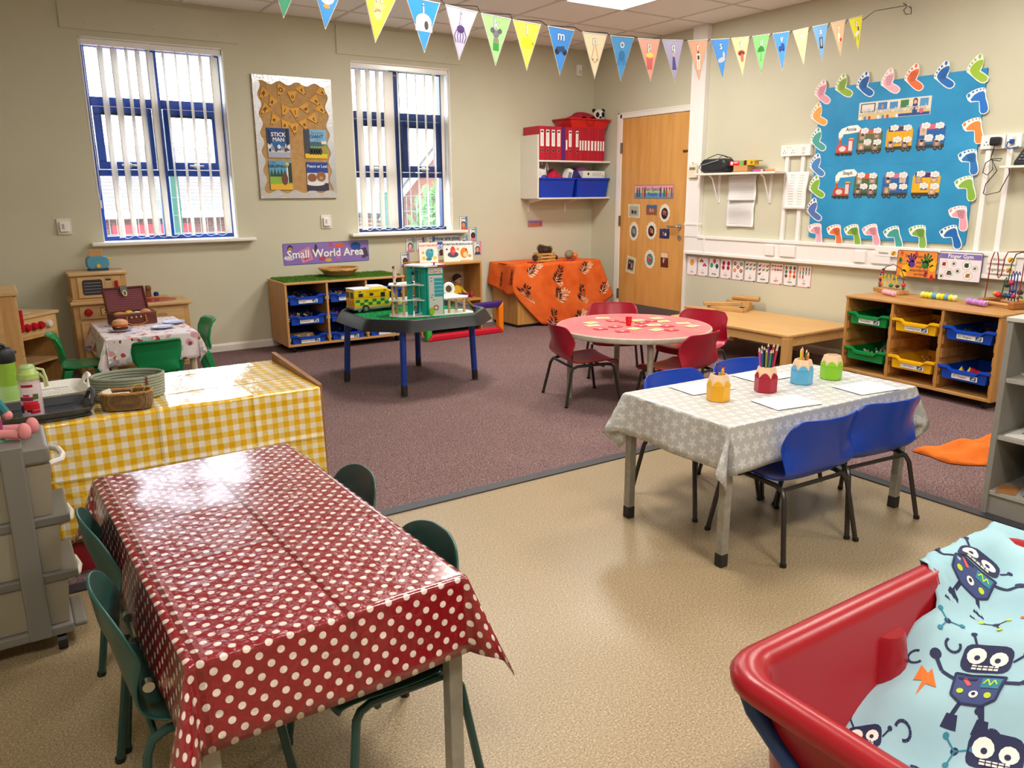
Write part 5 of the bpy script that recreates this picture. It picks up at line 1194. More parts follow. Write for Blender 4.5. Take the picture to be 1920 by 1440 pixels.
# stove and tall cupboard in the left corner
t = thing('play_stove', 'wooden play stove with red knobs standing at an angle in the corner', 'play kitchen unit', (-5.315, -.765, 0), R(47.9))
w_, d_, H = .20, .30, .53
obj('worktop', MB().box(-w_-.01, w_+.01, -.02, d_, H-.02, H, MAP), t, bevel=.004)
for s in (-1, 1): obj('side', MB().box(s*w_-.02 if s > 0 else -w_, s*w_ if s > 0 else -w_+.02, 0, d_, 0.03, H-.02, MAPZ), t, bevel=.003)
obj('back', MB().box(-w_+.02, w_-.02, d_-.01, d_, .05, H-.02, mat('#8a6238', .6)), t); obj('base', MB().box(-w_-.005, w_+.03, -.03, d_, .03, .05, MAP), t, bevel=.003)
for s in (-1, 1):
    for y in (.02, d_-.03): obj('foot', MB().cyl((s*(w_-.03), y, 0), (s*(w_-.03), y, .03), .015, mat('#4a2f1c', .6), n=10), t)
f = obj('control_panel', MB().box(-w_+.02, w_-.02, -.008, .006, .395, H-.02, MAP), t, bevel=.002); obj('rail', MB().box(-w_+.02, w_-.02, -.014, .01, .375, .395, MAPZ), t); obj('shelf', MB().box(-w_+.02, w_-.02, -.005, d_-.01, .20, .215, MAP), t)
for i, x in enumerate((-.145, -.085, -.025, .035, .105)): obj('knob', MB().lathe([(.026, 0), (.026, .012), (.02, .024), (.004, .026)], REDK if i < 4 else mat('#e4dfd2', .35), 18, Matrix.Translation((x, -.008, .452)) @ Matrix.Rotation(R(90), 4, 'X')), f, smooth=True)
obj('hob_ring', MB().lathe([(.085, 0), (.085, .004), (.07, .006), (.055, .004), (.0, .004)], mat('#c9bda4', .4), 26, Matrix.Translation((.02, .15, H))), t, smooth=True)
t = thing('play_fridge', 'tall wooden play fridge with red handles at the left edge', 'play kitchen unit', (-5.62, -1.21, 0))
obj('body', MB().box(-.22, .20, -.20, .20, .0, .725, MAPZ), t, bevel=.003); obj('top', MB().box(-.23, .225, -.21, .21, .725, .75, MAP), t, bevel=.004)
for i, (z0, z1) in enumerate(((.02, .36), (.37, .72))):
    d1_ = obj('door', MB().box(.20, .215, -.195, .195, z0, z1, MAP), t, bevel=.002); obj('handle', MB().cyl((.228, .12, z0+.10), (.228, .12, z1-.12), .011, REDK, n=12).box(.213, .23, .113, .127, z0+.1, z0+.12, REDK).box(.213, .23, .113, .127, z1-.14, z1-.12, REDK), d1_, smooth=True)
obj('side_panel', MB().box(-.22, .13, -.206, -.20, .02, .71, MAP), t); obj('bolt', MB().cyl((.165, -.20, .40), (.165, -.206, .40), .009, mat('#5a5048', .5), n=12), t)

# play table
t = thing('play_table', 'small square play table under the cupcake cloth', 'table', (-4.705, -1.0, 0)); a, bb = .27, .40
obj('tabletop', MB().box(-a, a, -bb, bb, .395, .415, MAP), t)
for sx in (-1, 1):
    for sy in (-1, 1): obj('leg', MB().cyl((sx*(a-.03), sy*(bb-.03), 0), (sx*(a-.04), sy*(bb-.04), .395), .021, mat('#d9c6a4', .5), n=14), t, smooth=True)
mf = m_floral('#ecdfe2', (('#d9a0ae', 9, .30), ('#b9c9c4', 8, .26), ('#e0b090', 10, .24), ('#c03a4a', 9, .19), ('#7a4436', 11, .18), ('#4a302c', 15, .14), ('#f4ecec', 16, .2)), 1.25, 'cupcake_cotton')
single('tablecloth', drape(a, bb, (.17, .13, .17, .14), mf, f0=.09, f1=.12, rip=.010, k=21, fold=.25), 'pale pink cotton cloth printed with cupcakes on the play table', 'tablecloth', (-4.705, -1.0, .4155), 0, smooth=True, solid=.0015, angle=70)
def m_weave(c1, c2, s):
    m, nt, b = nodes('wicker_'+c1[1:], .55); co = coord(nt)
    w1 = nd(nt, 'ShaderNodeTexWave', i_Scale=s, bands_direction='Z'); w2 = nd(nt, 'ShaderNodeTexWave', i_Scale=s*.8, bands_direction='X'); w3 = nd(nt, 'ShaderNodeTexWave', i_Scale=s*.8, bands_direction='Y')
    for w in (w1, w2, w3): nt.links.new(co, w.inputs['Vector'])
    h = math_(nt, 'MULTIPLY', w1.outputs['Fac'], math_(nt, 'MAXIMUM', w2.outputs['Fac'], w3.outputs['Fac']))
    nt.links.new(ramp(nt, h, ((.15, c1), (.7, c2))), b.inputs['Base Color']); bump(nt, b, h, .9, .006); return m
WK = m_weave('#4a1e1a', '#a0503e', 60.0); WKI = m_weave('#6a2230', '#c07a80', 60.0)
t = thing('picnic_hamper', 'open brown wicker picnic hamper with play food on the play table', 'basket', (-4.735, -.80, .4185), R(8))
a, bb, hh = .132, .09, .078
b = MB(); b.box(-a, a, -bb, bb, 0, .006, WK)
for s in (-1, 1): b.box(-a, a, s*bb-.005, s*bb+.005, 0, hh, WK).box(s*a-.005, s*a+.005, -bb, bb, 0, hh, WK)
obj('basket_body', b, t, bevel=.003); obj('rim', MB().tube([(-a, -bb, hh), (a, -bb, hh), (a, bb, hh), (-a, bb, hh)], .007, mat('#7a4a2c', .5), 8, loop=True), t, smooth=True)
L = Matrix.Translation((0, bb, hh)) @ Matrix.Rotation(R(-24), 4, 'X')
l = obj('lid', MB().box(-a, a, -.012, 0, .0, .165, WKI, L).box(-a-.005, a+.005, -.022, .002, .158, .17, WK, L).box(-a-.005, -a+.006, -.022, .002, 0, .16, WK, L).box(a-.006, a+.005, -.022, .002, 0, .16, WK, L), t, bevel=.002)
obj('strap', MB().box(-.022, .022, -.028, -.010, .115, .177, mat('#5f5f5a', .6), L), l); obj('buckle', MB().tube([(.012*math.cos(q*.628), -.032, .12+.02*math.sin(q*.628)) for q in range(10)], .004, mat('#e6d9a4', .3), 6, L, True), l)
obj('handle', MB().tube([(-.06, -bb-.006, .065), (-.065, -bb-.012, .02), (-.03, -bb-.014, .004), (.03, -bb-.014, .004), (.065, -bb-.012, .02), (.06, -bb-.006, .065)], .005, mat('#b3733c', .5), 8), t, smooth=True)
for x in (-.03, .0, .03): obj('stud', MB().ball((x, -bb-.007, .055), .007, mat('#e4d6b4', .3, .5), 10, 6), t)
for i, (x, y, r, c, lab) in enumerate(((-.09, -.02, (.045, .035, .022), '#d98a3c', 'orange brown toy pastry in the picnic hamper'), (-.02, .01, (.04, .03, .025), '#e8b42a', 'yellow toy pepper in the picnic hamper'), (.035, -.03, (.035, .03, .02), '#e6d9b4', 'cream toy food in the picnic hamper'), (.10, .0, (.042, .038, .03), '#d08a54', 'round toy bun in the picnic hamper'), (.0, -.055, (.03, .022, .018), '#b0a4a8', 'grey toy food at the front of the picnic hamper'))):
    p = t.matrix_basis @ Vector((x, y, .075)); single('toy_food', MB().ball((0, 0, 0), r, mat(c, .5), 14, 10), lab, 'toy food', (-4.735+x*.88, -.80+y*.88, .4185+.066), i, 'play food', smooth=True)
def plate(label, x, y, r=.075):
    b = MB().lathe([(.0, .004), (r*.62, .004), (r*.7, .006), (r, .013), (r, .016), (r*.68, .009), (r*.6, .007), (0, .007)], mat('#c4c8ea', .3), 30); b.lathe([(r*.5, .0074), (r*.38, .0074)], mat('#5d78a8', .4), 20, cap=False)
    single('toy_plate', b, label, 'plate', (x, y, .4175), 0, 'toy plates', smooth=True)
plate('lilac toy plate under the toy burger', -4.85, -1.10); plate('lilac toy plate at the near middle of the play table', -4.60, -1.14); plate('lilac toy plate at the right of the play table', -4.50, -.97)
t = thing('toy_burger', 'toy burger in a bun on the left plate', 'toy food', (-4.85, -1.10, .4265))
obj('bottom_bun', MB().lathe([(.03, 0), (.044, .004), (.046, .012), (.0, .013)], mat('#6a4526', .6), 20), t, smooth=True); obj('patty', MB().lathe([(.0, .013), (.048, .013), (.05, .022), (.0, .023)], mat('#4a2c1c', .8), 20), t, smooth=True)
obj('cheese', MB().box(-.04, .04, -.04, .04, .023, .027, mat('#efc03a', .5), Matrix.Rotation(R(20), 4, 'Z')), t); obj('tomato', MB().lathe([(.0, .027), (.046, .027), (.046, .034), (.0, .034)], mat('#c8202a', .35), 20), t); obj('top_bun', MB().lathe([(.0, .034), (.047, .035), (.05, .045), (.04, .062), (.02, .069), (.002, .07)], mat('#d99a66', .55), 24), t, smooth=True)
# woven bowl on the fake grass
t = thing('wicker_bowl', 'shallow pale wicker bowl on the fake grass', 'basket', (-3.0, -.25, .592)); obj('bowl', MB().lathe([(.10, 0), (.125, .02), (.15, .05), (.165, .066), (.155, .068), (.12, .03), (.09, .008), (.0, .006)], m_weave('#a9783c', '#e2bf84', 70.0), 36), t, smooth=True)
b = MB()
for k in range(3): b.tube([((.158+.004*k)*math.cos(q*.1745)+.004*math.cos(q*1.9+k*2), (.158+.004*k)*math.sin(q*.1745)+.004*math.sin(q*1.9+k*2), .067+.007*math.sin(q*1.4+k*2.1)) for q in range(36)], .007, mat('#c99a5c', .5), 6, loop=True)
obj('braided_rim', b, t, smooth=True)

# ================================================================ TOYS IN THE BLACK TRAY
t = thing('toy_ambulance', 'yellow toy ambulance with green checks in the black tray', 'toy vehicle', (-3.245, -1.55, .4735), R(3)); t.scale = (1.14, 1.14, 1.14); YL = mat('#f2c80a', .3)
hb = .145; W = .06
obj('box_body', MB().slab([(-.165, .03), (.07, .03), (.07, .135), (.06, hb), (-.15, hb), (-.165, .135)], 2*W, YL, Matrix.Translation((0, W, 0))), t, bevel=.006)
obj('cab', MB().slab([(.07, .03), (.165, .03), (.168, .06), (.155, .072), (.125, .08), (.095, .125), (.07, .135)], 2*W-.006, YL, Matrix.Translation((0, W-.003, 0))), t, bevel=.005)
obj('skirt', MB().box(-.168, .165, -W-.001, W+.001, .018, .034, mat('#8a8c88', .5)), t, bevel=.003)
obj('roof_fairing', MB().slab([(-.05, hb), (.055, hb), (.045, hb+.012), (-.035, hb+.014)], .08, WHITE, Matrix.Translation((0, .04, 0))), t, bevel=.003); obj('roof_trim', MB().box(-.165, -.05, -W, W, hb-.004, hb+.002, WHITE), t)
obj('beacon', MB().box(.06, .085, -.03, .03, .132, .145, mat('#1648c0', .2)), t, bevel=.003)
b = MB(); y = -W-.0012
for i in range(8):
    for k in range(2):
        x0 = -.155+.028*i; b.rect(x0, x0+.028, .045+.018*k, .063+.018*k, y, mat('#1f7a3a' if (i+k) % 2 else '#c6d83a', .35))
b.rect(.07, .10, .06, .075, y-.0005+.003, mat('#1f7a3a', .35)); obj('check_band', b, t)
b = MB(); dk = mat('#2a2f2c', .15)
for x0, x1, z0, z1 in ((-.135, -.105, .098, .118), (-.06, -.035, .102, .118), (.015, .045, .088, .118), (-.135, -.115, .127, .132), (.035, .055, .127, .132)): b.rect(x0, x1, z0, z1, y, dk)
b.poly([(.078, .082), (.115, .082), (.092, .117), (.078, .12)], y+.0025, dk); b.text('Emergency Ambulance', -.04, .128, .010, y-.0003, hx('#1f5a2e')); b.line([(-.16, .094), (.06, .092)], .002, y-.0003, hx('#c03a2a')); obj('side_window', b, t)
b = MB()
for k in range(4): b.add([(-.1662, -.055+.03*k, .04), (-.1662, -.045+.03*k, .04), (-.1662, -.03+.03*k, .075), (-.1662, -.04+.03*k, .075)], [(0, 1, 2, 3)], mat('#d8402a', .4))
b.add([(-.1662, -.05, .09), (-.1662, -.01, .09), (-.1662, -.01, .125), (-.1662, -.05, .125)], [(0, 1, 2, 3)], dk).add([(-.1662, .01, .09), (-.1662, .05, .09), (-.1662, .05, .125), (-.1662, .01, .125)], [(0, 1, 2, 3)], dk); obj('rear_door', b, t)
for x in (-.09, .105):
    for s in (-1, 1): q = obj('wheel', MB().cyl((x, s*(W-.02), .024), (x, s*(W+.004), .024), .024, mat('#1e2428', .6), n=18), t); obj('hub_cap', MB().cyl((x, s*(W+.003), .024), (x, s*(W+.0055), .024), .013, mat('#8d959c', .3, .4), n=14), q)
# hospital
TQ = mat('#0fa596', .4); POST = wood('#d9b587', '#caa374', 2, .5)
t = thing('toy_hospital', 'toy hospital with teal tower and white decks in the black tray', 'toy building', (-3.065, -2.03, .4735), R(-10))
tw, th = .118, .335
tower = obj('tower', MB().box(0, tw, .0, .10, 0, th, TQ), t, bevel=.002)
b = MB().rect(.012, tw-.008, .295-.008, .325, -.0008, PAPER).rect(.012, tw-.008, .0, .275, -.0008, mat('#d9dad8', .5)); b.text('Little Town', .062, .314, .019, -.0014, hx('#3a6a72')); b.text('HOSPITAL', .062, .297, .020, -.0014, hx('#c02038'), ext=.0006)
for k in range(5): b.rect(.05, tw-.006, .13+.026*k, .152+.026*k, -.0013, mat('#3fb0c0', .2))
b.ell(.06, .055, .019, .019, -.0013, hx('#c8203a'), 20).rect(.056, .064, .042, .068, -.0017, PAPER).rect(.047, .073, .051, .059, -.0017, PAPER)
for x, z in ((.03, .255), (.03, .235), (.036, .14), (.03, .125), (.045, .108)): b.rect(x-.007, x+.007, z, z+.004, -.0013, INK)
obj('printed_front', b, tower)
obj('roof', MB().prism([(-.13, .10), (-.03, -.045), (.135, -.01), (.11, .13), (-.06, .16)], th, th+.010, GLOSSW), t); obj('roof_edge', MB().box(.03, .13, -.024, -.018, th, th+.012, mat('#d8303a', .4)), t); obj('helipad_sign', MB().lathe([(.006, 0), (.006, .012), (.018, .013), (.018, .016), (0, .017)], mat('#8a3a44', .4), 16, Matrix.Translation((.06, .02, th+.01))), t)
wa = math.atan2(.085, -.085)
for k, (px_, py) in enumerate(((-.006, .004), (-.085, .075))): obj('tower_post', MB().cbox((px_-.012, py+.012, th/2), (.018, .034, th), TQ, R(40)), t)
for k, (px_, py) in enumerate(((-.03, .10), (.0, .13))): obj('tower_post', MB().cbox((px_, py+.03, th/2), (.018, .03, th), TQ, R(40)), t)
for z in (.21, .315):
    pts = []
    for q in range(9): a_ = math.pi*q/8; pts.append((math.cos(a_)*.034, .0+math.sin(a_)*.02))
    obj('arch', MB().slab([(-.05, .024)]+[(-.036, .0)]+[(-math.cos(math.pi*q/8)*.034, math.sin(math.pi*q/8)*.018) for q in range(9)]+[(.05, .0), (.05, .024)], .014, TQ, Matrix.Translation((-.052, .05, z-.02)) @ Matrix.Rotation(R(-42), 4, 'Z')), t)
deckpoly = [(-.02, .0), (-.09, .06), (-.18, .03), (-.245, .09), (-.21, .20), (-.02, .24)]
for z in (.105, .208): obj('deck', MB().prism(deckpoly[::-1], z, z+.008, GLOSSW), t)
obj('base_plate', MB().prism([(-.245, .09), (-.19, .015), (-.09, -.01), (.0, -.012), (.33, .0), (.35, .06), (.33, .18), (.1, .24), (-.21, .2)], 0, .006, GLOSSW), t)
obj('deck', MB().prism([(tw, .02), (.30, .03), (.33, .10), (.28, .19), (tw, .2)], .105, .113, GLOSSW), t)
for x, y, h in ((-.215, .10, .21), (-.15, .06, .21), (-.17, .17, .21), (-.08, .18, .21), (.17, .05, .105), (.28, .05, .105), (.26, .16, .105)): obj('post', MB().cyl((x, y, .006), (x, y, h), .0095, POST, n=12), t, smooth=True)
o = obj('scanner_ring', MB().tube([(.19+.034*math.cos(q*.393), .11, .165+.036*math.sin(q*.393)) for q in range(16)], .012, GLOSSW, 8, loop=True).box(.145, .235, .09, .13, .113, .135, GLOSSW), t, smooth=True)
obj('ramp', MB().box(-.015, .015, 0, .15, -.004, .004, wood('#b9813c', '#a26c2c', 1, .5), Matrix.Translation((.30, .12, .105)) @ Matrix.Rotation(R(-60), 4, 'Z') @ Matrix.Rotation(R(-40), 4, 'X')), t)
obj('bush_cutout', MB().slab([(.0, 0), (.008, 0), (.02, .02), (.02, .04), (.008, .055), (-.008, .05), (-.014, .03), (-.01, .012)], .006, mat('#9ccb1e', .5), Matrix.Translation((.022, -.012, .006))), t)
def figure(label, loc, top, legs, hair, coat=False):
    t = thing('toy_figure', label, 'toy figure', loc, 0.6, 'toy hospital figures')
    obj('body', MB().tube([(0, 0, .052), (0, 0, .095)], [.0125, .011], mat(top, .6), 10).tube([(0, 0, .035), (0, 0, .06)], [.014, .012], mat(top if coat else legs, .6), 10), t, smooth=True)
    for s in (-1, 1):
        obj('leg', MB().tube([(s*.007, 0, .004), (s*.007, 0, .055)], .0055, mat(legs, .6), 8).ball((s*.007, -.004, .004), (.006, .009, .004), INK, 8, 6), t, smooth=True); obj('arm', MB().tube([(s*.013, 0, .09), (s*.017, -.006, .055)], .0042, mat(top, .6), 8), t, smooth=True)
    h = obj('head', MB().ball((0, 0, .107), .010, mat('#d9a98c', .6), 12, 8), t, smooth=True); obj('hair', MB().ball((0, .003, .111), .0105, mat(hair, .7), 12, 8), h, smooth=True)
Mh = Matrix.Translation((-3.065, -2.03, .4735)) @ Matrix.Rotation(R(-10), 4, 'Z')
figure('toy figure in pale pink standing on the upper hospital deck', Mh @ Vector((-.195, .11, .2165)), '#e6c0bc', '#e8e2dc', '#1e1a1c', True)
figure('toy figure in blue standing under the hospital roof', Mh @ Vector((-.07, .12, .2165)), '#1d4f94', '#d9d4cc', '#6a3a2a')
figure('toy figure in white standing on the lower hospital deck', Mh @ Vector((-.06, .17, .1135)), '#e9e4e0', '#e9e4e0', '#b5482a', True)
figure('toy figure standing under the lower hospital deck', Mh @ Vector((-.05, .12, .0065)), '#e4dede', '#8a8f9a', '#5a3a2a')

# ================================================================ RIGHT WALL
b = MB(); Wb, Hb = 1.225, 1.115
t = thing('display_board', 'large display board covered in bright blue paper', 'display board', (-.001, -3.372, 1.49), RW)
def m_bluepaper():
    m, nt, b = nodes('blue_backing_paper', .6); co = coord(nt); n = noise(nt, co, 2.5, 3)
    nt.links.new(ramp(nt, n, ((.3, '#1583b8'), (.7, '#2c9bd0'))), b.inputs['Base Color']); bump(nt, b, noise(nt, co, 3.2, 4), .5, .03); return m
obj('board', MB().box(-Wb/2, Wb/2, -.016, 0, -Hb/2, Hb/2, m_bluepaper()), t, bevel=.004)
obj('paper_seam', MB().box(-Wb/2+.005, Wb/2-.005, -.0172, -.016, -.008, -.006, mat('#3aa2d6', .6)), t)
FA = [(905, 78), (940, 95), (960, 150), (970, 200), (965, 250), (950, 290), (990, 315), (1040, 350), (1068, 385), (1060, 425), (1025, 450), (985, 445), (930, 415), (870, 365), (820, 325), (785, 300), (778, 265), (790, 225), (810, 180), (840, 140), (870, 100)]
SA = [(955, 155), (965, 185), (960, 225), (945, 265), (940, 300), (985, 325), (1030, 355), (1055, 385), (1048, 418), (1020, 435), (985, 432), (940, 405), (885, 365), (840, 320), (820, 285), (822, 250), (845, 210), (880, 175), (920, 155)]
TA = [(910, 115, 20, 28), (862, 152, 15, 17), (832, 190, 14, 16), (810, 228, 12, 14), (795, 270, 9, 10)]
FB = [(752, 598), (775, 570), (820, 545), (870, 525), (930, 515), (970, 522), (985, 560), (1000, 640), (1030, 720), (1048, 790), (1040, 835), (1000, 857), (960, 850), (935, 815), (925, 740), (915, 690), (870, 688), (815, 690), (780, 660)]
SB = [(812, 652), (850, 600), (900, 570), (955, 560), (978, 590), (992, 660), (1020, 730), (1038, 790), (1028, 830), (995, 846), (965, 840), (945, 810), (935, 740), (922, 683), (870, 676), (828, 676)]
TB = [(787, 600, 20, 26), (834, 562, 15, 13), (878, 545, 13, 12), (919, 536, 11, 11), (956, 535, 9, 10)]
def foot(label, y, z, kind, hexc, writing, roll=0.0):
    O, S_, T, c = (FA, SA, TA, (920, 270)) if kind == 'A' else (FB, SB, TB, (900, 680)); k = .00049
    cv = lambda p: ((p[0]-c[0])*k*1.08, (c[1]-p[1])*k)
    b = MB(); b.slab([cv(p) for p in O][::-1], .0012, PAPER)
    b.poly([cv(p) for p in S_][::-1], -.0018, mat(hexc, .6))
    for x, yy, rx, rz in T: q = cv((x, yy)); b.ell(q[0], q[1], rx*k, rz*k, -.0018, mat(hexc, .6), 10)
    if writing:
        m = hx('#1c1420') if writing != 2 else hx('#5a1228')
        for i in range(6):
            q = cv((850+i*3, 195+i*22)) if kind == 'A' else cv((860+i*9, 590+i*17)); b.scrawl(q[0], q[0]+.055-.004*i, q[1], .005, -.0024, m)
    o = single('paper_footprint', b, label, 'paper footprint', (-.0175, y, z), RW, 'paper footprints around the blue board')
    o.rotation_euler = Euler((0, roll, RW), 'XYZ')
PK, GRN_, BLU, ORA, TEA, IND = '#eaa3b6', '#93b83a', '#1f6fc0', '#f0803a', '#3f9f98', '#5470b4'
FT = [(-2.784, 2.019, 'A', PK, 2, 'pink footprint with writing, top left corner'), (-2.96, 2.045, 'A', GRN_, 1, 'green footprint with writing, second along the top'), (-3.137, 2.037, 'A', '#1666b4', 1, 'blue footprint with writing, third along the top'), (-3.329, 2.036, 'A', '#f2b4c4', 2, 'pale pink footprint with writing, middle of the top edge'), (-3.504, 2.042, 'A', '#ef7040', 1, 'orange footprint with writing, fifth along the top'), (-3.714, 2.033, 'A', BLU, 1, 'blue and white footprint, sixth along the top'), (-3.927, 2.045, 'A', '#9cc238', 0, 'plain green footprint, top right corner'),
      (-3.948, 1.849, 'B', '#1f74cc', 0, 'plain blue footprint, highest on the right edge'), (-3.943, 1.667, 'B', '#f58a3e', 0, 'plain orange footprint on the right edge'), (-3.939, 1.471, 'B', '#2478c0', 1, 'blue footprint with writing on the right edge'), (-3.941, 1.301, 'B', '#86b83e', 0, 'plain green footprint on the right edge'), (-3.92, 1.109, 'B', PK, 1, 'pink footprint with writing on the right edge'), (-3.885, .978, 'B', '#1068b8', 0, 'plain blue footprint, bottom right corner'),
      (-2.822, .963, 'B', PK, 2, 'pink footprint with writing, bottom left corner'), (-2.996, .958, 'B', '#e8703a', 1, 'orange footprint with writing, second along the bottom'), (-3.149, .964, 'B', '#7fae3a', 1, 'green footprint with writing, third along the bottom'), (-3.301, .97, 'B', '#eb9fb2', 2, 'pink footprint with writing, fourth along the bottom'), (-3.473, .96, 'B', TEA, 0, 'plain teal footprint along the bottom'), (-3.657, .974, 'B', '#7fb04a', 1, 'green footprint with writing beside the bottom right corner'),
      (-2.766, 1.857, 'A', '#f5a850', 0, 'light orange footprint, highest on the left edge'), (-2.778, 1.673, 'A', '#4aa69c', 0, 'teal footprint on the left edge'), (-2.79, 1.481, 'A', '#4a86c8', 0, 'light blue footprint on the left edge'), (-2.80, 1.316, 'A', '#84b53c', 0, 'plain green footprint on the left edge'), (-2.794, 1.143, 'A', IND, 0, 'indigo footprint, lowest on the left edge')]
for i, (y, z, k, c, w_, lab) in enumerate(FT): foot(lab, y, z, k, c, w_, R((3, -4, 2, -2, 5, 3, 4, 0, 2, 4, 0, 6, -6, 8, 4, 0, -2, -4, 6, -4, 0, 2, -3, 0)[i]))
def bn(b, y):
    b.rect(-.265, .265, -.058, -.02, y, hx('#d9c48a')).rect(.02, .265, -.058, -.04, y-.0002, hx('#2a4f96')).rect(-.255, -.14, -.01, .05, y-.0002, hx('#3a3a44')).rect(-.247, -.148, -.004, .044, y-.0004, hx('#e4e0dc')).rect(-.12, -.05, .0, .05, y-.0002, hx('#3f7fc0')).rect(-.03, .03, .0, .045, y-.0002, hx('#4a8fc8')).rect(.05, .11, .0, .05, y-.0002, hx('#3f7f4a')).rect(.19, .25, .0, .05, y-.0002, hx('#4f9ad0')).rect(.14, .175, -.058, .02, y-.0004, hx('#2a4a84')).ell(.157, .035, .018, .022, y-.0005, hx('#6a3a4a'), 10).ell(.157, .03, .011, .014, y-.0007, hx('#e0b49a'), 10).ell(.205, -.03, .016, .018, y-.0006, hx('#d86a7a'), 10)
    for k in range(9): b.ell(-.25+.035*k, -.05, .011, .014, y-.0005, hx(('#e9e9f0', '#4a8ac8', '#c03a3a', '#e0c070')[k % 4]), 8)
    b.ell(-.085, .02, .012, .016, y-.0006, hx('#b98a7a'), 8).text("Who is your Key Person?", .0, -.006, .046, y-.001, hx('#2a3350'), ext=.0014); b.text("Who is your Key Person?", .0, -.006, .046, y-.0014, PAPER, ext=.0)
card('display_sign', 'picture banner reading Who is your Key Person on the blue board', 'sign', -3.373, 1.853, .54, .122, wall='right', bg='#e9dfc8', border='#c9d4e0', draw=bn, off=.0172, r=.004)
def cloud(b, cx, cz, rx, rz, y, lines=3, m=PAPER, ink=None):
    n = 22; b.poly([(cx+(rx+.006*math.sin(5*k))*math.cos(2*math.pi*k/n), cz+(rz+.004*math.sin(4*k+1))*math.sin(2*math.pi*k/n)) for k in range(n)], y, m)
    for i in range(lines): b.scrawl(cx-rx*.65, cx+rx*.6, cz+rz*.45-i*rz*.45, .003, y-.0004, ink or hx('#3a3a44'))
def engine(label, y0, z0, body, cab, name):
    b = MB(); Y = -.0006
    b.slab([(-.075, -.085), (.06, -.085), (.06, -.07), (.07, .02), (.025, .03), (.025, -.02), (-.035, -.015), (-.035, .03), (-.055, .03), (-.055, -.015), (-.07, -.025)], .0012, hx(body)); b.rect(-.08, .065, -.09, -.072, -.0018, hx('#3c4434')).rect(.03, .068, .02, .03, -.0018, hx('#d9b040')).rect(-.056, -.034, .02, .034, -.0018, hx('#d9b040'))
    for x in (-.05, -.015, .02, .05): b.ell(x, -.085, .013, .013, -.0022, hx('#2c2f2a'), 10)
    b.rect(.03, .06, -.06, .01, -.002, hx(cab)); b.ell(-.02, -.045, .03, .02, -.0022, hx(cab), 10)
    b.poly([(-.06, .035), (-.03, .035), (-.02, .06), (.03, .062), (.11, .07), (.12, .095), (.09, .12), (.02, .118), (-.04, .10), (-.062, .07)], -.0014, PAPER); b.text(name, .04, .092, .036, -.002, INK, ext=.0006)
    single('paper_engine', b, label, 'paper train', (-.0172, y0, z0), RW, 'paper train pieces')
engine('red paper steam engine, upper row, with a name in its smoke', -3.015, 1.64, '#cf4a50', '#e6dcd4', 'Annie'); engine('red paper steam engine, lower row, with a name in its smoke', -3.02, 1.325, '#c9442e', '#d9d2c8', 'Steph')
def wagon(label, y0, z0, w, roof, body, seed, ycol=None):
    rnd = random.Random(seed); b = MB(); h = .175; zb = -.09
    b.slab([(-w/2, zb+.03), (w/2, zb+.03), (w/2, zb+h-.03), (w/2-.02, zb+h), (-w/2+.02, zb+h), (-w/2, zb+h-.03)], .0012, hx(body)); b.rect(-w/2+.015, w/2-.015, zb+h-.035, zb+h-.002, -.0017, hx(roof)).rect(-w/2, w/2, zb+.016, zb+.038, -.0017, hx('#37362f'))
    for x in (-w*.38, -w*.2, w*.2, w*.38): b.ell(x, zb+.014, .015, .015, -.0021, hx('#33322e'), 12).ell(x, zb+.014, .006, .006, -.0025, hx('#7a7468'), 8)
    if ycol:
        for k in range(6): b.rect(-w*.46+k*w*.155, -w*.46+k*w*.155+.002, zb+.04, zb+h-.04, -.0018, hx(ycol))
    spots = [(-w*.28, .035), (w*.28, .04), (-w*.05, -.01), (w*.25, -.04), (-w*.3, -.035)]
    for i, (x, z) in enumerate(spots):
        if rnd.random() < .85:
            b.rect(x-.024, x+.024, z-.024, z+.024, -.0023-.0002*i, hx(rnd.choice(('#9a8f8a', '#b59c8a', '#6f6a78', '#8a7a6c', '#c9c0bc')))).ell(x, z-.004, .013, .016, -.0029-.0002*i, hx(rnd.choice(('#d9ad94', '#c9987c', '#e0bca6'))), 10).ell(x, z+.010, .013, .009, -.0031-.0002*i, hx(rnd.choice(('#4a3428', '#c9a060', '#2c2220'))), 10)
    for x, z in ((-w*.2, .075), (w*.3, .07), (w*.34, -.01), (-w*.05, -.005)): cloud(b, x, z, .034, .02, -.0042)
    single('paper_wagon', b, label, 'paper train', (-.0172, y0, z0), RW, 'paper train pieces')
wagon('paper wagon crowded with photos, first in the upper row', -3.21, 1.64, .20, '#c9604a', '#5a6a44', 1); wagon('yellow paper wagon, middle of the upper row', -3.438, 1.645, .195, '#4a3a6a', '#eab01c', 2, '#c98f12'); wagon('blue paper wagon with pink roof, end of the upper row', -3.665, 1.645, .195, '#d86a84', '#1d62a8', 3, '#174f8a')
wagon('paper wagon with red roof, first in the lower row', -3.215, 1.325, .19, '#d8503a', '#4a6a3c', 4); wagon('blue paper wagon, middle of the lower row', -3.445, 1.325, .195, '#d8708a', '#1f63a6', 5); wagon('yellow paper wagon with purple roof, end of the lower row', -3.67, 1.325, .195, '#3f2a78', '#eeb41e', 6, '#cb920f')
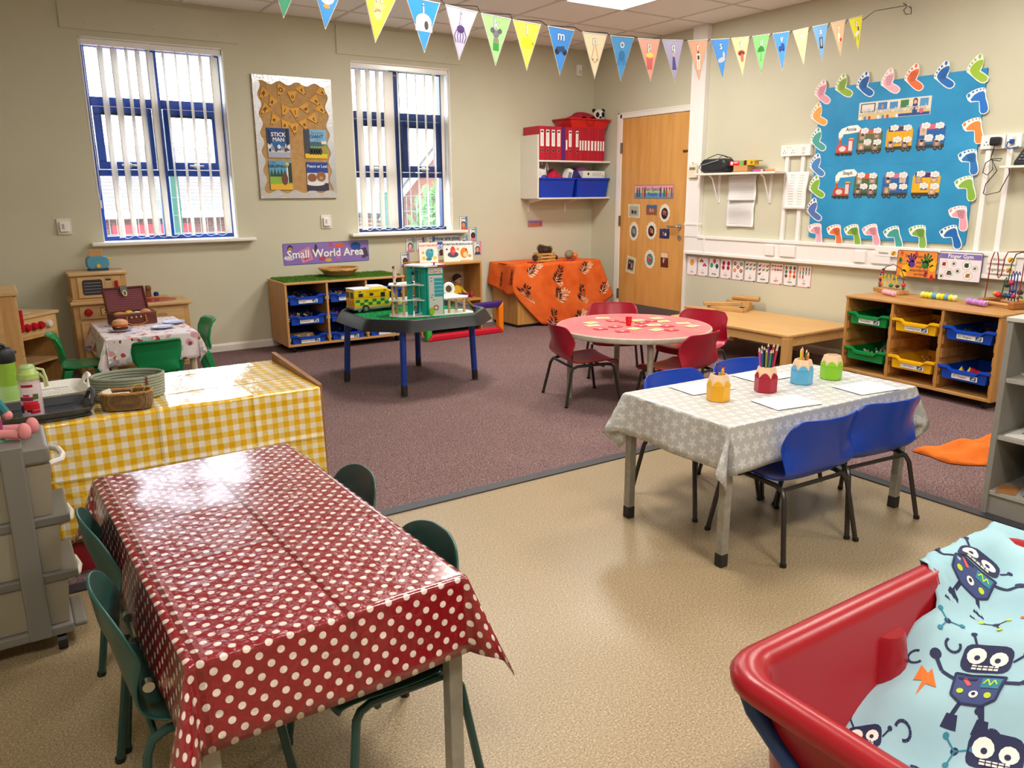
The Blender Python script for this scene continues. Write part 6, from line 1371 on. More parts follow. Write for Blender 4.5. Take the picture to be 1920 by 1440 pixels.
# number cards under the trunking
def ncard(n):
    cs = ['#c02a5a', '#d0506a', '#2a6a5a', '#d04a5a', '#5a3a4a', '#3a3a44', '#44404a', '#d0506a', '#2f5a4a', '#c04a6a']
    P2 = {1: [(0, .03)], 2: [(-.02, .052), (.02, .015)], 3: [(0, .06), (-.032, .02), (.032, .015)], 4: [(-.028, .05), (.028, .05), (-.03, .01), (.026, .01)], 5: [(-.035, .055), (.035, .055), (0, .025), (-.035, -.005), (.035, -.005)]}
    pts = P2.get(n) or [(-.042+.028*(i % 4), .06-.032*(i//4)) for i in range(n)]
    if n in (6, 7): pts = [(-.04+.04*(i % 3), .056-.035*(i//3)) for i in range(n)]
    if n == 9: pts = [(-.04+.04*(i % 3), .06-.034*(i//3)) for i in range(9)]
    pal = ['#f0a83a', '#d8503a', '#2f8a6a', '#c02a4a', '#e0703a', '#6a4a3a', '#3a5a8a', '#8a2a4a', '#2f8a84', '#b8603a']
    def f(b, y):
        for i, (x, z) in enumerate(pts):
            c = hx(pal[(i*3+n) % 10] if n not in (1, 4) else (pal[0] if n == 1 else '#b81f3e')); s = .026 if n == 1 else .017 if n < 5 else .0135
            if n == 2: c = hx(('#c9483a', '#c92a7a')[i]); b.rect(x-.025, x+.025, z-.008, z+.004, y, c).poly([(x-.014, z+.004), (x+.014, z+.004), (x+.009, z+.017), (x-.009, z+.017)], y, c).ell(x-.013, z-.009, .006, .006, y-.0003, INK, 8).ell(x+.013, z-.009, .006, .006, y-.0003, INK, 8)
            elif n == 3: b.ell(x, z, .019, .022, y, hx(('#d8503a', '#2f9a6a', '#14506a')[i])).line([(x, z-.022), (x, z-.05)], .002, y, INK)
            elif n == 5: 
                for k in range(6): b.ell(x+.011*math.cos(k*1.05), z+.011*math.sin(k*1.05), .007, .007, y, c, 7)
                b.ell(x, z, .006, .006, y-.0003, hx('#f4e0a0'), 8)
            elif n in (6, 7): b.ell(x, z, .014, .007, y, c, 8, rot=.4*(i % 2)).ell(x+.012, z+.008, .006, .006, y, c, 7).line([(x-.006, z), (x-.008, z-.014)], .0025, y, c).line([(x+.006, z), (x+.006, z-.014)], .0025, y, c)
            elif n == 8: b.poly([(x-.015, z), (x+.015, z), (x+.010, z+.010), (x, z+.014), (x-.010, z+.010)], y, c).line([(x, z), (x, z-.014)], .002, y, c)
            elif n == 10: b.ell(x, z+.008, .006, .007, y, c, 8).rect(x-.006, x+.006, z-.010, z+.002, y, c).line([(x-.004, z-.01), (x-.005, z-.02)], .003, y, c).line([(x+.004, z-.01), (x+.005, z-.02)], .003, y, c)
            else: b.ell(x, z, s, s*1.2, y, c, 12)
            if n == 4: b.ell(x-.006, z+.004, .004, .004, y-.0003, INK, 7).ell(x+.006, z-.004, .004, .004, y-.0003, INK, 7)
        w_ = 'one two three four five six seven eight nine ten'.split()[n-1]; ic = hx(cs[n-1] if n in (1, 2, 4, 8, 10) else '#2a2a30')
        b.text(str(n), 0, -.036, .020, y-.0005, ic).text(w_, 0, -.056, .024, y-.0005, ic, ext=.0004).text('.'*n, 0, -.071, .016, y-.0005, ic); b.rect(.036, .056, -.084, -.079, y-.0004, INK)
    return f
for n in range(1, 11):
    y = -1.507-.1375*(n-1)
    wd_ = 'one two three four five six seven eight nine ten'.split()[n-1]
    card('number_card', 'number card reading %s in the row under the trunking' % wd_, 'card', y, .612, .128, .178, wall='right', bg='#f4eff0', border=('#b08aa0', '#b06a84', '#3a4a54', '#c06a80', '#b0506a', '#4a4a6a', '#3a4a60', '#c07088', '#3a5a58', '#c06a84')[n-1], draw=ncard(n), group='number cards', r=.006)
# small shelf with a black bag and boxes
t = thing('wall_shelf', 'narrow white shelf on two brackets on the right wall', 'shelf', (0, -2.04, 1.445), RW)
obj('board', MB().box(-.43, .46, -.155, -.001, -.018, 0, WS), t, bevel=.003)
for x in (-.25, .31): obj('bracket', MB().tube([(x, -.006, -.25), (x, -.012, -.24), (x, -.10, -.045), (x, -.14, -.02)], .0065, GLOSSW, 8).box(x-.012, x+.012, -.008, 0, -.255, -.018, GLOSSW), t)
t = thing('black_bag', 'black zipped holdall on the narrow shelf', 'bag', (-.08, -1.83, 1.4455), RW-R(4)); BG = mat('#1f2328', .45, bmp=.4, bs=25.0)
obj('bag_body', MB().slab(rrect(-.155, .155, 0, .12, .045, 6), .13, BG, Matrix.Translation((0, .06, 0))), t, bevel=.03, seg=4, smooth=True)
obj('zip', MB().tube([(-.12, -.075, .07), (0, -.078, .09), (.08, -.075, .105)], .003, mat('#c9ccd0', .3, .5), 6), t)
obj('cable', MB().tube([(-.15, -.05, .02), (-.175, -.055, .05), (-.16, -.05, .085), (-.09, -.03, .13), (0, -.01, .158), (.06, .0, .145), (.09, .01, .135), (.14, .02, .12)], .0035, BLACK, 6).tube([(.03, -.02, .125), (.07, -.02, .145), (.12, -.01, .125)], .003, BLACK, 6), t)
t = thing('card_box', 'small open cardboard box on the narrow shelf', 'box', (-.075, -2.11, 1.4455), RW); obj('carton', MB().box(-.075, .075, -.04, .05, 0, .055, mat('#c4905c', .8)), t); obj('inner_flap', MB().box(-.075, .075, -.041, -.039, .0, .01, mat('#a87644', .8)), t)
single('food_packet', MB().box(-.085, .085, -.03, .03, 0, .038, mat('#d8163a', .35)).rect(.035, .085, .0, .038, -.0305, hx('#7ab04a')).ell(-.05, .02, .014, .014, -.0306, PAPER).text('TARTS', -.005, .024, .018, -.0307, PAPER, ext=.0005), 'red and green food packet on the cardboard box', 'packet', (-.08, -2.06, 1.501), RW-R(3))
single('food_packet', MB().box(-.05, .05, -.03, .03, 0, .04, mat('#e2b21a', .35)).rect(-.05, -.03, 0, .04, -.0305, INK).ell(.022, .02, .013, .013, -.0305, hx('#6a7a1e')).box(.05, .085, -.03, .03, .03, .038, mat('#a8a04a', .5)), 'yellow food packet on the cardboard box', 'packet', (-.08, -2.20, 1.501), RW)
for i, (y, c, lab) in enumerate(((-2.25, '#2c62a8', 'blue marker lying on the narrow shelf'), (-2.29, '#d04a8a', 'pink marker lying on the narrow shelf'), (-2.34, '#3a4f86', 'dark blue marker lying on the narrow shelf'), (-2.42, '#e8935a', 'orange plastic piece at the end of the narrow shelf'))):
    single('marker_pen', MB().cyl((-.05, 0, .01), (.03, 0, .01), .01, mat(c, .4), n=10).cyl((.03, 0, .01), (.045, 0, .01), .008, mat('#e6e2da', .4), n=10), lab, 'pen', (-.08-.02*(i % 2), y, 1.4455), RW+R(-15+14*i), 'loose pens on the shelf', smooth=True)
# papers
def wavy(w, h, seed, curl=.012):
    b = MB(); m = mat('#f8f7f6', .15)
    b.grid(lambda u, v: (-w/2+w*u+.004*math.sin(v*5+seed), -.006-curl*(1-v)**2*(.5+.5*math.sin(u*5+seed))-.004*math.sin(v*9+seed), -h*(1-v)), 10, 16, m)
    ink = hx('#b4b1b5')
    f = lambda u, v: (-w/2+w*u+.004*math.sin(v*5+seed), -.0075-curl*(1-v)**2*(.5+.5*math.sin(u*5+seed))-.004*math.sin(v*9+seed), -h*(1-v))
    return b, f, ink
def sheet(label, y, ztop, w, h, rows, seed, off, cols=((.08, .92),), title=None):
    b, f, ink = wavy(w, h, seed)
    for r_ in range(rows):
        v = .90-.84*r_/rows
        for u0, u1 in cols: b.add([f(u0, v), f(u1, v), f(u1, v+.008), f(u0, v+.008)], [(0, 1, 2, 3)], ink)
    single('pinned_paper', b, label, 'paper', (-off, y, ztop), RW, 'papers on the right wall', smooth=True, solid=.0008, soff=1)
sheet('upper shiny timetable sheet hanging under the narrow shelf', -2.065, 1.425, .30, .215, 16, 1, .016); sheet('lower shiny timetable sheet hanging below the narrow shelf', -2.05, 1.222, .30, .235, 20, 2, .004)
sheet('white list of names hanging over the socket conduits', -2.617, 1.437, .215, .29, 12, 3, .026, ((.22, .42), (.62, .82)))
# thermostat on trunking
t = thing('room_thermostat', 'cream thermostat with grey display beside the door', 'thermostat', (-.0555, -1.525, 1.468), RW); obj('case', MB().slab(rrect(-.052, .052, -.057, .057, .005), .022, mat('#efe0bf', .4)), t, bevel=.003); obj('display', MB().rect(-.036, .036, .01, .034, -.0226, mat('#6f7a72', .3)).text('-- --', 0, -.006, .02, -.0226, INK), t); obj('warning_label', MB().rect(-.03, .04, .066, .085, -.0006, PAPER).rect(-.026, -.012, .07, .08, -.001, hx('#c0405a')), t)
# sockets
def socket(label, y, z, w, sw=True):
    t = thing('wall_socket', label, 'socket', (-.0225 if z < 1.7 else 0, y, z), RW, 'wall sockets'); t.location.x = 0
    obj('backbox', MB().slab(rrect(-w/2, w/2, -.043, .043, .004), .034, GLOSSW), t, bevel=.003); b = MB()
    if sw:
        for s in (-1, 1):
            for dx, dz in ((0, .0), (-.011, -.017), (.011, -.017)): b.rect(s*w*.26+dx-.003, s*w*.26+dx+.003, dz-.004, dz+.004, -.0346, INK)
            b.rect(s*.012-.008, s*.012+.008, .016, .032, -.0348, hx('#dcd8d2'))
    else: b.rect(-.014, .014, -.006, .024, -.0348, hx('#dcd8d2')).rect(-.012, .012, -.03, -.014, -.0348, hx('#cfcbc6'))
    obj('faceplate_details', b, t)
socket('white double socket left of the blue board', -2.525, 1.603, .155); socket('white data outlet left of the blue board', -2.664, 1.602, .122, False); socket('white double socket right of the blue board', -4.085, 1.587, .15); socket('white phone outlet right of the blue board', -4.21, 1.59, .09, False)
t = thing('charger_plug', 'black charger plugged in, with its lead tied in a loop', 'charger', (-.035, -4.115, 1.587), RW); obj('plug', MB().slab(rrect(-.03, .03, -.025, .028, .012), .05, BLACK), t, bevel=.012, seg=3)
obj('lead', MB().tube([(0, -.03, -.02), (-.01, -.03, -.08), (-.02, -.02, -.11), (.04, -.02, -.12), (.05, -.02, -.105), (-.01, -.02, -.105), (-.05, -.015, -.13), (-.06, -.012, -.19), (-.03, -.012, -.205), (.0, -.015, -.17), (-.01, -.02, -.11), (.03, -.02, -.18), (-.03, -.015, -.26), (-.04, -.012, -.32), (-.02, -.012, -.33), (.06, -.015, -.31), (.09, -.03, -.25), (.12, -.05, -.20), (.13, -.09, -.155)], .0028, BLACK, 6), t)
t = thing('blue_plug_lead', 'blue network plug with a short lead in the phone outlet', 'cable', (-.035, -4.205, 1.585), RW); obj('plug', MB().box(-.012, .012, -.02, 0, -.012, .012, mat('#1f4f9a', .4)), t, bevel=.002); obj('lead', MB().tube([(0, -.018, 0), (-.015, -.03, -.005), (-.02, -.03, -.03), (.0, -.03, -.045), (.06, -.04, -.035)], .004, mat('#1f5fae', .4), 6), t)
t = thing('wall_shelf', 'small cream ledge holding a telephone at the right edge', 'shelf', (0, -4.36, 1.435), RW); obj('board', MB().box(-.155, .155, -.16, -.001, -.014, 0, WS), t, bevel=.002)
t = thing('telephone', 'black desk telephone on the small ledge', 'telephone', (-.08, -4.365, 1.436), RW, rot=(R(0), 0, RW)); obj('base', MB().add([(-.09, -.06, 0), (.09, -.06, 0), (.09, .06, 0), (-.09, .06, 0), (-.09, -.06, .02), (.09, -.06, .02), (.09, .06, .12), (-.09, .06, .12)], [(3, 2, 1, 0), (4, 5, 6, 7), (0, 1, 5, 4), (1, 2, 6, 5), (2, 3, 7, 6), (3, 0, 4, 7)], mat('#20252b', .4)), t, bevel=.004)
b = MB()
for i in range(4):
    for k in range(4): b.cbox((-.06+.022*i, -.045+.022*k, .036+.0183*k), (.014, .012, .006), mat('#8b929a', .4))
obj('keys', b, t)['kind'] = 'stuff'; obj('handset', MB().tube([(.06, -.05, .06), (.06, 0, .095), (.06, .05, .14)], [.018, .012, .018], mat('#15181c', .35), 10), t, smooth=True)
# posters on the trunking
def hand(b, cx, cz, s, y, m, rot=0.0):
    ca, sa = math.cos(rot), math.sin(rot); q = lambda x, z: (cx+s*(x*ca-z*sa), cz+s*(x*sa+z*ca))
    p = q(0, 0); b.ell(p[0], p[1], s*.32, s*.34, y, m, 12, rot)
    for a, L in ((-55, .55), (-22, .85), (-4, .95), (14, .9), (34, .75)):
        x, z = math.sin(R(a)), math.cos(R(a)); b.line([q(x*.2, z*.2), q(x*L, z*L)], s*.15, y, m); e = q(x*L, z*L); b.ell(e[0], e[1], s*.075, s*.075, y, m, 8)
def hp(b, y):
    hand(b, -.035, .0, .075, y, hx('#5a2f8a'), .1); hand(b, .062, .0, .082, y, hx('#2a7a3a'), -.25); hand(b, -.09, -.07, .08, y, hx('#f2c21a'), -.3); hand(b, .115, -.02, .07, y, hx('#f0bd1a'), .1); hand(b, .07, -.05, .035, y, hx('#d83a4a'), 3.3); hand(b, .115, -.075, .035, y, hx('#c82a3a'), 3.0); hand(b, -.12, .03, .035, y, hx('#2a7a4a'), 3.1); hand(b, -.01, .08, .03, y, hx('#d83a4a'), 3.2); hand(b, -.115, .08, .03, y, hx('#d8603a'), 3.2)
    k = hx('#3a2418'); b.text('Strong hands', -.01, .055, .03, y-.0006, k).text('start to', .04, .015, .03, y-.0006, k).text('help me', .04, -.015, .028, y-.0006, k).text('wonderful', .02, -.042, .032, y-.0006, k).text('writing!', .035, -.068, .032, y-.0006, k)
card('hand_poster', 'orange poster with coloured handprints on the trunking', 'poster', -3.698, .783, .29, .187, wall='right', bg='#ec8c3c', border='#5a4a4a', draw=hp, r=.01, off=.0625)
def fg(b, y):
    b.rect(-.137, .137, .05, .085, y, hx('#7d6cb4')).text('Finger Gym', .0, .068, .036, y-.0006, PAPER, ext=.0006)
    for x, z, r, c in ((-.105, .012, .026, '#c03a3a'), (-.04, .018, .017, '#6a6a72'), (.045, .012, .030, '#3a4a4a'), (.10, -.005, .019, '#8a8a8a'), (-.065, -.045, .028, '#6a3a4a'), (-.01, -.03, .018, '#5a5a62'), (.06, -.055, .029, '#c98a4a'), (-.115, -.07, .016, '#3a6a4a')): b.ell(x, z, r, r, y, INK, 18).ell(x, z, r-.0015, r-.0015, y-.0003, PAPER, 18).ell(x, z, r*.5, r*.6, y-.0006, hx(c), 8, rot=.6).line([(x-r*.5, z-r*.4), (x+r*.5, z+r*.5)], r*.18, y-.0008, INK)
    b.ell(-.072, -.05, .010, .012, y-.0009, hx('#8a2a5a'), 8).ell(-.055, -.05, .010, .012, y-.0009, hx('#2a8a4a'), 8)
card('finger_gym_poster', 'white and purple poster reading Finger Gym', 'poster', -3.995, .787, .285, .195, wall='right', bg='#efe9ee', border='#4a3a6a', draw=fg, r=.01, off=.0625)
def wl(txt, c): 
    def f(b, y): b.text(txt, -.02, 0, .026, y-.0005, INK); b.ell(.058, 0, .022, .018, y, hx(c), 10).line([(.048, -.012), (.066, .012)], .006, y-.0004, INK)
    return f
card('word_label', 'white word label reading tweeze on the trunking', 'label', -3.462, .848, .172, .05, wall='right', bg='#f4f1ec', draw=wl('tweeze', '#e8b23a'), off=.0625, group='word labels', r=.003); card('word_label', 'white word label reading thread right of the Finger Gym poster', 'label', -4.253, .852, .17, .05, wall='right', bg='#f4f1ec', draw=wl('thread', '#e8b23a'), off=.0625, group='word labels', r=.003); card('word_label', 'white word label reading finger grip right of the Finger Gym poster', 'label', -4.25, .787, .17, .052, wall='right', bg='#f4f1ec', draw=wl('finger grip', '#e2a24a'), off=.0625, group='word labels', r=.003)
# ================================================================ TOYS ON THE WOODEN TRAY UNIT
zc = .5865
def bead(mb, p, r, c, k=1.0): mb.ball(p, (r, r, r*k), mat(c, .35), 12, 8)
t = thing('bead_maze', 'bead maze with a red arch and yellow wires on the tray unit', 'toy', (-.225, -3.625, zc), RW+R(-16)); obj('base', MB().box(-.125, .125, -.045, .045, 0, .03, HON), t, bevel=.006)
obj('wire', MB().tube([(-.11, 0, .03), (-.105, 0, .12), (-.07, 0, .175), (0, 0, .20), (.07, 0, .175), (.105, 0, .12), (.11, 0, .03)], .003, mat('#7a1f2c', .3), 6), t, smooth=True)
obj('wire', MB().tube([(-.08+.16*q/48, -.02, .085+.045*math.cos(q*.62)) for q in range(49)], .0028, mat('#e4c622', .3), 6), t, smooth=True); obj('wire', MB().tube([(-.10, .02, .10), (-.05, .02, .115), (0, .02, .095), (.05, .02, .11), (.10, .02, .10)], .0028, mat('#1f4a3c', .3), 6), t, smooth=True)
for i, (p, r, c) in enumerate((((-.109, 0, .042), .013, '#2a7a3a'), ((-.109, 0, .06), .014, '#d02030'), ((-.108, 0, .082), .013, '#1f3f8a'), ((-.106, 0, .10), .016, '#e8781e'), ((-.102, 0, .122), .013, '#1f4a8a'), ((-.098, 0, .14), .014, '#c82030'), ((-.09, 0, .158), .011, '#2a6a4a'), ((.11, 0, .045), .011, '#2a7a4a'), ((.11, 0, .065), .016, '#d02030'), ((-.07, -.02, .055), .011, '#e0502a'), ((.02, -.02, .055), .018, '#2f7a5a'), ((.075, -.02, .055), .014, '#3a2a1c'), ((.0, .02, .097), .012, '#1f3f9a'))): mb_ = MB(); bead(mb_, p, r, c, .8); obj('bead', mb_, t, smooth=True)
t = thing('bead_maze', 'tall bead roller frame with looping wires at the end of the tray unit', 'toy', (-.285, -4.42, zc), RW+R(-14)); 
for s in (-1, 1): obj('base_block', MB().box(s*.105-.02, s*.105+.02, -.10, .10, 0, .045, wood('#a86a34', '#8f5626', 1, .4)), t, bevel=.008)
for y in (-.07, .06): obj('base_rail', MB().cyl((-.09, y, .02), (.09, y, .02), .011, HON, n=10), t)
obj('wire', MB().tube([(-.115, -.05, .04), (-.105, -.05, .28), (-.09, -.05, .33), (-.07, -.05, .33), (-.055, -.05, .28), (-.05, -.05, .19), (-.04, -.05, .175), (-.025, -.05, .19), (-.015, -.05, .30), (.0, -.05, .335), (.10, -.05, .345), (.115, -.05, .32), (.11, -.05, .04)], .0035, mat('#8a1f34', .3), 6), t, smooth=True)
obj('wire', MB().tube([(-.06, .02, .04), (-.05, .02, .16), (-.04, .02, .175), (-.03, .02, .12), (-.02, .02, .26), (.0, .02, .32), (.04, .02, .335), (.08, .02, .33)], .0035, mat('#1f4a3a', .3), 6), t, smooth=True)
for k in (.015, .035, .055): obj('wire', MB().tube([(k, -.01, .04), (k, -.01, .20), (k+.008, -.01, .22), (k+.016, -.01, .20)], .0035, mat('#23348f', .3), 6), t, smooth=True)
for i, (p, r, c) in enumerate((((-.06, -.03, .075), .018, '#d8902a'), ((-.035, -.035, .07), .020, '#c02030'), ((-.0, -.03, .07), .018, '#1f4a3c'), ((.03, -.03, .07), .018, '#1f2f7a'), ((.06, -.03, .07), .015, '#b02038'), ((-.03, .02, .13), .02, '#1f4a3a'), ((.02, -.01, .15), .018, '#b82a4a'), ((.035, -.01, .10), .014, '#3a2a6a'), ((.10, -.03, .10), .018, '#3a2a2a'), ((.08, .0, .06), .018, '#2a6a4a'), ((.10, -.02, .05), .016, '#d8b03a'))): mb_ = MB(); bead(mb_, p, r, c, .9); obj('bead', mb_, t, smooth=True)
def sq_toy(label, x, y, rz, cols, n, r, eyes=True):
    t = thing('squeezy_caterpillar', label, 'toy', (x, y, zc), rz, 'squeezy caterpillars')
    for i in range(n):
        m_ = MB(); xx = (i-(n-1)/2)*r*1.25; m_.ball((xx, 0, r*.95), (r*.8, r, r*.95), mat(cols[i % len(cols)], .4), 14, 10)
        s = obj('segment', m_, t, smooth=True)
    if eyes:
        xx = ((n-1)/2)*r*1.25+r*.5
        for s_ in (-1, 1): e = obj('eye', MB().ball((xx, s_*r*.45, r*1.5), r*.3, WHITE, 10, 8), t, smooth=True); obj('pupil', MB().ball((xx+r*.24, s_*r*.45-.001, r*1.52), r*.14, BLACK, 8, 6), e)
sq_toy('pink squeezy caterpillar in front of the red arch', -.37, -3.70, RW+R(-28), ['#f0a0b4', '#f4b0c0'], 6, .019); sq_toy('yellow and blue squeezy caterpillar in the middle of the tray unit', -.30, -4.005, RW+R(-4), ['#d9e07a', '#ecd82a', '#d4e04a', '#5f9fd8', '#dfe66a', '#ecd82a', '#5a9ad4', '#ecdc3a', '#dfe0a0'], 9, .022, False); sq_toy('purple squeezy caterpillar near the tall bead roller', -.385, -4.29, RW+R(-22), ['#c48ad0', '#b87cc8'], 6, .021)
# wooden blocks on the low table
def plank(label, x, y, z, L, w, h, rz, ry=0.0): single('wooden_block', MB().box(-L/2, L/2, -w/2, w/2, 0, h, wood('#cfa468', '#bd9156', 0, .55)), label, 'block', (x, y, z), rz, 'wooden planks on the low table', rot=(0, ry, rz), bevel=.004)
plank('flat wooden plank at the front of the block pile', -.27, -2.20, .2925, .34, .07, .035, R(-68)); plank('wooden plank lying against the right wall', -.15, -2.29, .2925, .26, .06, .035, R(20)); plank('wooden plank propped across the block pile', -.26, -2.13, .328, .32, .06, .03, R(-40)); plank('top wooden plank at the back of the block pile', -.13, -2.20, .328, .24, .05, .04, R(-85))
single('wooden_roller', MB().cyl((-.12, 0, .022), (.12, 0, .022), .022, wood('#c99a5e', '#b4854a', 0, .55), n=16), 'round wooden dowel on top of the block pile', 'block', (-.10, -2.25, .368), R(-75), 'wooden planks on the low table', smooth=True)
plank('long wooden plank reaching past the end of the low table', -.42, -2.03, .2925, .3, .06, .02, R(-80))
# ================================================================ ALPHABET BUNTING
HK = Vector((0, -3.397)); DV = Vector((math.cos(R(183)), math.sin(R(183))))
FL = [('f', 4.515, 2.147, '#3f9a72'), ('g', 4.350, 2.125, '#3f8fd6'), ('h', 4.130, 2.100, '#ecd84e'), ('i', 3.935, 2.073, '#2f86cf'), ('j', 3.745, 2.066, '#b3aecb'), ('k', 3.563, 2.054, '#8fbf74'), ('l', 3.391, 2.047, '#e8dc4c'), ('m', 3.188, 2.043, '#3c86d4'), ('n', 2.975, 2.040, '#e9d2ae'), ('o', 2.790, 2.043, '#4a97d4'), ('p', 2.601, 2.050, '#f2a088'), ('q', 2.424, 2.060, '#a9a3c8'), ('r', 2.227, 2.075, '#f4a888'), ('s', 2.043, 2.099, '#4a90dc'), ('t', 1.870, 2.124, '#f0df9c'), ('u', 1.685, 2.152, '#7fc878'), ('v', 1.497, 2.186, '#4a8fdc'), ('w', 1.306, 2.220, '#f0e29a'), ('x', 1.110, 2.265, '#6fa2d4'), ('y', .920, 2.307, '#f6b48c'), ('z', .726, 2.351, '#e6dc3a')]
def pic(ch, b, y):
    M_ = lambda c: hx(c); z = -.115; x = .0825
    D = {'g': lambda: b.ell(x, -.09, .03, .028, y, M_('#eef0f0')).ell(x+.012, -.055, .010, .03, y, M_('#eef0f0')).ell(x, -.125, .014, .008, y, M_('#e8923a')),
     'h': lambda: hand(b, x, -.10, .06, y, M_('#e2b98c')),
     'i': lambda: b.ell(x, -.088, .038, .034, y, M_('#d9ccc4')).rect(x-.04, x+.04, -.125, -.10, y-.0002, M_('#cfc2ba')).ell(x+.012, -.10, .010, .018, y-.0004, M_('#3a3038')),
     'j': lambda: (b.ell(x, -.085, .02, .016, y, M_('#4a3068')), [b.line([(x-.02+.01*i, -.09), (x-.03+.015*i, -.115), (x-.02+.01*i, -.14)], .004, y, M_('#4a3068')) for i in range(5)]),
     'k': lambda: b.ell(x, -.075, .018, .016, y, M_('#6a6a70')).ell(x-.02, -.062, .012, .012, y, M_('#55555c')).ell(x+.02, -.062, .012, .012, y, M_('#55555c')).ell(x, -.108, .016, .022, y, M_('#7a7a6a')).rect(x-.016, x+.016, -.145, -.115, y-.0002, M_('#2f8a3a')),
     'l': lambda: b.ell(x, -.09, .034, .026, y, M_('#c9cf22')).ell(x+.034, -.09, .008, .008, y, M_('#b4ba1e')),
     'm': lambda: b.ell(x-.022, -.105, .014, .014, y, INK).ell(x+.024, -.105, .014, .014, y, INK).poly([(x-.03, -.085), (x+.02, -.078), (x+.028, -.1), (x-.01, -.108)], y-.0003, M_('#1f3f6a')),
     'n': lambda: b.line([(x-.006, -.06), (x-.022, -.12), (x, -.135), (x+.022, -.12), (x+.006, -.06)], .004, y, M_('#b08a5a')).ell(x-.012, -.12, .004, .003, y, INK, 7).ell(x+.012, -.12, .004, .003, y, INK, 7),
     'o': lambda: (b.ell(x, -.09, .022, .024, y, M_('#1f6fa8')), [b.line([(x-.02+.01*i, -.105), (x-.032+.016*i, -.135)], .005, y, M_('#1f6fa8')) for i in range(5)]),
     'p': lambda: (b.ell(x, -.082, .026, .014, y, M_('#e8d24a')), [b.poly([(x-.025+.01*i, -.09), (x-.019+.01*i, -.09), (x-.016+.007*i, -.15), (x-.021+.007*i, -.15)], y, M_('#c8304a')) for i in range(5)]),
     'q': lambda: b.ell(x, -.075, .008, .010, y, M_('#d9ad8c'), 8).poly([(x-.008, -.085), (x+.008, -.085), (x+.016, -.15), (x-.016, -.15)], y, M_('#3a2a7a')),
     'r': lambda: b.rect(x-.014, x+.014, -.105, -.07, y, M_('#e9e6e0')).rect(x-.008, x+.008, -.10, -.078, y-.0003, INK).ell(x, -.062, .007, .008, y, M_('#5a3a2a'), 8).rect(x-.012, x-.003, -.15, -.105, y, M_('#e0dcd6')).rect(x+.003, x+.012, -.15, -.105, y, M_('#e0dcd6')),
     's': lambda: b.ell(x, -.11, .032, .013, y, M_('#b9bcc4'), rot=.2).ell(x+.022, -.085, .009, .018, y, M_('#b9bcc4')),
     't': lambda: b.ell(x, -.085, .032, .016, y, M_('#c8202a')).ell(x, -.086, .024, .008, y-.0003, M_('#3a1014')).ell(x+.004, -.11, .014, .024, y-.0005, M_('#e0605a')),
     'u': lambda: b.poly([(x-.034, -.09), (x+.034, -.09), (x+.024, -.068), (x, -.058), (x-.024, -.068)], y, M_('#2a7a2f')).line([(x, -.09), (x, -.135), (x-.008, -.138)], .003, y, M_('#2a5a2a')),
     'v': lambda: b.rect(x-.028, x+.028, -.10, -.075, y, M_('#1f3f8a')).rect(x-.006, x+.024, -.075, -.062, y, M_('#1f3f8a')).ell(x-.016, -.10, .007, .007, y-.0003, INK, 8).ell(x+.016, -.10, .007, .007, y-.0003, INK, 8),
     'w': lambda: b.line([(x-.02, -.10), (x-.012, -.125), (x+.005, -.122), (x+.015, -.10), (x+.018, -.08)], .006, y, M_('#e6c87a')),
     'x': lambda: b.rect(x-.016, x+.016, -.135, -.07, y, INK).ell(x, -.10, .010, .028, y-.0003, M_('#9a9ea6')),
     'y': lambda: b.rect(x-.014, x+.008, -.12, -.07, y, M_('#ecdcc8')).ell(x+.012, -.11, .012, .012, y-.0003, M_('#c8303a')),
     'z': lambda: b.ell(x, -.10, .026, .013, y, M_('#e6e6e0'), rot=.5).line([(x-.02, -.11), (x-.022, -.145)], .004, y, INK).line([(x+.01, -.10), (x+.01, -.14)], .004, y, INK).ell(x+.018, -.072, .008, .014, y, M_('#4a4a4a'))}
    if ch in D: D[ch]()
t = thing('bunting_string', 'dark cord of the alphabet bunting tied to a hook on the wall', 'cord', (0, -3.397, 2.522))
P_ = []
for ch, s, z, c in FL:
    for q in (s, s-.165):
        P_.append((DV.x*q, DV.y*q, z+(.0 if q == s else .012)-2.522))
P_ = [(-5.6, -.28, .02), (-4.75, -.25, -.34)]+P_+[(-.42, -.02, -.085), (0-.01, 0, 0)]
obj('cord', MB().tube(P_, .0022, mat('#2a2622', .7), 5), t)
obj('loop', MB().tube([(-.012, 0, 0), (-.03, .02, -.03), (-.03, .0, -.06), (-.015, -.03, -.06), (-.008, -.02, -.02), (-.01, .04, .02)], .0025, mat('#2a2622', .7), 5), t); obj('hook', MB().cyl((0, 0, 0), (-.02, 0, 0), .008, WHITE, n=10), t)
CN = {'f': 'green', 'g': 'blue', 'h': 'yellow', 'i': 'blue', 'j': 'lilac', 'k': 'green', 'l': 'yellow', 'm': 'blue', 'n': 'cream', 'o': 'blue', 'p': 'coral', 'q': 'lilac', 'r': 'coral', 's': 'blue', 't': 'cream', 'u': 'green', 'v': 'blue', 'w': 'cream', 'x': 'blue', 'y': 'peach', 'z': 'yellow'}
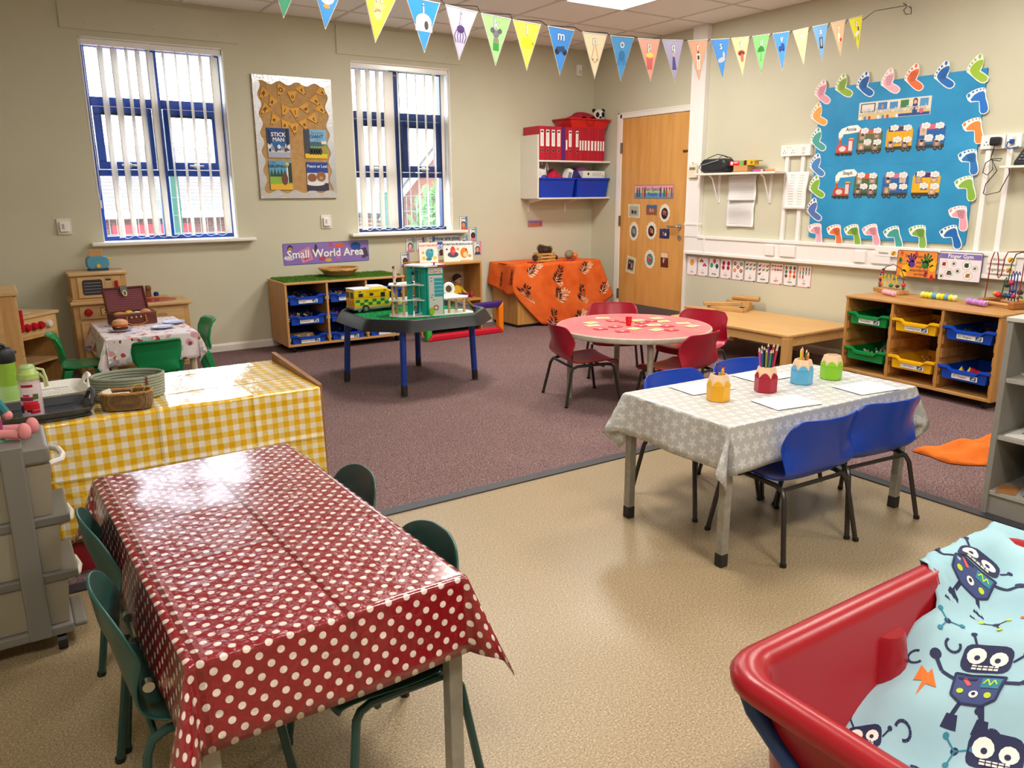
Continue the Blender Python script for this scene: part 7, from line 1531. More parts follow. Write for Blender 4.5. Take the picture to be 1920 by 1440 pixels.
for i, (ch, s, z, c) in enumerate(FL):
    b = MB(); w_, h_ = .165, .210
    b.slab([(w_/2, -h_), (w_, 0), (0, 0)][::-1], .0007, mat('#efece6', .25)); b.poly([(w_/2, -h_+.008), (w_-.005, -.003), (.005, -.003)], -.0010, mat(c, .25, spec=.6))
    b.line([(.004, -.004), (w_-.004, -.004)], .0016, -.0013, INK); b.line([(.004, -.004), (w_/2, -h_+.006), (w_-.004, -.004)], .0012, -.0013, INK)
    b.text(ch, w_/2, -.036, .062, -.0016, INK, ext=.0022).text(ch, w_/2, -.036, .062, -.0022, PAPER, ext=.0003); pic(ch, b, -.0016)
    zn = FL[i+1][2] if i+1 < len(FL) else z+.05; roll = -math.atan2(zn-z, .185)
    if ch == 'f': lab = 'leftmost bunting flag, green, cut off by the top of the picture'
    else: lab = '%s bunting flag with the letter %s' % (CN[ch], ch)
    o = single('bunting_flag', b, lab, 'bunting flag', (HK.x+DV.x*s, HK.y+DV.y*s-.003, z), R(3), 'alphabet bunting flags'); o.rotation_euler = Euler((R(random.uniform(-4, 3)), roll, R(3)), 'XYZ')
t = thing('motion_sensor', 'small white motion sensor high in the corner', 'sensor', (-.22, 0, 2.50)); obj('case', MB().slab(rrect(-.03, .03, -.055, .055, .012), .04, GLOSSW), t, bevel=.008); obj('lens', MB().slab(rrect(-.02, .02, -.04, .0, .008), .044, mat('#d9d6cf', .3)), t)

# ================================================================ ROUND TABLE GAME
single('plastic_cup', MB().lathe([(.016, 0), (.022, .055), (.0205, .055), (.0145, .003), (0, .003)], mat('#d40f22', .25), 20), 'small red plastic cup on the round table', 'cup', (-2.17, -3.06, .4632), 0, smooth=True)
def gcard(x, y, rz, kind, lab):
    b = MB(); M = Matrix.Rotation(R(-90), 4, 'X')
    if kind == 'g':
        b.slab(rrect(-.045, .045, -.032, .032, .004), .0015, mat('#dfe6d4', .35), M); b.rect(-.038, .038, -.025, .025, -.0018, hx('#b9d48a'), M).ell(-.008, 0, .016, .014, -.0021, hx('#d8c24a'), 9, mx=M).ell(.014, .004, .010, .010, -.0021, hx('#7aa860'), 8, mx=M)
    else:
        b.slab(rrect(-.04, .04, -.03, .03, .004), .0015, mat('#c9283a', .35), M); b.rect(-.03, .03, -.02, .02, -.0018, hx('#d84a54'), M).ell(0, 0, .012, .010, -.0021, hx('#efe2d8'), 9, mx=M)
    single('game_card', b, lab, 'card', (x, y, .4645), rz, 'game cards on the round table')
GC = [(-2.114, -2.737, 'g'), (-2.30, -2.84, 'g'), (-2.36, -2.93, 'g'), (-2.13, -2.86, 'r'), (-2.09, -2.945, 'r'), (-2.27, -3.05, 'r'), (-2.40, -3.06, 'r'), (-2.345, -3.20, 'r'), (-2.22, -3.17, 'g'), (-1.985, -2.94, 'g'), (-2.03, -3.03, 'r'), (-1.93, -3.02, 'r'), (-2.12, -3.12, 'r'), (-1.82, -2.95, 'g'), (-1.88, -3.07, 'g'), (-2.03, -3.14, 'g'), (-2.14, -3.28, 'g'), (-1.99, -3.22, 'r'), (-2.07, -3.34, 'r'), (-1.83, -3.20, 'g'), (-1.86, -3.31, 'g')]
for i, (x, y, k) in enumerate(GC): gcard(x, y, R(-20+37*i % 50-12), k, 'pale green picture card lying on the round table' if k == 'g' else 'red picture card lying on the round table')

# ================================================================ PENCIL POTS AND PAPER
def pot(label, x, y, hexc, rz, contents):
    t = thing('pencil_pot', label, 'pencil pot', (x, y, .5248), rz, 'pencil shaped pots'); r, h = .044, .058; m = mat(hexc, .3); w = mat('#eecba6', .45)
    hexa = lambda rr, z: [(rr*math.cos(k*math.pi/3), rr*math.sin(k*math.pi/3), z) for k in range(6)]
    obj('painted_base', MB().rings([hexa(r, 0), hexa(r, h)], m), t, bevel=.002)
    # scalloped paint edge rising on each face
    b = MB()
    for k in range(6):
        a0, a1 = k*math.pi/3, (k+1)*math.pi/3; p0 = Vector((r*math.cos(a0), r*math.sin(a0), 0)); p1 = Vector((r*math.cos(a1), r*math.sin(a1), 0)); n = (p0+p1).normalized()
        pts = []
        for q in range(9):
            s = q/8; p = p0+(p1-p0)*s; zz = h+.020*math.sin(math.pi*s)**.8; shrink = 1-.23*max(0, (zz-h)/.042); pts.append(Vector((p.x*shrink, p.y*shrink, zz))+n*.0012)
        b.add([tuple(p) for p in pts], [tuple(range(9))], m)
    obj('painted_scallop', b, t)
    prof = [hexa(r*.995, h)]
    for z, q in ((h+.02, .90), (h+.042, .74)): prof.append(hexa(r*q, z))
    ring = lambda rr, z: [(rr*math.cos(k*math.pi/3), rr*math.sin(k*math.pi/3), z) for k in range(6)]
    obj('wood_cone', MB().rings(prof+[ring(r*.64, h+.042), ring(r*.58, h-.02)], w, cap=False).add(ring(r*.58, h-.02), [tuple(range(6))], mat('#5a3a24', .7)), t)
    base = Vector((x, y, .5248))
    for i, (dx, dy, lean, ang, L, c, kind) in enumerate(contents):
        d = Vector((math.sin(lean)*math.cos(ang), math.sin(lean)*math.sin(ang), math.cos(lean))); p0 = base+Vector((dx, dy, h-.02)); p1 = p0+d*L
        n = lab_n(label, c, kind, i)
        b = MB().cyl((0, 0, 0), tuple(d*L), .0042 if kind == 'p' else .0056, mat(c, .35), n=8)
        if kind == 'p': b.cyl(tuple(d*L), tuple(d*(L+.012)), .0042, mat('#e2bd90', .6), .0012, 8)
        else: b.cyl(tuple(d*L), tuple(d*(L+.006)), .0045, mat('#222' if i % 2 else c, .4), .003, 8)
        single('coloured_pencil' if kind == 'p' else 'crayon', b, n, 'pencil' if kind == 'p' else 'crayon', p0, 0, 'pencils and crayons in the pots', smooth=True)
CNM = {'#e0529a': 'pink', '#1f4f8a': 'dark blue', '#7a8a3a': 'olive', '#2f8a5a': 'green', '#2a2f5a': 'navy', '#c02040': 'crimson', '#4ab0c4': 'turquoise', '#d0242e': 'red', '#6a2a8a': 'purple', '#e6781e': 'orange', '#d8c62a': 'yellow', '#f0936a': 'salmon', '#3a6a3a': 'leaf green', '#1f3fa8': 'royal blue', '#8a2a1e': 'rust', '#f0b81e': 'golden', '#c9385a': 'rose', '#1c1c22': 'black', '#2f6fc0': 'mid blue'}
seenp = {}
def lab_n(label, c, kind, i):
    potc = label.split()[0]; k = '%s %s standing in the %s pot' % (CNM.get(c, 'coloured'), 'pencil' if kind == 'p' else 'crayon', potc); seenp[k] = seenp.get(k, 0)+1; return k
rp = random.Random(4)
pot('yellow pencil shaped pot holding crayons, left of the four', -3.270, -4.795, '#f0b010', R(8), [(-.010, .0, .10, 3.4, .090, '#1f3fa8', 'c'), (.0, .008, .06, 1.5, .094, '#8a2a1e', 'c'), (.002, -.008, .08, 4.6, .080, '#f0b81e', 'c'), (.012, .0, .12, .2, .088, '#d0242e', 'c')])
cs = ['#e0529a', '#1f4f8a', '#7a8a3a', '#2f8a5a', '#2a2f5a', '#c02040', '#4ab0c4', '#d0242e', '#6a2a8a', '#1c1c22', '#2f6fc0', '#c9385a']
pot('red pencil shaped pot full of coloured pencils', -3.015, -4.808, '#a81330', R(2), [(.016*math.cos(2.6+i*.55), .013*math.sin(2.6+i*.55), .06+.12*abs(math.cos(2.6+i*.55)), 2.6+i*.55, .118+.022*rp.random(), cs[i], 'p') for i in range(12)])
pot('blue pencil shaped pot with a few pencils', -2.788, -4.805, '#5ab0dc', R(12), [(-.012, 0, .08, 3.3, .096, '#d8c62a', 'p'), (.004, .0, .08, 2.2, .10, '#f0936a', 'p'), (.008, -.008, .08, 5.2, .08, '#e6781e', 'p'), (.014, .004, .2, .3, .086, '#3a6a3a', 'p')])
pot('green pencil shaped pot, empty, right of the four', -2.618, -4.822, '#86c81e', R(5), [])
def paper(label, x, y, rz, w=.215, h=.152): 
    b = MB().grid(lambda u, v: (-w/2+w*u, -h/2+h*v, .0006+.003*(u-.5)**2*(v-.5)), 6, 4, mat('#dcdad6', .8)); single('paper_sheet', b, label, 'paper', (x, y, .5262), rz, 'blank sheets on the star cloth', solid=.0004, soff=1)
paper('blank white sheet behind the yellow pot', -3.185, -4.635, R(-6)); paper('blank white sheet at the front middle of the star cloth', -3.09, -4.965, R(-10)); paper('blank white sheet at the front right of the star cloth', -2.65, -5.005, R(-8)); paper('blank white sheet behind the red and blue pots', -2.82, -4.635, R(-4))

# ================================================================ THINGS ON THE YELLOW CLOTH
ZY = .5555
def perf_tray(label, x, y, rz, hexc, w, d):
    t = thing('perforated_tray', label, 'tray', (x, y, ZY), rz, 'perforated serving trays'); m = mat(hexc, .35)
    # floor as a lattice with real slots
    b = MB(); nx, ny = 22, 9; a0, b0 = w/2-.05, d/2-.03; z0, z1 = .003, .006
    b.box(-w/2+.012, -a0, -d/2+.012, d/2-.012, z0, z1, m).box(a0, w/2-.012, -d/2+.012, d/2-.012, z0, z1, m).box(-a0, a0, -d/2+.012, -b0, z0, z1, m).box(-a0, a0, b0, d/2-.012, z0, z1, m)
    sy = 2*b0/ny
    for j in range(ny+1):
        yy = -b0+j*sy; b.box(-a0, a0, yy-sy*.28, yy+sy*.28, z0, z1, m)
    sx = 2*a0/nx
    for i in range(nx+1):
        for j in range(ny): xx = -a0+i*sx+(sx/2 if j % 2 else 0); b.box(xx-sx*.17, xx+sx*.17, -b0+j*sy+sy*.28, -b0+(j+1)*sy-sy*.28, z0+.0004, z1-.0004, m)
    obj('slotted_floor', b, t)
    def loop(xh, yh, r, z, n=5): return [(px_, py, z) for px_, py in rrect(-xh, xh, -yh, yh, r, n)]
    obj('rim', MB().rings([loop(w/2-.02, d/2-.02, .03, .0), loop(w/2, d/2, .04, .028), loop(w/2+.002, d/2+.002, .042, .03), loop(w/2-.004, d/2-.004, .04, .03), loop(w/2-.022, d/2-.022, .03, .006)], m, cap=False), t, smooth=True, angle=50)
    for s in (-1, 1): obj('handle', MB().tube([(s*(w/2-.004), -.06, .026), (s*(w/2+.006), -.04, .055), (s*(w/2+.01), -.015, .066), (s*(w/2+.01), .015, .066), (s*(w/2+.006), .04, .055), (s*(w/2-.004), .06, .026)], [.007, .008, .008, .008, .008, .007], m, 8), t, smooth=True)
perf_tray('white perforated tray under the black lidded bottle', -5.455, -3.425, R(4), '#e8e6e2', .41, .26); perf_tray('dark grey perforated tray under the clear bottle', -5.475, -3.705, R(3), '#3c4046', .42, .24)
t = thing('water_bottle', 'clear tumbler bottle with light green lid and red picture print', 'bottle', (-5.44, -3.735, ZY+.0065), R(-15))
bd = obj('bottle_body', MB().lathe([(.0, .002), (.030, .002), (.033, .006), (.033, .125), (.030, .135), (.028, .135), (.031, .12), (.031, .008), (.0, .006)], glassy('#f3dfe6', .06, .38), 28), t, smooth=True, angle=60)
b = MB(); pl = mat('#c01e30', .3)
def onb(a, z, r=.0337): return (r*math.sin(a), -r*math.cos(a), z)
def patch(a0, a1, z0, z1, c, n=6): 
    vs = [onb(a0+(a1-a0)*i/n, z) for z in (z0, z1) for i in range(n+1)]; b.add(vs, [(i, i+1, n+2+i, n+1+i) for i in range(n)], mat(c, .3))
for a0, a1, z0, z1, c in ((-.8, .9, .03, .05, '#c8202c'), (-.6, .8, .05, .06, '#d8303a'), (-1.1, -.6, .02, .045, '#2a2a5a'), (-.9, .4, .062, .075, '#8a2a4a'), (.4, .9, .066, .084, '#4a6a2a'), (-.5, .1, .076, .084, '#c83a4a'), (-.6, .5, .108, .117, '#a01e2e'), (.0, .9, .018, .028, '#b01e3a'), (-.3, .2, .024, .03, '#2a2030')): patch(a0, a1, z0, z1, c)
obj('picture_print', b, bd)['kind'] = 'stuff'; obj('lid', MB().lathe([(.0, .170), (.020, .170), (.026, .164), (.028, .155), (.033, .150), (.034, .132), (.0, .132)], mat('#a9c46a', .35), 28), t, smooth=True, angle=35); obj('flip_cap', MB().lathe([(.0, .182), (.018, .18), (.024, .172), (.024, .168), (0, .168)], glassy('#b9dca0', .1, .6), 24), t, smooth=True); obj('strap', MB().tube([(.026, 0, .165), (.046, 0, .16), (.052, .0, .13), (.054, .0, .105), (.048, 0, .1), (.046, 0, .13), (.034, 0, .148)], .0045, mat('#c9d29a', .6), 6), t, smooth=True)
t = thing('water_bottle', 'tall green bottle with black flip lid on the white tray', 'bottle', (-5.50, -3.47, ZY+.0065), R(10)); obj('bottle_body', MB().lathe([(.0, .001), (.028, .001), (.031, .006), (.033, .15), (.031, .158), (.0, .158)], glassy('#8fc83a', .1, .6), 28), t, smooth=True, angle=60)
l = obj('lid', MB().lathe([(.034, .148), (.035, .152), (.035, .185), (.028, .198), (.012, .203), (.0, .203)], mat('#15181f', .4), 28), t, smooth=True, angle=40); obj('carry_loop', MB().tube([(-.03, 0, .188), (-.052, 0, .205), (-.048, 0, .222), (-.02, 0, .222), (.008, 0, .205)], .006, mat('#15181f', .4), 8), l, smooth=True)
t = thing('rope_basket', 'grey oval rope basket behind the brown basket', 'basket', (-5.125, -3.585, ZY), R(-12)); rm = mat('#8f9484', .9, bmp=.6, bs=130.0)
for k in range(8):
    z = .006+.0105*k; e = 1+.006*k
    obj('rope_coil', MB().tube([(.118*e*math.cos(q*.1571), .085*e*math.sin(q*.1571), z) for q in range(40)], .0064, rm, 7, loop=True), t, smooth=True)
obj('base', MB().prism([(.116*math.cos(q*.2094), .083*math.sin(q*.2094)) for q in range(30)], .001, .007, rm), t); obj('leather_tab', MB().box(.03, .07, -.083, -.078, .055, .085, mat('#6a3a34', .6), Matrix.Rotation(R(2), 4, 'Z')), t)
t = thing('seagrass_basket', 'small brown woven basket at the front of the yellow cloth', 'basket', (-5.155, -3.765, ZY), R(-14)); sg = m_weave('#6a4622', '#c09a5e', 75.0)
def oval(a_, b_, z, n=36, p=3.2): return [(a_*math.copysign(abs(math.cos(q*2*math.pi/n))**(2/p), math.cos(q*2*math.pi/n)), b_*math.copysign(abs(math.sin(q*2*math.pi/n))**(2/p), math.sin(q*2*math.pi/n)), z) for q in range(n)]
obj('basket_body', MB().rings([oval(.078, .042, .0), oval(.082, .046, .006), oval(.085, .049, .03), oval(.083, .047, .058), oval(.077, .041, .058), oval(.077, .041, .008)], sg, cap=False).add(oval(.078, .042, .006), [tuple(range(36))], sg), t, smooth=True, angle=50)
b = MB()
for k in range(2): b.tube([(p[0]+.002*math.sin(i*2.1+k*3), p[1]+.002*math.cos(i*2.1+k*3), p[2]+.002*math.sin(i*1.7+k*2)) for i, p in enumerate(oval(.081, .045, .059))], .0042, mat('#a87a44', .7), 6, loop=True)
obj('braided_rim', b, t, smooth=True)
single('paper_tag', MB().box(-.022, .022, -.0006, .0006, 0, .05, mat('#e9e4d6', .8)), 'white paper tag poking out of the brown basket', 'tag', (-5.208, -3.745, ZY+.018), R(20), rot=(R(-12), R(-14), R(20))); single('paper_tag', MB().box(-.03, .03, -.02, .02, 0, .002, mat('#efe8da', .8)), 'folded paper lying in the brown basket', 'tag', (-5.165, -3.76, ZY+.046), R(20), rot=(R(14), R(6), R(20)))
single('string_loop', MB().tube([(-.02, 0, 0), (-.024, 0, .03), (-.01, 0, .045), (.01, 0, .045), (.022, .0, .03), (.012, 0, .01), (.02, 0, -.005)], .0018, mat('#c9a23a', .6), 6), 'yellow string loop sticking out of the brown basket', 'string', (-5.115, -3.765, ZY+.035), R(10))

# ================================================================ DRAWER TOWER AND DOLL
t = thing('drawer_tower', 'grey plastic drawer tower on castors at the left edge', 'drawers', (-5.615, -4.225, 0)); GP = mat('#77746e', .45); GD = mat('#6a675f', .45)
xr, yh = .185, .118
obj('top', MB().slab(rrect(-.20, xr+.005, 0, .05, .012), 2*yh+.012, GP, Matrix.Translation((0, yh+.006, .575))), t, bevel=.008)
for s in (-1, 1):
    for x in (.10, -.13):
        obj('post', MB().box(x-.028, x+.028, s*yh-.012, s*yh+.012, .06, .60, GP).slab(rrect(x-.034, x+.034, .585, .632, .012), .10, GP, Matrix.Translation((0, (s*yh+.05) if s > 0 else (-yh+.05), 0))) if False else MB().box(x-.028, x+.028, s*yh-.012, s*yh+.012, .06, .632, GP), t, bevel=.006)
for x in (.10, -.13): obj('top_band', MB().box(x-.028, x+.028, -yh-.012, yh+.012, .622, .634, GP), t, bevel=.004)
obj('base', MB().box(-.20, xr, -yh, yh, .055, .085, GP).box(xr, xr+.035, -yh*.8, yh*.8, .055, .07, GP), t, bevel=.006)
for z in (.235, .405): obj('rail', MB().box(-.20, xr+.03, -yh, yh, z-.014, z+.014, GD), t, bevel=.005)
for i, (z0, z1, hexc, lab) in enumerate(((.42, .57, '#b9b8a0', 'top'), (.25, .39, '#c2a6a0', 'middle'), (.087, .22, '#b9ad94', 'bottom'))):
    d = obj('drawer', MB().frus((.0, 0, z0), (.35, 2*yh-.03), (.375, 2*yh-.012), z1-z0, frosted('#a89f8c', .66), top=False), t, solid=.003)
    obj('drawer_lip', MB().tube([(xr-.005, -yh+.02, z1-.005), (xr+.03, -yh*.5, z1-.01), (xr+.038, 0, z1-.012), (xr+.03, yh*.5, z1-.01), (xr-.005, yh-.02, z1-.005)], .009, frosted('#d6d1c4', .9), 8), d, smooth=True)
    o = obj('drawer_contents', bits(26, .14, .08, .07, ([['#6a8a5a', '#8f9a6a', '#b9b08a'], ['#b06a6a', '#c98a8a', '#d9c0bc'], ['#a08a5c', '#8a7a5a', '#b9a880']][i]), .04, 70+i), d); o.location = (0, 0, z0+.004); o['kind'] = 'stuff'
for x in (-.16, .15):
    for s in (-1, 1): obj('castor', MB().cyl((x-.012, s*(yh-.03), .026), (x+.012, s*(yh-.03), .026), .026, BLACK, n=16).cyl((x, s*(yh-.03), .045), (x, s*(yh-.03), .06), .008, GD, n=8), t)
t = thing('soft_doll', 'soft doll in teal and magenta stripes sitting on the drawer tower', 'doll', (-5.575, -4.225, .634), R(68))
st_ = ['#2f7a80', '#1f6068', '#a8903a', '#8a1f5a', '#a02a6a']
b = MB(); zz = [0, .028, .055, .07, .10, .16, .185]; rr_ = [.045, .052, .05, .048, .044, .034, .012]
for i, (c, (a0, a1), (r0, r1)) in enumerate(zip(['#3f8a84', '#8a1f5a', '#9a8a3a', '#2f7a80', '#1f6a74', '#1f6a74'], zip(zz, zz[1:]), zip(rr_, rr_[1:]))): b.lathe([(r0, a0), (r1, a1)], mat(c, .9), 18, cap=False)
obj('body', b, t, smooth=True); h = obj('head', MB().ball((0, 0, .22), (.045, .042, .048), mat('#e0a89a', .85), 16, 12), t, smooth=True); obj('hat', MB().lathe([(.05, .23), (.046, .25), (.03, .275), (.006, .30)], mat('#1f6a74', .9), 16), h, smooth=True)
obj('skirt', MB().lathe([(.045, .03), (.062, .012), (.07, .0)], mat('#5fa08c', .9), 18, cap=False), t, smooth=True)
for s, k in ((-1, 0), (1, 1)):
    l = obj('leg', MB().tube([(s*.022, -.02, .018), (s*.026, -.07, .020), (s*.028, -.105, .018)], [.015, .013, .014], mat('#d98a8e', .8), 10).ball((s*.028, -.118, .026), (.016, .017, .024), mat('#d98a8e', .8), 12, 8), t, smooth=True)
    obj('arm', MB().tube([(s*.036, 0, .15), (s*.062, -.02, .10), (s*.066, -.04, .06)], [.013, .012, .012], mat('#2f7a80', .9), 8).ball((s*.066, -.044, .05), .014, mat('#d98a8e', .8), 8, 6), t, smooth=True)

# ================================================================ GREY SHELF AND TOWEL AT THE RIGHT
t = thing('grey_bookcase', 'scuffed grey open bookcase at the right edge', 'bookcase', (-2.235, -5.305, 0)); GY = mat('#8f8c86', .5, var=.08, vs=14.0); GE = mat('#a9a6a0', .5, var=.1, vs=20.0)
D_, W_ = .33, .80
obj('side', MB().box(.0, D_, -.022, 0, 0, .795, GY), t, bevel=.002); obj('side', MB().box(.0, D_, -W_, -W_+.022, 0, .795, GY), t); obj('top', MB().box(-.006, D_, -W_, .004, .795, .812, mat('#c2bfb8', .45, var=.1, vs=20.0)), t, bevel=.003)
for z in (.572, .338, .105): obj('shelf', MB().box(.004, D_-.01, -W_+.022, -.022, z-.018, z, GE), t, bevel=.002)
obj('plinth', MB().box(.012, .03, -W_+.022, -.022, 0, .087, GY), t); obj('back', MB().box(D_-.01, D_, -W_+.022, -.022, .0, .795, mat('#7d7a75', .6)), t)
b = MB().box(0, .21, -.30, 0, 0, .003, PAPER); M = Matrix(((0, 0, 1, .085), (-1, 0, 0, -.10), (0, -1, 0, .0037), (0, 0, 0, 1)))
single('printed_card', b.text('NON', 0, 0, .06, 0, INK, mx=M), 'white card with black lettering on the middle bookcase shelf', 'card', (-2.215, -5.345, .3385))
t = thing('storage_box', 'grey open box on the lowest bookcase shelf', 'box', (-2.20, -5.44, .1055)); b = MB().box(0, .25, -.28, 0, 0, .004, GE)
for a_ in ((0, .25, -.28, -.275), (0, .25, -.005, 0), (0, .005, -.275, -.005), (.245, .25, -.275, -.005)): b.box(*a_, 0, .165, mat('#a3a19b', .5))
obj('box_body', b, t)
for i, (x, y, z, c, lab) in enumerate(((-2.17, -5.37, .106, '#b07a4a', 'brown leaflet lying on the lowest bookcase shelf'), (-2.13, -5.38, .573, '#cfc6a8', 'cream leaflet lying on the upper bookcase shelf'), (-2.10, -5.40, .5755, '#5a7a4a', 'green leaflet lying on the upper bookcase shelf'))): single('leaflet', MB().box(-.06, .06, -.035, .035, 0, .002, mat(c, .5)), lab, 'leaflet', (x, y, z), R(15+20*i), 'leaflets in the bookcase')
def towel(u, v):
    a = u*2*math.pi; r = v
    X = .30*r*math.cos(a)*(1+.18*math.sin(3*a+1)); Y = .15*r*math.sin(a)*(1+.2*math.sin(2*a))
    if math.cos(a) < -.5: X *= 1.0+.25*abs(math.cos(a))
    z = .012+(.095*(1-r**1.6))*(.55+.45*max(0, math.cos(a)*r+.6))+.014*math.sin(X*38+Y*20)*(1-r*.6)+.007*math.sin(Y*60)
    if r > .97: z = .003
    return (X, Y, max(.003, z))
single('orange_towel', MB().grid(towel, 48, 14, mat('#e2711e', .95, var=.1, vs=30.0, bmp=.5, bs=160.0)), 'crumpled orange towel on the carpet beside the bookcase', 'towel', (-1.47, -4.97, .003), R(-35), smooth=True, solid=.004, soff=1)

# ================================================================ RED TUB WITH ROBOT CLOTH
t = thing('sand_tub', 'deep red plastic tub on a blue stand in the near right corner', 'tub', (-4.05, -6.27, 0)); RT = mat('#9c1420', .3, bmp=.06, bs=220.0)
def lp(xh, yh, r, z): return [(px_, py, z) for px_, py in rrect(-xh, xh, -yh, yh, r, 7)]
hx_, hy_ = .49, .34
rings = [lp(.40, .25, .07, .20), lp(.425, .275, .075, .215), lp(hx_-.045, hy_-.045, .08, .46), lp(hx_-.035, hy_-.035, .085, .462), lp(hx_-.006, hy_-.006, .085, .462), lp(hx_, hy_, .09, .468), lp(hx_+.002, hy_+.002, .09, .485), lp(hx_-.006, hy_-.006, .085, .499), lp(hx_-.022, hy_-.022, .075, .504), lp(hx_-.042, hy_-.042, .065, .499), lp(hx_-.056, hy_-.056, .06, .48), lp(.41, .26, .06, .235), lp(.385, .235, .055, .222)]
obj('tub_body', MB().rings(rings, RT, cap=False).add(lp(.385, .235, .055, .222), [tuple(range(32))], RT).add(lp(.40, .25, .07, .20), [tuple(range(31, -1, -1))], RT), t, smooth=True, angle=60)
b = MB(); xx = .0
for k, xx in enumerate((-.03,)):
    q = [[(xx+r_*math.cos(math.pi*j/8), .29-off-r_*.9*math.sin(math.pi*j/8), z) for j in range(9)] for z, r_, off in ((.235, .05, .03), (.42, .042, .0), (.43, .038, .0))]
    b.rings(q, RT, cap=False, closed=False).add(q[2], [tuple(range(9))], RT)
obj('moulded_post', b, t, smooth=True, angle=50)
BS = mat('#12366e', .4)
for x in (-.44, .44):
    obj('stand_leg', MB().tube([(x, .30, .455), (x, .28, .42), (x, -.30, .02)], .016, BS, 10), t, smooth=True); obj('stand_leg', MB().tube([(x*.96, -.30, .455), (x*.96, -.28, .42), (x*.96, .30, .02)], .016, BS, 10), t, smooth=True)
for y in (-.30, .30): obj('stand_bar', MB().cyl((-.44, y, .02), (.44, y, .02), .016, BS, n=10), t)
def cz(x, y):       # height of the cloth inside the tub, tub coordinates
    s = max(0, min(1, (x+.30)/.62)); s = s*s*(3-2*s)
    z = .262+.225*s
    eb = max(0, min(1, (y-.20)/.09)); z += (.512-z)*eb*eb*max(0, min(1, (x-.02)/.22))
    ef = max(0, min(1, (-.17-y)/.14)); z += (.45-z)*ef*.5*max(0, min(1, (x+.3)/.4))
    z += .014*math.sin(x*13+y*9)*(1-eb)+.010*math.sin(y*27-x*6+1)*(1-eb)+.006*math.sin(x*37+y*23)+.004*math.sin(x*11-y*46)
    return z
def cloth(x, y):
    yy = y
    z = cz(x, min(y, .33)) if y < .335 else .512-(y-.335)*.9
    if y > .30: z = max(z, .509) if y < .345 else z
    if y >= .345: yy = .345+.03*(y-.345)
    if x > .475: z = max(z, .512) if x < .50 else .512-(x-.50)*.9
    xx = x if x < .50 else .50+.03*(x-.5)
    return Vector((xx, yy, z))
def cl(u, v):
    x = -.385+.985*u; k = max(0, min(1, (x-.10)/.14)); k = k*k*(3-2*k)
    ye = .272+.008*math.sin(x*40)+(.40-.272)*k; y = -.27+(ye+.27)*v
    return tuple(cloth(x, y))
def m_sky():
    m, nt, b = nodes('pale_blue_cotton', .85, 0, .2); co = coord(nt)
    nt.links.new(ramp(nt, noise(nt, co, 5, 3), ((.3, '#93b9c6'), (.7, '#a9cdd6'))), b.inputs['Base Color']); bump(nt, b, noise(nt, co, 7, 3), .3, .02); return m
rc = single('robot_cloth', MB().grid(cl, 60, 60, m_sky()), 'pale blue cotton cloth printed with navy robots draped in the red tub', 'cloth', (-4.05, -6.27, 0), 0, smooth=True, solid=.0018, soff=1, angle=80)
pr = MB(); NV = mat('#232a4e', .85); NV2 = mat('#3d4a7a', .85); OG = mat('#e0702a', .85); YG = mat('#b9cf3a', .85); TE = mat('#2f7f96', .85); IV = mat('#ece8de', .85); PK_ = mat('#d85a5a', .85)
def deca(cx, cy, ang, sc, layer=0):
    ca, sa = math.cos(ang), math.sin(ang)
    def P(x, y): return cloth(cx+sc*(x*ca-y*sa), cy+sc*(x*sa+y*ca))+Vector((0, -.0, .0035+.0012*layer))
    return P
def dpoly(P, pts, m, up=0.0):
    # triangulated fan on a finer grid so that it follows the cloth
    c = (sum(p[0] for p in pts)/len(pts), sum(p[1] for p in pts)/len(pts)); n = len(pts); dense = []
    for i in range(n):
        a, q = pts[i], pts[(i+1) % n]
        for k in range(3): dense.append((a[0]+(q[0]-a[0])*k/3, a[1]+(q[1]-a[1])*k/3))
    vs = [tuple(P(*c)+Vector((0, 0, up)))]
    for rr in (.33, .66, 1.0):
        for d in dense: vs.append(tuple(P(c[0]+(d[0]-c[0])*rr, c[1]+(d[1]-c[1])*rr)+Vector((0, 0, up))))
    N = len(dense); fs = [(0, 1+i, 1+(i+1) % N) for i in range(N)]
    for k in range(2):
        for i in range(N): fs.append((1+k*N+i, 1+(k+1)*N+i, 1+(k+1)*N+(i+1) % N, 1+k*N+(i+1) % N))
    pr.add(vs, fs, m)
def dell(P, x, y, rx, ry, m, up=0.0, n=12): dpoly(P, [(x+rx*math.cos(2*math.pi*k/n), y+ry*math.sin(2*math.pi*k/n)) for k in range(n)], m, up)
def dline(P, pts, w, m, up=0.0):
    for (a, b_), (c, d) in zip(pts, pts[1:]):
        L = math.hypot(c-a, d-b_) or 1e-6; px_, py = -(d-b_)/L*w/2, (c-a)/L*w/2; dpoly(P, [(a+px_, b_+py), (a-px_, b_-py), (c-px_, d-py), (c+px_, d+py)], m, up)
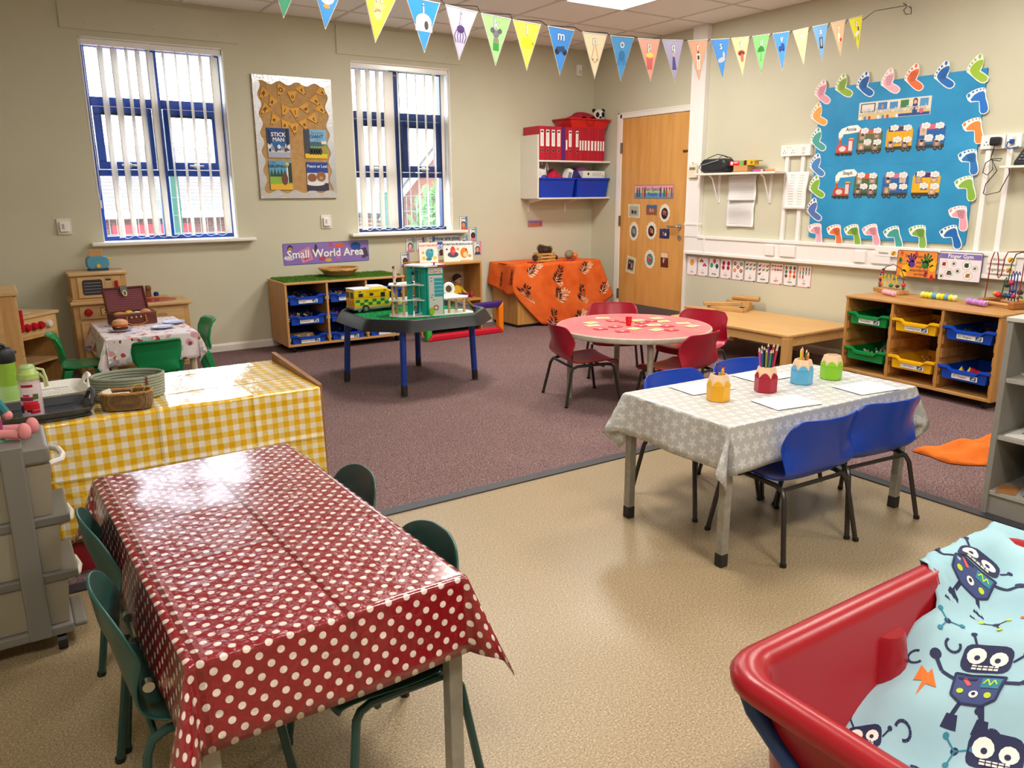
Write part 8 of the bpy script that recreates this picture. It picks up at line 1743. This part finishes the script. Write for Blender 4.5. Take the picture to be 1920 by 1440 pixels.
def robot(cx, cy, ang, sc, body=True):
    P = deca(cx, cy, ang, sc)
    dpoly(P, rrect(-.5, .5, .15, .85, .2, 3), NV); dell(P, -.22, .55, .2, .2, IV, .0012); dell(P, .24, .50, .18, .18, IV, .0012); dell(P, -.2, .5, .06, .06, NV, .0024); dell(P, .22, .46, .06, .06, NV, .0024)
    dpoly(P, [(-.25, .22), (.28, .2), (.28, .32), (-.25, .33)], IV, .0012); dline(P, [(-.25, .275), (.28, .26)], .02, NV, .0024)
    for k in range(4): dline(P, [(-.14+.11*k, .2), (-.14+.11*k, .33)], .02, NV, .0024)
    dline(P, [(-.3, .85), (-.42, 1.12)], .05, NV); dell(P, -.43, 1.15, .07, .07, NV); dline(P, [(.52, .5), (.7, .72)], .05, NV); dell(P, .72, .75, .07, .07, NV)
    if body:
        dpoly(P, [(-.5, .05), (.5, .05), (.42, -.55), (.2, -.72), (-.2, -.72), (-.45, -.55)], NV2); dline(P, [(-.5, .05), (.5, .05), (.42, -.55), (.2, -.72), (-.2, -.72), (-.45, -.55), (-.5, .05)], .05, NV, .001)
        dpoly(P, [(.06, -.02), (.44, -.02), (.4, -.3), (.06, -.3)], TE, .0012); dline(P, [(.1, -.2), (.17, -.06), (.24, -.24), (.3, -.08), (.36, -.2)], .03, YG, .0024); dline(P, [(-.3, -.05), (-.15, -.25)], .08, PK_, .0012)
        dell(P, -.02, -.48, .09, .09, IV, .0012); dell(P, -.02, -.48, .04, .04, NV, .0024); dell(P, -.3, -.42, .07, .07, YG, .0012); dell(P, .25, -.48, .07, .07, YG, .0012); dpoly(P, [(-.42, -.03), (-.02, -.03), (-.05, -.1), (-.42, -.1)], NV, .0012)
        for s in (-1, 1):
            dline(P, [(s*.5, -.1), (s*.78, -.05), (s*.95, .15)], .09, NV); dell(P, s*1.02, .25, .13, .13, NV); dline(P, [(s*.22, -.72), (s*.3, -.98)], .09, NV); dpoly(P, [(s*.3-.15, -1.22), (s*.3+.17, -1.22), (s*.3+.12, -.95), (s*.3-.1, -.95)], NV)
robot(.025, .128, R(-76), .082); robot(.246, .262, R(-72), .082); robot(-.205, .21, R(-58), .06, False); robot(-.115, .03, R(-70), .085, False); robot(.26, .0, R(-80), .08)
P = deca(-.04, .205, R(-62), .062); dpoly(P, [(-.1, -.6), (.05, -.05), (-.2, -.1), (0, .55), (.3, .15), (.1, .1), (.3, .5), (.45, -.1), (.15, -.12)], OG)
for cx, cy, c in ((.16, .17, YG), (.10, .235, TE), (.22, .12, OG), (.05, .03, TE), (-.10, .10, TE), (-.16, -.08, TE), (.12, .06, YG)):
    P = deca(cx, cy, R(20*cx*30), .032)
    for k in range(3): a = k*2.1; dline(P, [(0, 0), (.8*math.cos(a), .8*math.sin(a))], .09, NV if c is YG else c); dell(P, .85*math.cos(a), .85*math.sin(a), .16, .16, c, .001)
    dell(P, 0, 0, .2, .2, NV)
for cx, cy in ((-.13, .18), (-.17, .13), (.06, .20), (-.06, .06), (-.20, .16), (.0, .24)):
    P = deca(cx, cy, cx*20, .022); dline(P, [(.6*math.cos(a*.5), .6*math.sin(a*.5)) for a in range(10)], .22, NV)
po = obj('printed_robots', pr, rc); po['kind'] = 'stuff'
